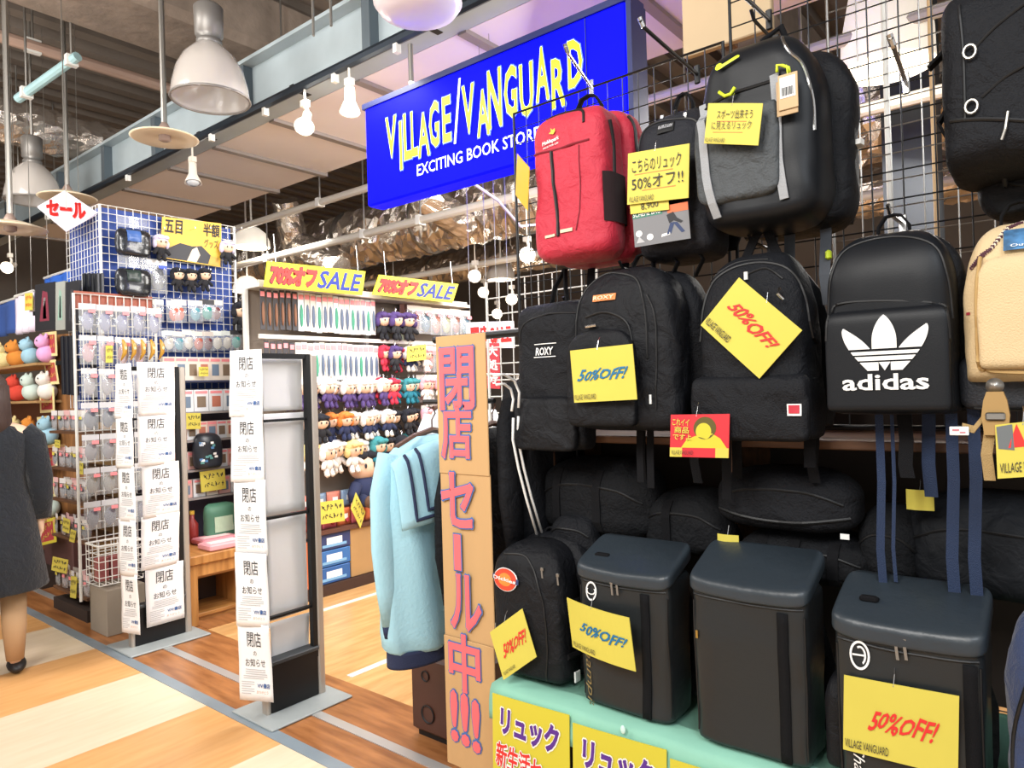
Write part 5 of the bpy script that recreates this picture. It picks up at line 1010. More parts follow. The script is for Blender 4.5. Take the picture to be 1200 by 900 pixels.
# ------------------------------------------------------------------ hanging goods prototypes (front -y, hang point at origin top)
HIDE = []
def proto(name, label, cat): t = thing(name, label, cat, (0, 0, 0)); HIDE.append(t); return t
def doll(hair, dress, skin, label, hat=None, limb=None, s=1.0):
    t = proto('plush_doll', label, 'plush doll')
    MB().ell((0, -.035, -.055), (.036, .032, .034), 12, 8).build('head', skin, t, True)
    MB().ell((0, -.030, -.046), (.041, .036, .033), 12, 8).ell((-.033, -.033, -.066), (.012, .02, .024), 8, 6).ell((.033, -.033, -.066), (.012, .02, .024), 8, 6).ell((-.012, -.062, -.035), (.02, .01, .012), 8, 5).ell((.016, -.062, -.034), (.018, .01, .011), 8, 5).build('hair', hair, t, True)
    b = MB().ell((0, -.032, -.105), (.024, .02, .030), 10, 8)
    for sg in (-1, 1): b.tube([(sg * .018, -.034, -.092), (sg * .036, -.042, -.11), (sg * .042, -.046, -.122)], [.011, .010, .008], 8)
    b.build('clothes', dress, t, True)
    for sg in (-1, 1): MB().tube([(sg * .012, -.034, -.125), (sg * .015, -.04, -.145), (sg * .016, -.048, -.152)], [.011, .011, .009], 8).build('leg', limb or dress, t, True)
    e = MB()
    for sg in (-1, 1): e.ell((sg * .013, -.066, -.058), (.004, .002, .006), 6, 4)
    e.build('eye_stitching', PRINT, t)
    MB().tube([(0, -.03, -.015), (-.006, -.03, 0), (0, -.03, .006), (.006, -.03, 0), (0, -.03, -.015)], .0015, 4).build('ball_chain', CHROME, t)
    return t
FILM = mat('clear_film', '#e8ecf0', .1, alpha=.28, spec=.9, coat=.5)
PINKL = mat('pink_sticker', '#ef8f94', .5); CREAMC = mat('cream_card', '#e6ded0', .6)
def packet(content, header, w, h, label, sticker=PINKL, name='hang_packet', clear=True):
    t = proto(name, label, 'packaged goods')
    MB().box((0, -.012, -.018), (w, .003, .036), bev=.001).build('header_card', header, t)
    MB().ell((0, -.014, -.036 - (h - .036) * .5), (w * .36, .008, (h - .04) * .42), 10, 8).ell((w * .12, -.017, -.036 - (h - .036) * .32), (w * .2, .008, (h - .04) * .2), 8, 6).build('content', content, t, True)
    if clear: MB().grid(4, 5, lambda u, v: (w * (u - .5), -.014 - .016 * math.sin(math.pi * u) * math.sin(math.pi * min(1, v + .1)), -.034 - (h - .034) * (1 - v))).build('film_pouch', FILM, t, True)
    if sticker: MB().box((w * .22, -.032 if clear else -.02, -.05), (w * .4, .002, .022)).build('price_sticker', sticker, t)
    return t
def slim(c1, c2, w, h, label, name='strap_packet'):
    t = proto(name, label, 'packaged goods')
    MB().box((0, -.01, -h / 2), (w, .006, h), bev=.002).build('backing_card', c1, t); MB().ell((0, -.018, -h * .6), (w * .3, .01, h * .3), 8, 6).build('charm', c2, t, True); MB().box((0, -.015, -h * .12), (w * .8, .003, h * .12)).build('price_sticker', PINKL, t)
    return t
HWHITE = mat('plush_white', '#ece6e2', .95, bump=.6, bscale=200); HORANGE = mat('plush_orange', '#d77f3a', .95, bump=.6, bscale=200); HBLOND = mat('plush_blond', '#e2c987', .95, bump=.6, bscale=200)
HBLACK = mat('plush_black', '#1f2028', .95, bump=.6, bscale=200); HTEAL = mat('plush_teal', '#3f8c92', .95, bump=.5, bscale=200); HLAV = mat('plush_lavender', '#cfc6e2', .95)
DPURP = mat('cloth_purple', '#4d3a6e', .9); DNAVY = mat('cloth_navy', '#242c4c', .9); DWHITE = mat('cloth_white', '#ded8d0', .9); DRED = mat('cloth_red', '#c22e44', .9); DTEAL = mat('cloth_teal', '#1f7183', .9); DBLACK = mat('cloth_black', '#1d1d22', .9)
def row(pr, X, ys, z, label, group, rz=math.pi / 2, jz=.006, jr=.12, scale=1, hook=None):
    for y in ys:
        r = dup(pr, (X, y, z + rnd.uniform(-jz, jz)), rz + rnd.uniform(-jr, jr), label, group, (scale, scale, scale))
def frange(a, b, s):
    o = []; 
    while a <= b: o.append(a); a += s
    return o
def hooks_on(t, pts, ln=.12, d=(1, 0, 0)):
    for p in pts:
        p = Vector(p); e = p + Vector(d) * ln; MB().tube([p, e, e + Vector((0, 0, .012))], .002, 4).build('peg_hook', CHROME, t)

# ------------------------------------------------------------------ plush wall (far display)
PX = -4.55
y0, y1 = on_x(303, 500, PX).y, on_x(546, 380, PX).y
ztop = on_x(420, 347, PX).z
t = thing('plush_display', 'tall pegboard display crowded with plush dolls under the yellow sale banners', 'display rack', (0, 0, 0))
MB().box((PX - .16, (y0 + y1) / 2, ztop / 2), (.03, y1 - y0, ztop)).build('back_panel', mat('cream_board', '#85786c', .7), t)
for y in (y0, (y0 + y1) / 2, y1): MB().box((PX - .13, y, ztop / 2 + .02), (.03, .03, ztop + .04)).build('upright', WHTM, t)
MB().box((PX - .05, (y0 + y1) / 2, ztop - .0), (.22, y1 - y0, .025)).build('top_shelf', WHTM, t)
MB().box((PX - .02, (y0 + y1) / 2, .47), (.32, y1 - y0, .03)).build('lower_shelf', mat('shelf_dark', '#5d3a2c', .6), t)
MB().box((PX - .02, (y0 + y1) / 2, .04), (.32, y1 - y0, .08)).build('plinth', mat('plinth_brown', '#3f2a22', .6), t)
zr = lambda py: on_x(400, py, PX).z
hooks_on(t, [(PX - .14, y, z) for z in (zr(345), zr(402), zr(443), zr(481), zr(512)) for y in frange(y0 + .06, y1 - .3, .14)][:90], .16)
for py in (343, 400): MB().box((PX + .02, (y0 + y1) / 2, zr(py) + .012), (.02, y1 - y0 - .02, .03)).build('label_rail', mat('rail_cream', '#d8d0c6', .5), t)
ps = [slim(mat('strap_white', '#ddd6cc', .5), mat('strap_grey', '#58657a', .6), .05, .29, 'slim'), slim(mat('strap_pale', '#dfe6ea', .5), mat('strap_green', '#3f8c6e', .6), .05, .29, 'slim'), slim(mat('strap_dark', '#3c3a3e', .6), mat('strap_brown', '#7a5138', .6), .04, .29, 'slim')]
yA = frange(y0 + .05, on_x(440, 370, PX).y, .053)
for i, y in enumerate(yA):
    k = 2 if i < 6 else (0 if i % 3 else 1)
    row(ps[k], PX, [y], zr(348), ('slim dark strap packet in the plush wall top row, near end' if k == 2 else 'slim white strap packet in the top row of the plush wall' if k == 0 else 'slim pale packet with green charm in the top row of the plush wall'), 'strap packets in the top row, kind %s' % 'abc'[k])
for i, y in enumerate(yA):
    k = 2 if i < 5 else (0 if i % 4 else 1)
    row(ps[k], PX, [y + .02], zr(403), ('slim dark strap packet in the plush wall second row, near end' if k == 2 else 'slim white strap packet in the second row of the plush wall' if k == 0 else 'slim pale packet with green charm in the second row of the plush wall'), 'strap packets in the second row, kind %s' % 'abc'[k])
dl = {'wp': doll(HWHITE, DPURP, SKIN, 'd'), 'or': doll(HORANGE, DNAVY, SKIN, 'd'), 'wn': doll(HWHITE, DNAVY, SKIN, 'd', limb=DWHITE), 'bl': doll(HBLOND, DWHITE, SKIN, 'd'), 'bk': doll(HBLACK, DNAVY, SKIN, 'd'), 'rd': doll(DRED, DRED, SKIN, 'd'), 'te': doll(HTEAL, DTEAL, SKIN, 'd'), 'ww': doll(HWHITE, DWHITE, SKIN, 'd'), 'pk': doll(mat('plush_pink', '#e2a9b2', .95), DWHITE, SKIN, 'd'), 'bb': doll(HBLACK, DBLACK, SKIN, 'd'), 'db': doll(DPURP, DBLACK, SKIN, 'd')}
nm_ = {'wp': 'white-haired plush doll in purple', 'or': 'orange-haired plush doll in navy', 'wn': 'white-haired plush doll in navy', 'bl': 'blond plush doll in white', 'bk': 'black-haired plush doll in navy', 'rd': 'red plush doll', 'te': 'teal-haired plush doll', 'ww': 'all-white plush doll', 'pk': 'pink-haired plush doll in white', 'bb': 'all-black plush doll', 'db': 'dark purple plush doll'}
def dolls(keys, y, step, z, where, sc_=1.0):
    for i, k in enumerate(keys):
        if k != '-': row(dl[k], PX - .03 + .055 * (i % 2), [y + i * step], z, '%s hanging %s' % (nm_[k], where), '%s %s' % (nm_[k], where), scale=sc_, jr=.3)
yp = lambda px, py: on_x(px, py, PX).y
dolls(['db'] * 5, yp(447, 370), .075, zr(357), 'in the top row beside the slim packets', 1.7)
dolls(['rd', 'db', 'rd', 'wn', 'pk', 'pk'], yp(447, 420), .085, zr(400), 'just below the dark purple ones', 1.55)
for off in (0, .05): dolls(['wp'] * 10, yp(366, 450) - .2 + off, .092, zr(441), 'in the third row of the plush wall', 1.6) if off == 0 else None
dolls(['rd', 'rd', 'te', 'te', 'te', 'pk', 'pk', 'pk'], yp(443, 460), .095, zr(440), 'in the third row past the purple ones', 1.55)
dolls(['bb', 'bb', 'or', 'or', 'wn', 'wn', 'wn', 'wn', 'bb', 'bb', 'bb', 'pk', 'bk', 'pk'], yp(356, 500), .108, zr(479), 'in the fourth row of the plush wall', 1.6)
dolls(['bl', 'ww', 'ww', 'bl', 'ww', 'te', 'bk', 'bk', 'te', 'or', 'te', 'wn'], yp(358, 530), .125, zr(511), 'in the fifth row of the plush wall', 1.85)
dolls(['bk', 'wn', 'bk', 'wn', 'wn'], y0 + .08, .1, zr(441), 'behind the papers of the nearer gate', 1.3)
pic = [packet(mat('art_%d' % i, c, .6), CREAMC, .11, .18, 'p') for i, c in enumerate(('#7b4a3c', '#3d5a6a', '#b06a5a', '#8a8a6a'))]
for j, (z, px) in enumerate(((zr(350), 485), (zr(400), 488), (zr(440), 492), (zr(480), 496))):
    for i in range(6): row(pic[(i + j) % 4], PX, [yp(px, 400) + i * .13], z, 'picture packet at the plush wall far end, %s' % (('top row', 'second row', 'third row', 'fourth row')[j]), 'picture packets at the far end, row %s' % 'abcd'[j], scale=1.35)
for i, (px, py, c, lab) in enumerate(((478, 352, '#b98a7c', 'rose picture board at the top of the plush wall beside the picture packets'), (462, 372, '#a9b49a', 'pale green picture board low beside the dark purple dolls'))):
    p = on_x(px, py, PX - .1); tt = thing('picture_board', lab, 'picture board', tuple(p), math.pi / 2); MB().box((0, 0, -.1), (.2, .006, .26), bev=.002).build('board', mat('brd_%d' % i, c, .5), tt); MB().ell((0, -.005, -.06), (.05, .003, .06), 14, 8).build('printed_shape', mat('brd_dark', '#6a4038', .5), tt)
# big reclining plush
p = on_x(430, 590, PX + .06); t = thing('large_plush', 'large black-haired plush doll in navy slumped on the lower shelf of the plush wall', 'plush doll', (PX - .03, p.y, .601), math.pi / 2)
MB().ell((.0, -.05, .32), (.13, .1, .12), 18, 12).build('head', SKIN, t, True); MB().ell((.015, -.02, .345), (.145, .115, .12), 18, 12).ell((-.06, -.1, .40), (.07, .05, .04)).ell((.05, -.11, .40), (.07, .05, .04)).ell((.12, -.08, .32), (.03, .05, .07)).build('hair', HBLACK, t, True)
mm = MB().ell((.0, -.06, .12), (.12, .09, .12), 16, 10); 
for sg in (-1, 1): mm.tube([(sg * .09, -.08, .17), (sg * .15, -.11, .1), (sg * .16, -.13, .05)], [.05, .045, .04], 10)
mm.build('clothes', DNAVY, t, True)
for sg in (-1, 1):
    MB().tube([(sg * .06, -.1, .06), (sg * .08, -.17, .045), (sg * .085, -.22, .05)], [.05, .045, .045], 10).build('leg', DNAVY, t, True); MB().ell((sg * .085, -.235, .05), (.05, .03, .05)).build('shoe', mat('shoe_brown', '#5a4030', .8), t, True); MB().ell((sg * .16, -.135, .03), (.028, .028, .028)).build('hand', SKIN, t, True)
for sg in (-1, 1): MB().ell((sg * .045, -.147, .32), (.012, .006, .02)).build('eye', PRINT, t)
# snack packs on the lower shelf and stock below
SC = [('orange', '#d9744a'), ('salmon', '#e08a76'), ('rose', '#d96a78'), ('pale blue', '#8fa9c4')]
for j in range(2):
    for i in range(7):
        nm2, c = SC[(i * 2 + j) % 4]; q = on_x(372, 600, PX + .08)
        o = MB().grid(6, 6, lambda u, v: (.07 * (u - .5) * 2 * .9, -.015 * math.sin(math.pi * u) * math.sin(math.pi * v), .13 * v), .012)
        tt = thing('snack_pouch', '%s foil snack pouch in the %s row under the plush dolls' % (nm2, ('front', 'raised rear')[j]), 'snack pouch', (PX + .08 - .12 * j, q.y - .3 + i * .135, .486 + .12 * j), math.pi / 2, '%s snack pouches %s' % (nm2, 'ab'[j]))
        o.build('pouch', mat('snack_' + nm2.replace(' ', '_'), c, .35), tt, True); MB().box((.0, -.018, .07), (.05, .004, .04), bev=.002).build('printed_label', WHITE, tt); MB().ell((.02, -.018, .04), (.02, .006, .02), 8, 6).build('printed_ball', mat('snack_red', '#b8404a', .5), tt, True)
tag(MB().box((PX - .035, (yp(372, 600) - .3 + yp(372, 600) + .75) / 2, .545), (.18, 1.08, .11), bev=.004).build('display_riser', mat('riser_red', '#9a5646', .6)), 'low reddish riser box under the rear snack pouches on the lower shelf', 'riser')
for i, (px, py, c, lab) in enumerate(((385, 672, '#2f5f9e', 'lowest'), (385, 652, '#3a6fae', 'second from the bottom'), (385, 632, '#34406e', 'third from the bottom'))):
    p = on_x(px + 5, py, PX + .1); tt = thing('blue_carton', 'blue printed carton stacked below the plush wall, %s' % lab, 'box', (PX + .02, p.y, .082 + .125 * i), math.pi / 2)
    MB().box((0, 0, .06), (.3, .2, .118), bev=.004).build('carton', mat('carton_%d' % i, c, .5), tt); MB().box((0, -.101, .065), (.14, .004, .05)).build('front_label', WHITE, tt); MB().box((0.0, -.102, .03), (.22, .003, .02)).build('printed_band', mat('band_sky', '#7fb2da', .5), tt)
p = on_x(374, 655, PX + .12); tt = thing('orange_carton', 'orange carton standing beside the blue cartons below the plush wall', 'box', (PX + .03, p.y - .18, .082), math.pi / 2); MB().box((0, 0, .17), (.22, .2, .34), bev=.004).build('carton', mat('carton_orange', '#c96a3a', .6), tt); MB().box((0, -.101, .2), (.12, .003, .08)).build('front_label', CREAMC, tt)
p0, p1 = on_x(411, 640, PX + .12), on_x(452, 640, PX + .12); tt = thing('cardboard_carton', 'plain brown cardboard carton below the large plush doll', 'box', (PX - .02, (p0.y + p1.y) / 2 + .05, .082), math.pi / 2); MB().box((0, 0, .185), (p1.y - p0.y + .1, .28, .37), bev=.004).build('carton', CARDB2, tt); MB().box((0, -.001, .371), (.05, .282, .002)).build('packing_tape', mat('tape_tan', '#c8a878', .4), tt)
def xcard(TL, TR, BL, X, label, m=YEL, marks=True):
    a, b_, c = on_x(*TL, X), on_x(*TR, X), on_x(*BL, X); e1, e2 = b_ - a, a - c; o = c + e1 * .5 + e2 * .5; t = thing('yellow_price_card', label, 'price card', tuple(o)); n = Vector((.003, 0, 0))
    q = [c - o, c + e1 - o, b_ - o, a - o]; MB().add([p - n for p in q] + [p + n for p in q], [(3, 2, 1, 0), (4, 5, 6, 7), (0, 1, 5, 4), (1, 2, 6, 5), (2, 3, 7, 6), (3, 0, 4, 7)]).build('card_sheet', m, t)
    if marks: 
        mb = scribble(2); mb.move(lambda p: e1 * p.x + e2 * p.z + n * 1.6).build('lettering', PRINT, t)
    return t
xcard((372, 589), (402, 585), (374, 615), PX + .145, 'yellow card taped to the lower shelf edge under the snack pouches')
xcard((417, 577), (428, 600), (411, 596), PX + .15, 'small tilted yellow card below the large plush doll')
xcard((477, 406), (499, 404), (477, 424), PX + .14, 'yellow card high on the plush wall near the cardboard sign')

# sale banners
def banner(TL, TR, BR, BL, X, label):
    q = [on_x(*k, X) for k in (BL, BR, TR, TL)]; o = sum(q, Vector()) / 4; t = thing('sale_banner', label, 'sale banner', tuple(o)); n = Vector((.004, 0, 0)); q = [k - o for k in q]
    MB().add([p - n for p in q] + [p + n for p in q], [(3, 2, 1, 0), (4, 5, 6, 7), (0, 1, 5, 4), (1, 2, 6, 5), (2, 3, 7, 6), (3, 0, 4, 7)]).build('banner_sheet', mat('banner_yellow', '#d9cf1e', .5), t)
    def P(u, v, off): a = q[0].lerp(q[1], u); b = q[3].lerp(q[2], u); return a.lerp(b, v) + n * off
    MB().glyph('70%オフ', .03, .49, .1, .93, bold=.13).move(lambda p: P(p.x, p.z, 1.5 - p.y / .004)).build('letter_outline', PRINT, t)
    MB().glyph('70%オフ', .04, .48, .13, .9, bold=.09).move(lambda p: P(p.x, p.z, 2.0 - p.y / .004)).build('red_lettering', REDINK, t)
    MB().glyph('SALE', .5, .97, .12, .86, bold=.035, shear=.15).move(lambda p: P(p.x, p.z, 1.6 - p.y / .004)).build('blue_lettering', NAVYINK, t)
    for u in (.08, .92): MB().tube([tuple(P(u, .98, 0)), tuple(P(u, 1, 0) + Vector((-.02, 0, .2)))], .003, 4).build('hanging_cord', CHROME, t)
banner((313, 306), (428, 318), (424, 346), (309, 336), PX + .15, 'yellow sale banner nearest the grid panel, above the slim packets')
banner((444, 322), (537, 333), (530, 355), (436, 345), PX + .15, 'second yellow sale banner, nearer the cardboard sign')

# ------------------------------------------------------------------ blue grid unit
BX = -5.2
ya, yb = on_x(119, 330, BX).y, on_x(276, 330, BX).y; zt = on_x(150, 245, BX).z
t = thing('blue_grid_unit', 'tall blue display unit faced with white wire grid near the shop corner', 'display rack', (0, 0, 0)); BLUEB = mat('royal_blue', '#24428e', .6)
xb = on_y(80, 330, ya).x
MB().box(((BX + xb) / 2 - .01, (ya + yb) / 2, zt / 2 + .715), (BX - xb - .04, yb - ya - .03, zt - 1.45)).build('blue_panel', BLUEB, t)
MB().box(((BX + xb) / 2 - .04, (ya + .25 + yb + .3) / 2, .72), (BX - xb - .12, yb - ya - .02, 1.44)).build('lower_panel', mat('dusky_board', '#5a5468', .7), t)
g = MB(); n = 18
for i in range(n + 1): y = ya + (yb - ya) * i / n; g.tube([(BX, y, 1.45), (BX, y, zt)], .0027 if i % n else .01, 5)
for i in range(24): z = zt - i * .0555; g.tube([(BX + .004, ya, z), (BX + .004, yb, z)], .0027, 5)
g.build('white_grid', WHTM, t); g = MB(); n = 11
for i in range(n + 1): x = xb + (BX - xb) * i / n; g.tube([(x, ya - .004, 1.45), (x, ya - .004, zt)], .0027, 5)
for i in range(24): z = zt - i * .0555; g.tube([(xb, ya - .008, z), (BX, ya - .008, z)], .0027, 5)
g.build('white_grid', WHTM, t)
bz = lambda px, py: on_x(px, py, BX + .03)
hooks_on(t, [tuple(bz(px, py) - Vector((.03, 0, 0))) for py in (350, 388, 318, 270) for px in range(150, 290, 18)][:60], .12)
# poster on the grid
p = [bz(190, 254), bz(259, 262), bz(258, 313), bz(188, 302)]
q = [p[3], p[2], p[1], p[0]]; o = sum(q, Vector()) / 4; q = [k - o for k in q]; tt = thing('yellow_poster', 'yellow poster with black lettering and a dark robe shape on the blue grid', 'poster', tuple(o)); n = Vector((.004, 0, 0))
MB().add([k - n for k in q] + [k + n for k in q], [(3, 2, 1, 0), (4, 5, 6, 7), (0, 1, 5, 4), (1, 2, 6, 5), (2, 3, 7, 6), (3, 0, 4, 7)]).build('poster_sheet', mat('poster_amber', '#e0b23c', .5), tt)
def PP(u, v, off): return q[0].lerp(q[1], u).lerp(q[3].lerp(q[2], u), v) + n * off
def pshape(pts, m, off): MB().add([PP(u, v, off) for u, v in pts], [tuple(range(len(pts)))]).build('printed_shape', m, tt)
pshape([(.02, .02), (.1, .25), (.3, .42), (.5, .38), (.66, .42), (.85, .2), (.92, .02)], mat('robe_dark', '#35353a', .6), 1.4)
pshape([(.42, .02), (.5, .3), (.58, .38), (.64, .2), (.58, .02)], mat('pale_print', '#dfc7b2', .6), 1.7); pshape([(.78, .02), (.82, .22), (.95, .2), (.98, .02)], mat('gold_print2', '#caa04a', .6), 1.8)
MB().glyph('五目', .04, .33, .62, .96, bold=.03).glyph('半額', .68, .97, .66, .96, bold=.03).glyph('グッズ', .70, .95, .40, .60, bold=.0).move(lambda p: PP(p.x, p.z, 1.9 - p.y / .004)).build('lettering', PRINT, tt)
# goods on the blue grid
bag_p = proto('hang_pouch', 'p', 'packaged goods'); 
bb = Bag(.24, .2, .1, n=3, ta=.4, tmin=.5, ba=.4, bmin=.5, wr=.015, fr=12, seed=301, z0=-.22); bb.mesh(14, 28).build('pouch', mat('glossy_black', '#1c1e24', .25, coat=.3), bag_p, True); MB().grid(3, 3, lambda u, v: (.2 * (u - .5), -.05 - .02 * math.sin(3 * u), -.02 + .08 * v)).build('film_top', FILM, bag_p); bb.patch(-.06, .03, -.12, -.04, off=.006).build('printed_patch', mat('patch_blue', '#3b5fa0', .4), bag_p)
for px, py, lab in ((152, 266, 'glossy black pouch with blue patch in clear wrap, upper one on the blue grid'), (152, 312, 'glossy dark pouch in clear wrap, lower one on the blue grid')):
    p = bz(px, py); dup(bag_p, tuple(p), math.pi / 2, lab, None, mats={'printed_patch': mat('patch_dark', '#22302c', .4)} if py > 300 else None)
lav = doll(HLAV, DBLACK, SKIN, 'd')
for px, py, lab, s in ((184, 272, 'lavender-haired small doll on the blue grid beside the yellow poster and upper pouch', 1.35), (263, 280, 'lavender-haired small doll at the end of the blue grid next to the white lamp', 1.35)): row(lav, BX + .03, [bz(px, py).y], bz(px, py).z, lab, None, scale=s)
mix = packet(mat('mix_grey', '#54565c', .5), mat('hdr_white', '#e9e9e9', .5), .14, .24, 'p', mat('blue_tri', '#2f4fd0', .5)); p = bz(183, 305); dup(mix, tuple(p), math.pi / 2, 'grey packet with bright blue patch below the upper pouch on the blue grid')
for px, lab in ((204, 'first'), (219, 'second'), (236, 'third')): row(dl['bb'], BX + .03, [bz(px, 312).y], bz(px, 312).z, 'small black keyring doll under the yellow poster, %s from the pouches' % lab, None, scale=1.25)
five = [packet(mat('f_%d' % i, c, .6), mat('hdr_%d' % i, h_, .5), .1, .15, 'p', None, clear=True) for i, (c, h_) in enumerate((('#c9c4bc', '#dfe6e4'), ('#b55a44', '#ded9d2'), ('#4f8fa0', '#e6ded8'), ('#1f8c84', '#3a3a3e'), ('#6a2f36', '#d8d0c8')))]
fl5 = ['pale wrapped pouch', 'red and white wrapped pouch', 'blue wrapped pouch', 'teal wrapped pouch', 'maroon wrapped pouch']
for px, i in ((180, 0), (201, 1), (207, 1), (226, 2), (240, 3), (250, 4)): p = bz(px, 352); row(five[i], BX + .05, [p.y], p.z, '%s in the upper row of the blue grid pegs' % fl5[i], '%s upper row' % fl5[i], scale=1.1)
row(dl['bb'], BX + .04, [bz(277, 350).y], bz(277, 350).z, 'black doll with pale face at the end of the blue grid peg row', None, scale=1.7)
for i, px in enumerate((195, 207, 218, 230, 241, 252, 263, 274)): p = bz(px, 388); k = (0, 2, 0, 1, 4, 0, 0, 3)[i]; row(five[k], BX + .05, [p.y], p.z, '%s in the lower row of the blue grid pegs' % fl5[k], '%s lower row' % fl5[k], scale=1.0)
# racks below: rows of small boxes and packets seen between the gates
LX = BX + .12
t = thing('goods_shelf_unit', 'open shelf unit of small boxed goods between the two gates', 'display rack', (0, 0, 0))
sy0, sy1 = on_x(186, 500, LX).y, on_x(304, 500, LX).y
shz = [on_x(240, py, LX).z for py in (446, 482, 514, 548, 580)]
for z in shz: MB().box((LX - .02, (sy0 + sy1) / 2, z - .008), (.22, sy1 - sy0, .014)).build('shelf_board', mat('shelf_navy', '#2c2f48', .6) if z == shz[0] else mat('shelf_grey', '#8d8684', .6), t)
for y in (sy0, sy1): MB().box((LX - .1, y, .95), (.03, .03, 1.9)).build('upright', WHTM, t)
def boxes(row_, n, h, w, cols, where):
    for i in range(n):
        nm3, c = cols[i % len(cols)]; y = sy0 + .06 + (sy1 - sy0 - .1) * i / (n - 1); tt = thing('boxed_good', '%s small box on the %s of the goods shelf between the gates' % (nm3, where), 'boxed goods', (LX + .03, y, shz[row_]), math.pi / 2, '%s small boxes on the %s' % (nm3, where))
        MB().box((0, 0, h / 2), (w, .05, h), bev=.002).build('carton', mat('bx_' + nm3.replace(' ', '_'), c, .5), tt); MB().box((0, -.026, h * .45), (w * .6, .002, h * .5)).build('front_picture', mat('pic_%d' % (i % 3), ('#b9715c', '#6d7f94', '#7c6a58')[i % 3], .5), tt); MB().box((0, -.026, h * .88), (w * .8, .002, h * .12)).build('title_strip', PINKL, tt)
CC = [('cream', '#e2d6c8'), ('rose', '#d7a8a2'), ('pale grey', '#d8dadd')]
boxes(0, 9, .17, .09, CC[:1], 'top shelf'); boxes(1, 7, .16, .11, CC[2:], 'second shelf'); boxes(2, 10, .13, .08, CC, 'third shelf'); boxes(3, 10, .13, .08, CC[1:], 'fourth shelf'); boxes(4, 8, .13, .09, CC, 'fifth shelf')
p = on_x(249, 545, LX + .16); tt = thing('patterned_bag', 'black bag with white and blue pattern on the goods shelf between the gates', 'bag', (LX + .045, p.y, shz[3] + .001), math.pi / 2); bb = Bag(.22, .26, .1, n=2.6, ta=.5, tmin=.3, ba=.3, bmin=.6, wr=.01, seed=311); bb.mesh(16, 30).build('body', mat('pattern_black', '#20242c', .35, var=0), tt, True)
for i in range(16): x_, z_ = rnd.uniform(-.08, .08), rnd.uniform(.04, .2); bb.patch(x_ - .012, x_ + .012, z_ - .008, z_ + .008, .001, 2, 2, .004).build('printed_patch', (WHITE, mat('pat_blue', '#4f7fb0', .5), mat('pat_teal', '#5d9a98', .5))[i % 3], tt)
xcard((234, 553), (263, 549), (236, 577), LX + .092, 'yellow card below the patterned bag between the gates'); xcard((218, 484), (235, 484), (218, 503), LX + .1, 'small yellow card on the goods shelf next to the farther gate'); xcard((233, 430), (244, 430), (233, 441), LX + .1, 'tiny yellow card on the top shelf of boxed goods')
# wooden table with pink goods
TW = wood('pine', '#c08a4c', '#9a6530', (1, 9, 1), .45); fl_ = on_z(224, 736, 0); tzt = on_z(224, 736, 0); TZ = on_x(224, 652, fl_.x).z
t = thing('wooden_table', 'low wooden table behind the gates carrying pink packages', 'table', (fl_.x - .22, (fl_.y + 2.72) / 2, 0)); TL2 = (2.74 - fl_.y) / 2

MB().box((0, 0, TZ - .03), (.5, 2 * TL2 + .06, .06), bev=.006).build('tabletop', TW, t); MB().box((.21, 0, TZ - .1), (.03, 2 * TL2 - .08, .08)).build('apron', TW, t)
for sx in (-1, 1):
    for sy in (-1, 1): MB().box((sx * .2, sy * (TL2 - .03), (TZ - .06) / 2), (.06, .06, TZ - .06), bev=.004).build('leg', TW, t)
t = thing('wooden_crate', 'open-fronted wooden crate standing under the low wooden table', 'crate', (fl_.x - .25, (fl_.y + 2.72) / 2, 0), math.pi / 2)
for c, d in (((0, 0, .04), (.36, .34, .025)), ((0, 0, .3), (.36, .34, .025)), ((-.17, 0, .17), (.03, .34, .26)), ((.17, 0, .17), (.03, .34, .26))): MB().box(c, d, bev=.003).build('crate_board', TW, t)
MB().box((0, .16, .17), (.33, .015, .25)).build('crate_back', DKW, t); MB().box((0, 0, .014), (.3, .3, .026)).build('skid', TW, t)
pkb = [('#e0a0a8', 'pink'), ('#cf8590', 'rose pink')]
for i, (px, py) in enumerate(((238, 642), (246, 636))):
    p = on_z(px, py, TZ); c, nm4 = pkb[i]; tt = thing('flat_package', '%s flat package %s on the low wooden table' % (nm4, ('at the front edge', 'lying just behind the front one')[i]), 'package', (fl_.x - .08 - .21 * i, fl_.y + .27 + .06 * i, TZ + .001), math.pi / 2); MB().box((0, 0, .022), (.26, .18, .04), bev=.008).build('wrapped_package', mat('pkg_%d' % i, c, .45), tt); MB().box((0, -.0, .0435), (.2, .08, .002)).build('label', mat('pale_pink', '#f0d4d4', .5), tt)
tt = thing('pink_cushion', 'round pink cushion at the near end of the low wooden table', 'cushion', (fl_.x - .3, fl_.y + .02, TZ + .0), math.pi / 2); MB().ell((0, 0, .13), (.1, .07, .13), 18, 12).build('cushion_body', mat('pink_plush', '#dd9aa0', .9), tt, True); MB().ell((0, -.07, .15), (.018, .006, .018)).build('button', mat('rose_button', '#c06a78', .6), tt)
tt = thing('orange_bottle', 'orange tub with a pale lid on the low wooden table', 'tub', (fl_.x - .41, fl_.y + .12, TZ + .0)); MB().lathe([(.055, 0), (.065, .005), (.07, .13), (.06, .14)], n=20, cap0=True, cap1=True).build('tub', mat('tub_orange', '#cf7c4a', .5), tt, True); MB().lathe([(.062, .141), (.066, .15), (.066, .17), (.05, .178)], n=20, cap0=True, cap1=True).build('lid', CREAMC, tt, True)
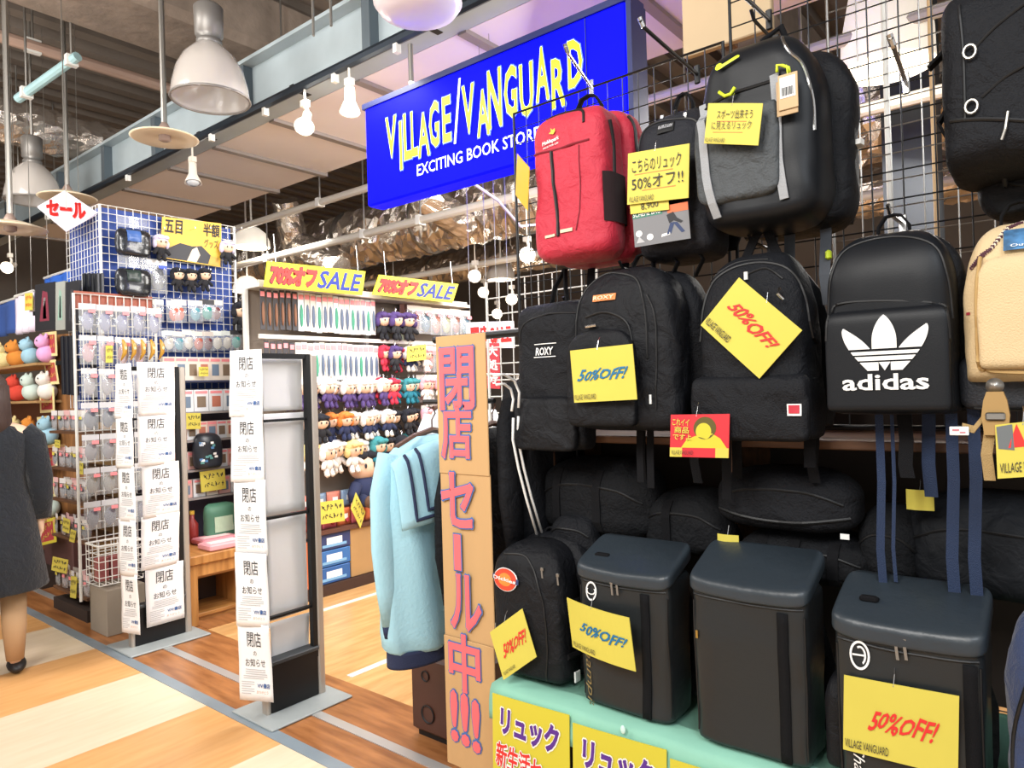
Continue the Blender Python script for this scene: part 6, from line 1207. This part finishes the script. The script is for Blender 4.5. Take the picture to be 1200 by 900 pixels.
tt = thing('red_bottle', 'small dark red bottle on the low wooden table', 'bottle', (fl_.x - .43, fl_.y + .24, TZ)); MB().lathe([(.035, 0), (.04, .01), (.04, .13), (.015, .17), (.015, .2)], n=16, cap0=True, cap1=True).build('bottle', mat('btl_red', '#8c2f2c', .3), tt, True); MB().lathe([(.017, .2), (.017, .225)], n=12, cap0=True, cap1=True).build('cap', mat('gold_cap', '#c9a23c', .4), tt)
tt = thing('green_pouch', 'green printed pouch bag on the low wooden table', 'bag', (fl_.x - .42, fl_.y + .42, TZ), math.pi / 2); bb = Bag(.24, .26, .1, n=3, ta=.3, tmin=.6, wr=.01, seed=321); bb.mesh(14, 28).build('pouch', mat('pouch_green', '#4f8068', .5), tt, True); bb.patch(-.07, .07, .06, .17, off=.005).build('printed_patch', mat('pouch_pale', '#b9d0b4', .5), tt)
# wire and packets on the corner rack
RX = -5.0
t = thing('corner_rack', 'white wire corner rack full of clear packets beside the farther gate', 'display rack', (0, 0, 0)); r0, r1 = on_x(97, 500, RX).y, on_x(193, 500, RX).y
rz_ = lambda py: on_x(135, py, RX).z
g = MB()
for i in range(11): y = r0 + (r1 - r0) * i / 10; g.tube([(RX - .1, y, .3), (RX - .1, y, rz_(345))], .0035, 5)
for i in range(20): z = .3 + (rz_(345) - .3) * i / 19; g.tube([(RX - .1, r0, z), (RX - .1, r1, z)], .0035, 5)
g.build('wire_mesh', WHTM, t); MB().tube([(RX - .1, r0, .2), (RX - .1, r0, rz_(345)), (RX - .1, r1, rz_(345)), (RX - .1, r1, .2)], .01, 8).build('frame', WHTM, t)
MB().box((RX - .12, (r0 + r1) / 2, rz_(352)), (.01, r1 - r0 - .02, .12)).build('copper_panel', mat('copper_board', '#9a4f38', .5), t)
hooks_on(t, [(RX - .1, r0 + .05 + .1 * i, rz_(py)) for py in (358, 395, 432, 470, 507, 545, 583) for i in range(6)], .14)
CT_ = [('#7d7f98', 'violet-grey'), ('#b08c90', 'dusky pink'), ('#8f8a8c', 'grey'), ('#4a4c58', 'dark'), ('#6a6266', 'smoky'), ('#7c7468', 'taupe'), ('#5c5660', 'plum-grey')]
for j, (py, h_) in enumerate(((358, .19), (395, .19), (432, .19), (470, .18), (507, .18), (545, .18), (583, .18))):
    c, nm5 = CT_[j]; pr = packet(mat('pk_%d' % j, c, .5), mat('hdr_grey', '#c9c9cc', .5), .1, h_, 'p')
    for i in range(5 if j not in (1, 2) else 4):
        row(pr, RX, [r0 + .04 + .105 * i], rz_(py), '%s clear packet with pink sticker in the corner rack, %s' % (nm5, ('top row', 'second row', 'third row', 'fourth row', 'fifth row', 'sixth row', 'bottom row')[j]), '%s packets of the corner rack' % nm5)
GOLD = mat('amber_plastic', '#b98a2e', .3, coat=.3)
for i, px in enumerate((142, 153, 164, 175, 186)):
    p = on_x(px, 398, RX + .04); tt = thing('amber_comb', 'amber horn-shaped hair comb hanging above the notices of the farther gate', 'comb', tuple(p), math.pi / 2, 'amber combs'); MB().tube([(0, -.02, 0), (.012, -.025, -.04), (.01, -.025, -.09), (-.012, -.02, -.14)], [.006, .016, .014, .004], 10).build('comb_body', GOLD, tt, True); MB().ell((.012, -.04, -.06), (.007, .004, .012), 8, 6).build('cream_oval', mat('oval_cream', '#efe0a8', .3), tt, True)  # each comb carries a small cream oval on its front
for px0, px1, py0, py1 in ((124, 132, 405, 425),): xcard((px0, py0), (px1, py0), (px0, py1), RX + .036, 'small yellow tag on the second row of the corner rack')
# wire basket and carton
p0, p1 = on_x(104, 660, RX + .02), on_x(146, 660, RX + .02)
t = thing('wire_basket', 'white wire basket at the foot of the corner rack', 'basket', (RX + .04, (p0.y + p1.y) / 2 + .04, on_x(125, 684, RX + .1).z)); w, d, h = p1.y - p0.y + .05, .2, .25; g = MB()
for i in range(8): y = -w / 2 + w * i / 7; g.tube([(-d / 2, y, h), (-d / 2, y, 0), (d / 2, y, 0), (d / 2, y, h)], .003, 5)
for i in range(5): z = h * i / 5; g.tube([(-d / 2, -w / 2, z), (d / 2, -w / 2, z), (d / 2, w / 2, z), (-d / 2, w / 2, z), (-d / 2, -w / 2, z)], .003, 5)
g.build('wire_mesh', WHTM, t); MB().tube([(-d / 2, -w / 2, h), (d / 2, -w / 2, h), (d / 2, w / 2, h), (-d / 2, w / 2, h), (-d / 2, -w / 2, h)], .007, 8).build('rim', WHTM, t)
bzz = on_x(125, 684, RX + .1).z
for i in range(3): tag(MB().box((0, 0, .08), (.06, w * .26, .15), bev=.004).build('red_packet', mat('basket_red', '#8a4a48', .5)), 'dark red packet standing in the white wire basket', 'packaged goods', 'red packets in the basket').location = (RX + .04, (p0.y + p1.y) / 2 + .04 + (i - 1) * w * .3, bzz + .006)
a, b_ = on_z(112, 742, 0), on_z(150, 746, 0); zc = on_x(130, 690, RX + .12).z
t = thing('grey_carton', 'grey-brown carton on the floor under the white wire basket', 'box', (RX + .02, (p0.y + p1.y) / 2 + .06, 0)); MB().box((0, 0, zc / 2), (.26, .24, zc), bev=.004).build('carton', mat('carton_grey', '#8d8172', .8, var=.05), t); MB().box((0, 0, zc + .001), (.262, .03, .002)).build('packing_tape', mat('tape_grey', '#a59a88', .5), t)
# low tiered goods toward the corridor corner
t = thing('corner_shelf', 'low tiered brown shelf at the corridor corner of the shop', 'shelf', (0, 0, 0)); FY = 1.90
xa, xb2 = on_y(62, 600, FY).x, on_y(101, 600, FY).x; tz = [on_y(82, py, FY + .02).z for py in (505, 548, 585, 628, 690)]
for z in tz: MB().box(((xa + xb2) / 2, FY + .12, z - .01), (xb2 - xa, .26, .018)).build('shelf_board', WDS, t)
MB().box(((xa + xb2) / 2, FY + .255, .67), (xb2 - xa, .015, 1.34)).build('back_panel', CARDB2, t); MB().box(((xa + xb2) / 2, FY + .12, .04), (xb2 - xa, .26, .08)).build('plinth', DKW, t)
zc_, zp_ = on_y(82, 420, 1.93).z, on_y(66, 360, 1.92).z; xl_ = on_y(40, 360, 1.94).x
MB().box((xb2 - .02, 1.975, (1.3 + zp_ + .1) / 2), (.03, .03, zp_ + .1 - 1.3)).build('upright', BLKM, t); MB().box(((xa + xb2) / 2, 1.952, zc_ - .02), (xb2 - xa, .02, .03)).build('hanging_bar', BLKM, t); MB().box(((xl_ + xb2) / 2, 1.945, zp_), (xb2 - xl_, .03, .03)).build('picture_bar', BLKM, t)
lp_ = [packet(mat('lp_%d' % i, c, .5), mat('lph_%d' % i, h_, .5), .085, .14, 'p', s_) for i, (c, h_, s_) in enumerate((('#6d6a72', '#d9d6d6', PINKL), ('#3f414c', '#cfc9c4', YEL), ('#8a7c80', '#e0b4b4', PINKL)))]
for j, z in enumerate(tz):
    for i in range(9): row(lp_[(i + j) % 3], 0, [], 0, '', '') if False else dup(lp_[(i * 2 + j) % 3], (xa + .05 + (xb2 - xa - .1) * i / 8, FY + .02 + .05 * (i % 2), z + .145), rnd.uniform(-.2, .2), '%s small packet on the low corner shelf, %s' % (('grey', 'dark', 'mauve')[(i * 2 + j) % 3], ('top tier', 'second tier', 'middle tier', 'fourth tier', 'bottom tier')[j]), '%s packets corner shelf tier %s' % (('grey', 'dark', 'mauve')[(i * 2 + j) % 3], 'abcde'[j]))
def ycard(TL, TR, BL, Y, label): return card('yellow_price_card', label, TL, TR, BL, Y, [(None, PRINT, 0, 1, 0, 1, .0, 0)], YEL, 'price card', string=False, bend=.002)
for TL, TR, BL, lab in (((74, 606), (82, 609), (73, 622), 'yellow card on the fourth tier of the low corner shelf'), ((83, 620), (89, 622), (81, 634), 'second yellow card on the fourth tier of the low corner shelf'), ((62, 652), (80, 656), (60, 668), 'wide yellow card on the bottom tier of the low corner shelf'), ((83, 675), (90, 676), (82, 700), 'narrow yellow card near the floor on the low corner shelf'), ((64, 515), (70, 516), (64, 524), 'tiny yellow card on the top tier of the low corner shelf'), ((92, 540), (97, 541), (92, 555), 'tiny yellow card on the second tier of the low corner shelf')): ycard(TL, TR, BL, FY - .02, lab)

# ------------------------------------------------------------------ corridor end: wooden post, flags, posters, plush toys
PY = 2.19
xa, xb2 = on_y(52, 540, PY).x, on_y(82, 540, PY).x
t = thing('wooden_post', 'rough brown wooden post strung with red and yellow flags', 'post', ((xa + xb2) / 2, PY + .12, 0)); w = xb2 - xa; OAK = wood('rough_oak', '#9a6a3c', '#6f4824', (6, 6, 1), .7, 4)
zt = on_y(66, 392, PY).z; z5 = on_y(66, 600, PY).z
m = MB().loft([[Vector(((w / 2) * (1 + .12 * noise.noise(Vector((math.cos(a), math.sin(a), z * 2)))) * math.cos(a), .12 * math.sin(a) * (1 + .15 * noise.noise(Vector((math.cos(a) + 5, math.sin(a), z * 3)))), z)) for a in [2 * math.pi * k / 20 for k in range(20)]] for z in [z5 + (zt - z5) * i / 14 for i in range(15)]]); m.build('trunk', OAK, t, True)
MB().box((0, .0, z5 / 2), (w * 1.1, .26, z5), bev=.01).build('base_cabinet', mat('maroon_base', '#5a3a36', .6), t)
for i in range(7):
    ycc = 405 + i * 33; sx = [58, 60, 55, 52, 58, 56, 54][i]
    card('paper_flag', 'red and yellow paper flag strung on the wooden post, %s' % (('topmost', 'second from the top', 'third from the top', 'middle one', 'third from the bottom', 'second from the bottom', 'lowest')[i]), (sx - 9, ycc - 15), (sx + 8 - (i % 2) * 3, ycc - 17), (sx - 8 + (i % 2) * 3, ycc + 13), PY - .06, [(None, mat('flag_gold', '#d8b24a', .6), .1, .9, .1, .9, .05, .2)], mat('flag_cream', '#e8d79a', .6), 'paper flag', string=False, shapes=[([(.12, .12), (.88, .12), (.88, .88), (.12, .88)], mat('flag_red', '#b23a44', .6))])
card('paper_flag', 'large red flag with yellow border leaning low on the wooden post', (44, 612), (64, 606), (46, 640), PY - .12, [(None, YEL, .1, .9, .1, .9, .05, .2)], YEL2, 'paper flag', string=False, shapes=[([(.12, .12), (.88, .12), (.88, .88), (.12, .88)], MATS['flag_red'])])
dk = mat('poster_black', '#2a2a2e', .4)
for TL, TR, BL, lab, c in (((41, 334), (64, 330), (41, 388), 'dark framed picture with reddish figure patch above the wooden post', '#7a3040'), ((65, 331), (76, 329), (65, 387), 'narrow pale-green picture between two dark ones', '#8aa89a'), ((77, 331), (92, 328), (77, 388), 'plain dark picture nearest the clear packets', '#3a3a40')):
    card('framed_picture', lab, TL, TR, BL, 1.9, [], dk if c != '#8aa89a' else mat('pale_poster', '#9a9c96', .4), 'picture', string=False, bend=0, th=.02, shapes=[([(.25, .2), (.75, .2), (.65, .8), (.4, .85)], mat('pp' + c[1:], c, .5)), ([(.42, .25), (.6, .25), (.55, .7), (.45, .7)], mat('pp_pale', '#b9b4b4', .5))])
for i in range(5): p = on_y(99 + i * 5, 322, ya - .022); tag(MB().box((0, 0, .0), (.035, .02, .2), bev=.004).build('slim_case', mat('case_black', '#1e2024', .3)), 'slim glossy black case in the row at the corner of the blue grid', 'case', 'slim black cases').location = (p.x, p.y, p.z - .09)
for i in range(4): p = on_y(74 + i * 5, 420, 1.93); tag(MB().box((0, 0, .0), (.04, .02, .42), bev=.004).build('long_case', mat('case_ink', '#23242a', .3)), 'long black strap case hanging beside the wooden post', 'case', 'long black cases').location = (p.x, p.y, p.z - .05)
# blue and white cloths at far end
def cloth(name, label, px0, px1, py0, py1, Y, m, wv=.03):
    a, b_ = on_y(px0, (py0 + py1) / 2, Y), on_y(px1, (py0 + py1) / 2, Y); zt, zb = on_y((px0 + px1) / 2, py0, Y).z, on_y((px0 + px1) / 2, py1, Y).z; t = thing(name, label, 'cloth', (a.x, Y, zb))
    MB().grid(24, 6, lambda u, v: ((b_.x - a.x) * u, wv * math.sin(u * 19) * (1.2 - v), (zt - zb) * v), .006).build('fabric', m, t, True); MB().tube([(0, 0, zt - zb), (b_.x - a.x, 0, zt - zb)], .012, 6).build('hanging_rod', WHTM, t)
    for k in (.1, .9): MB().tube([((b_.x - a.x) * k, 0, zt - zb), ((b_.x - a.x) * k, 0, 4.88 - zb)], .003, 5).build('hanging_cord', STEEL, t)
cloth('blue_curtain', 'blue cloth hanging at the far end of the store front', -25, 46, 352, 392, 2.1, mat('curtain_blue', '#36559a', .8)); cloth('white_curtain', 'pale lilac cloth hanging between the blue cloth and the dark pictures', 18, 40, 344, 390, 2.04, mat('curtain_lilac', '#d9d0e0', .8))
cloth('blue_awning', 'small bright blue cloth behind the dark pictures', 52, 100, 318, 345, 2.35, mat('awning_blue', '#2f66c8', .7))
card('yellow_price_card', 'yellow tag beside the pale lilac cloth', (29, 344), (38, 343), (29, 364), 2.005, [(None, REDINK, 0, 1, 0, 1, .02, 0)], YEL, 'price card', string=False)
PLC = [('#cfe0d8', 'mint'), ('#e3a6d4', 'pink'), ('#d98b3a', 'orange'), ('#e8e3dc', 'white'), ('#d84a3a', 'red'), ('#9fc6d8', 'sky blue'), ('#ead79a', 'cream')]
zt0 = on_y(10, 470, 2.05)
t = thing('toy_shelf', 'stepped shelf of colourful plush toys at the far end of the store front', 'shelf', (0, 0, 0)); tx0, tx1 = on_y(-40, 450, 2.05).x, on_y(48, 450, 2.05).x
tzz = [on_y(20, py, 2.05).z for py in (428, 470, 520, 600)]
for z in tzz: MB().box(((tx0 + tx1) / 2, 2.2, z - .012), (tx1 - tx0, .36, .02)).build('shelf_board', CARDB2, t)
MB().box(((tx0 + tx1) / 2, 2.39, .8), (tx1 - tx0, .02, 1.6)).build('back_panel', mat('toy_back', '#8a5a3c', .7), t); MB().box(((tx0 + tx1) / 2, 2.2, .06), (tx1 - tx0, .36, .12)).build('plinth', DKW, t)
for j, z in enumerate(tzz):
    for i in range(6):
        c, nm6 = PLC[(i * 3 + j * 2) % 7]; x = tx0 + .12 + (tx1 - tx0 - .2) * i / 5; tt = thing('plush_toy', '%s plush animal on the toy shelf at the far end, %s' % (nm6, ('top step', 'second step', 'third step', 'lowest step')[j]), 'plush toy', (x, 2.12, z), rnd.uniform(-.3, .3), '%s plush animals step %s' % (nm6, 'abcd'[j]))
        mt = mat('pl_' + nm6.replace(' ', '_'), c, .95, bump=.5, bscale=150); MB().ell((0, 0, .075), (.085, .07, .075), 14, 9).build('body', mt, tt, True); MB().ell((0, -.03, .17), (.062, .055, .055), 14, 9).build('head', mt, tt, True)
        for sg in (-1, 1): MB().ell((sg * .042, -.02, .215), (.02, .012, .026), 8, 6).build('ear', mt, tt, True); MB().ell((sg * .022, -.083, .178), (.007, .004, .008), 6, 5).build('eye', PRINT, tt)

# ------------------------------------------------------------------ person walking at the edge of the view
pc = at_d(-14, 450, 3.9); fx, fy = pc.x, pc.y
t = thing('person', 'person in a long dark navy coat standing at the very edge of the view', 'person', (fx, fy, 0), R(-104))
def skin_body(V, E, rad, root):
    me = bpy.data.meshes.new('body'); me.from_pydata(V, E, []); o = bpy.data.objects.new('body', me); col.objects.link(o); o.parent = t
    md = o.modifiers.new('skin', 'SKIN'); md.use_smooth_shade = True; o.modifiers.new('sub', 'SUBSURF').levels = 1; o.modifiers['sub'].render_levels = 2
    for i, r in enumerate(rad): me.skin_vertices[0].data[i].radius = (r, r * .85) if isinstance(r, float) else r; me.skin_vertices[0].data[i].use_root = (i == root)
    me.materials.append(SKIN); return o
V = [(0, 0, .90), (0, 0, 1.05), (0, .01, 1.22), (0, .01, 1.34), (0, 0, 1.41), (0, -.015, 1.47), (0, -.01, 1.54), (0, -.01, 1.60)]; E = [(i, i + 1) for i in range(7)]; rad = [(.14, .1), (.115, .085), (.14, .1), (.12, .085), (.05, .05), (.055, .062), (.073, .088), (.055, .065)]
def chain(start, pts, rs):
    p = start
    for q, r in zip(pts, rs): V.append(q); rad.append(r); E.append((p, len(V) - 1)); p = len(V) - 1
    return p
for sg in (-1, 1):
    chain(0, [(sg * .085, 0, .82), (sg * .09, -.012, .47), (sg * .09, .015, .26), (sg * .09, .02, .085), (sg * .095, -.05, .035), (sg * .10, -.12, .028)], [.085, .056, .052, .034, .036, .03])
    hnd = chain(3, [(sg * .175, .01, 1.33), (sg * .22, .03, 1.07), (sg * .225, -.02, .86), (sg * .225, -.035, .79)], [.055, .042, .03, (.036, .02)])
    for k, (dx, ln) in enumerate(((-.022, .075), (-.008, .085), (.007, .08), (.02, .062))): chain(hnd, [(sg * .222, -.045 + dx, .75), (sg * .216, -.05 + dx * 1.15, .75 - ln * .5), (sg * .207, -.05 + dx * 1.1, .75 - ln)], [.0095, .0085, .007])
    chain(hnd, [(sg * .21, -.065, .785), (sg * .2, -.085, .755), (sg * .198, -.092, .735)], [.0105, .0095, .008])
skin_body(V, E, rad, 0)
hd = MB().ell((0, -.01, 1.60), (.088, .10, .075), 20, 12).loft([[Vector((.094 * math.cos(a) * s, .02 + .088 * math.sin(a) * s + .012, z)) for a in [math.pi * k / 12 for k in range(13)]] + [Vector((.08 * math.cos(a) * s, .03 + .07 * math.sin(a) * s, z)) for a in [math.pi * k / 12 for k in range(12, -1, -1)]] for z, s in ((1.60, 1.0), (1.5, 1.05), (1.40, 1.1), (1.30, .95))]); hd.build('hair', mat('brown_hair', '#3c2a24', .6, bump=.6, bscale=60, stretch=(1, 1, .1)), t, True)
f = MB().ell((0, -.103, 1.525), (.011, .014, .018), 8, 6); f.build('nose', SKIN, t, True)
for sg in (-1, 1): MB().ell((sg * .031, -.092, 1.548), (.012, .006, .006), 8, 6).build('eye', PRINT, t); MB().ell((sg * .077, 0, 1.535), (.012, .02, .03), 8, 6).build('ear', SKIN, t, True)
MB().ell((0, -.092, 1.487), (.022, .006, .006), 8, 6).build('mouth', mat('lip', '#b8706a', .5), t)
COAT = mat('navy_coat', '#10161f', .9, bump=.4, bscale=90, sheen=.2); rings = []
for z, a_, b_ in ((.47, .25, .2), (.48, .255, .205), (.7, .225, .175), (.95, .19, .145), (1.08, .165, .13), (1.22, .185, .135), (1.32, .195, .125), (1.37, .15, .1), (1.40, .085, .075), (1.42, .075, .07)):
    rings.append([Vector((a_ * math.cos(k * math.pi / 20) * (1 + .035 * math.sin(k * .9 + 2) * max(0, 1.1 - z)), b_ * math.sin(k * math.pi / 20) * (1 + .05 * math.sin(k * 1.3) * max(0, 1.1 - z)), z)) for k in range(40)])
MB().loft(rings).build('coat', COAT, t, True)
for sg in (-1, 1):
    MB().tube([(sg * .15, .01, 1.345), (sg * .19, .01, 1.3), (sg * .225, .03, 1.08), (sg * .232, .0, .95), (sg * .23, -.022, .85)], [.06, .072, .064, .055, .05], 14).build('coat_sleeve', COAT, t, True)
    MB().ell((sg * .097, -.045, .035), (.048, .125, .036), 14, 8).build('shoe', mat('shoe_black', '#1d1c1e', .5), t, True)
    MB().tube([(sg * .09, -.012, .47), (sg * .09, .015, .26), (sg * .09, .02, .08)], [.063, .058, .042], 12).build('trouser_leg', mat('tan_stocking', '#b3926e', .8), t, True)

# remove prototypes that were only copied from
for pr in HIDE:
    for c in list(pr.children): bpy.data.objects.remove(c)
    bpy.data.objects.remove(pr)

# small pieces that sit on a larger part of the same thing become its sub-parts
UNDER = {'eye_stitching': ('head',), 'eye': ('head',), 'ear': ('head',), 'bulb': ('lamp_shade', 'spot_housing', 'dome_shade'), 'rim': ('dome_shade',), 'pocket_piping': ('front_pocket',), 'trefoil_logo': ('front_pocket',),
         'label_print': ('logo_label', 'label_card'), 'lettering': ('logo_patch', 'logo_label', 'logo_ribbon', 'brand_patch', 'trefoil_logo'), 'small_lettering': ('logo_patch',), 'barcode_print': ('sticker',), 'packing_tape': ('carton',),
         'front_picture': ('carton',), 'title_strip': ('carton',), 'front_label': ('carton',), 'printed_band': ('carton',), 'collar_stripe': ('sailor_collar',), 'trim_stitching': ('trim_tape',), 'buckle_bar': ('buckle',), 'clamp': ('tube',),
         'price_sticker': ('film_pouch', 'backing_card'), 'charm': ('backing_card',), 'printed_label': ('pouch',), 'printed_ball': ('pouch',), 'lid_zip': ('body',), 'lid_pull': ('lid',), 'cap': ('bottle',), 'lid': ('tub',), 'tag_string': ('card_sheet', 'tag_card'), 'charm_chain': ('round_charm',), 'cream_oval': ('comb_body',)}
KM = {}
for o in list(col.objects):
    if o.parent is not None and o.parent.parent is None: KM.setdefault(o.parent.name, []).append(o)
for ks in KM.values():
    by = {}
    for o in ks: by.setdefault(o.name.split('.')[0], o)
    sl = [o for o in ks if o.name.split('.')[0] == 'sleeve']; cu = [o for o in ks if o.name.split('.')[0] == 'cuff']
    for a, b in zip(cu, sl): a.parent = b
    moved = set()
    for o in ks:
        for tgt in UNDER.get(o.name.split('.')[0], ()):
            h = by.get(tgt)
            if h is not None and h is not o and h.name not in moved: o.parent = h; moved.add(o.name); break
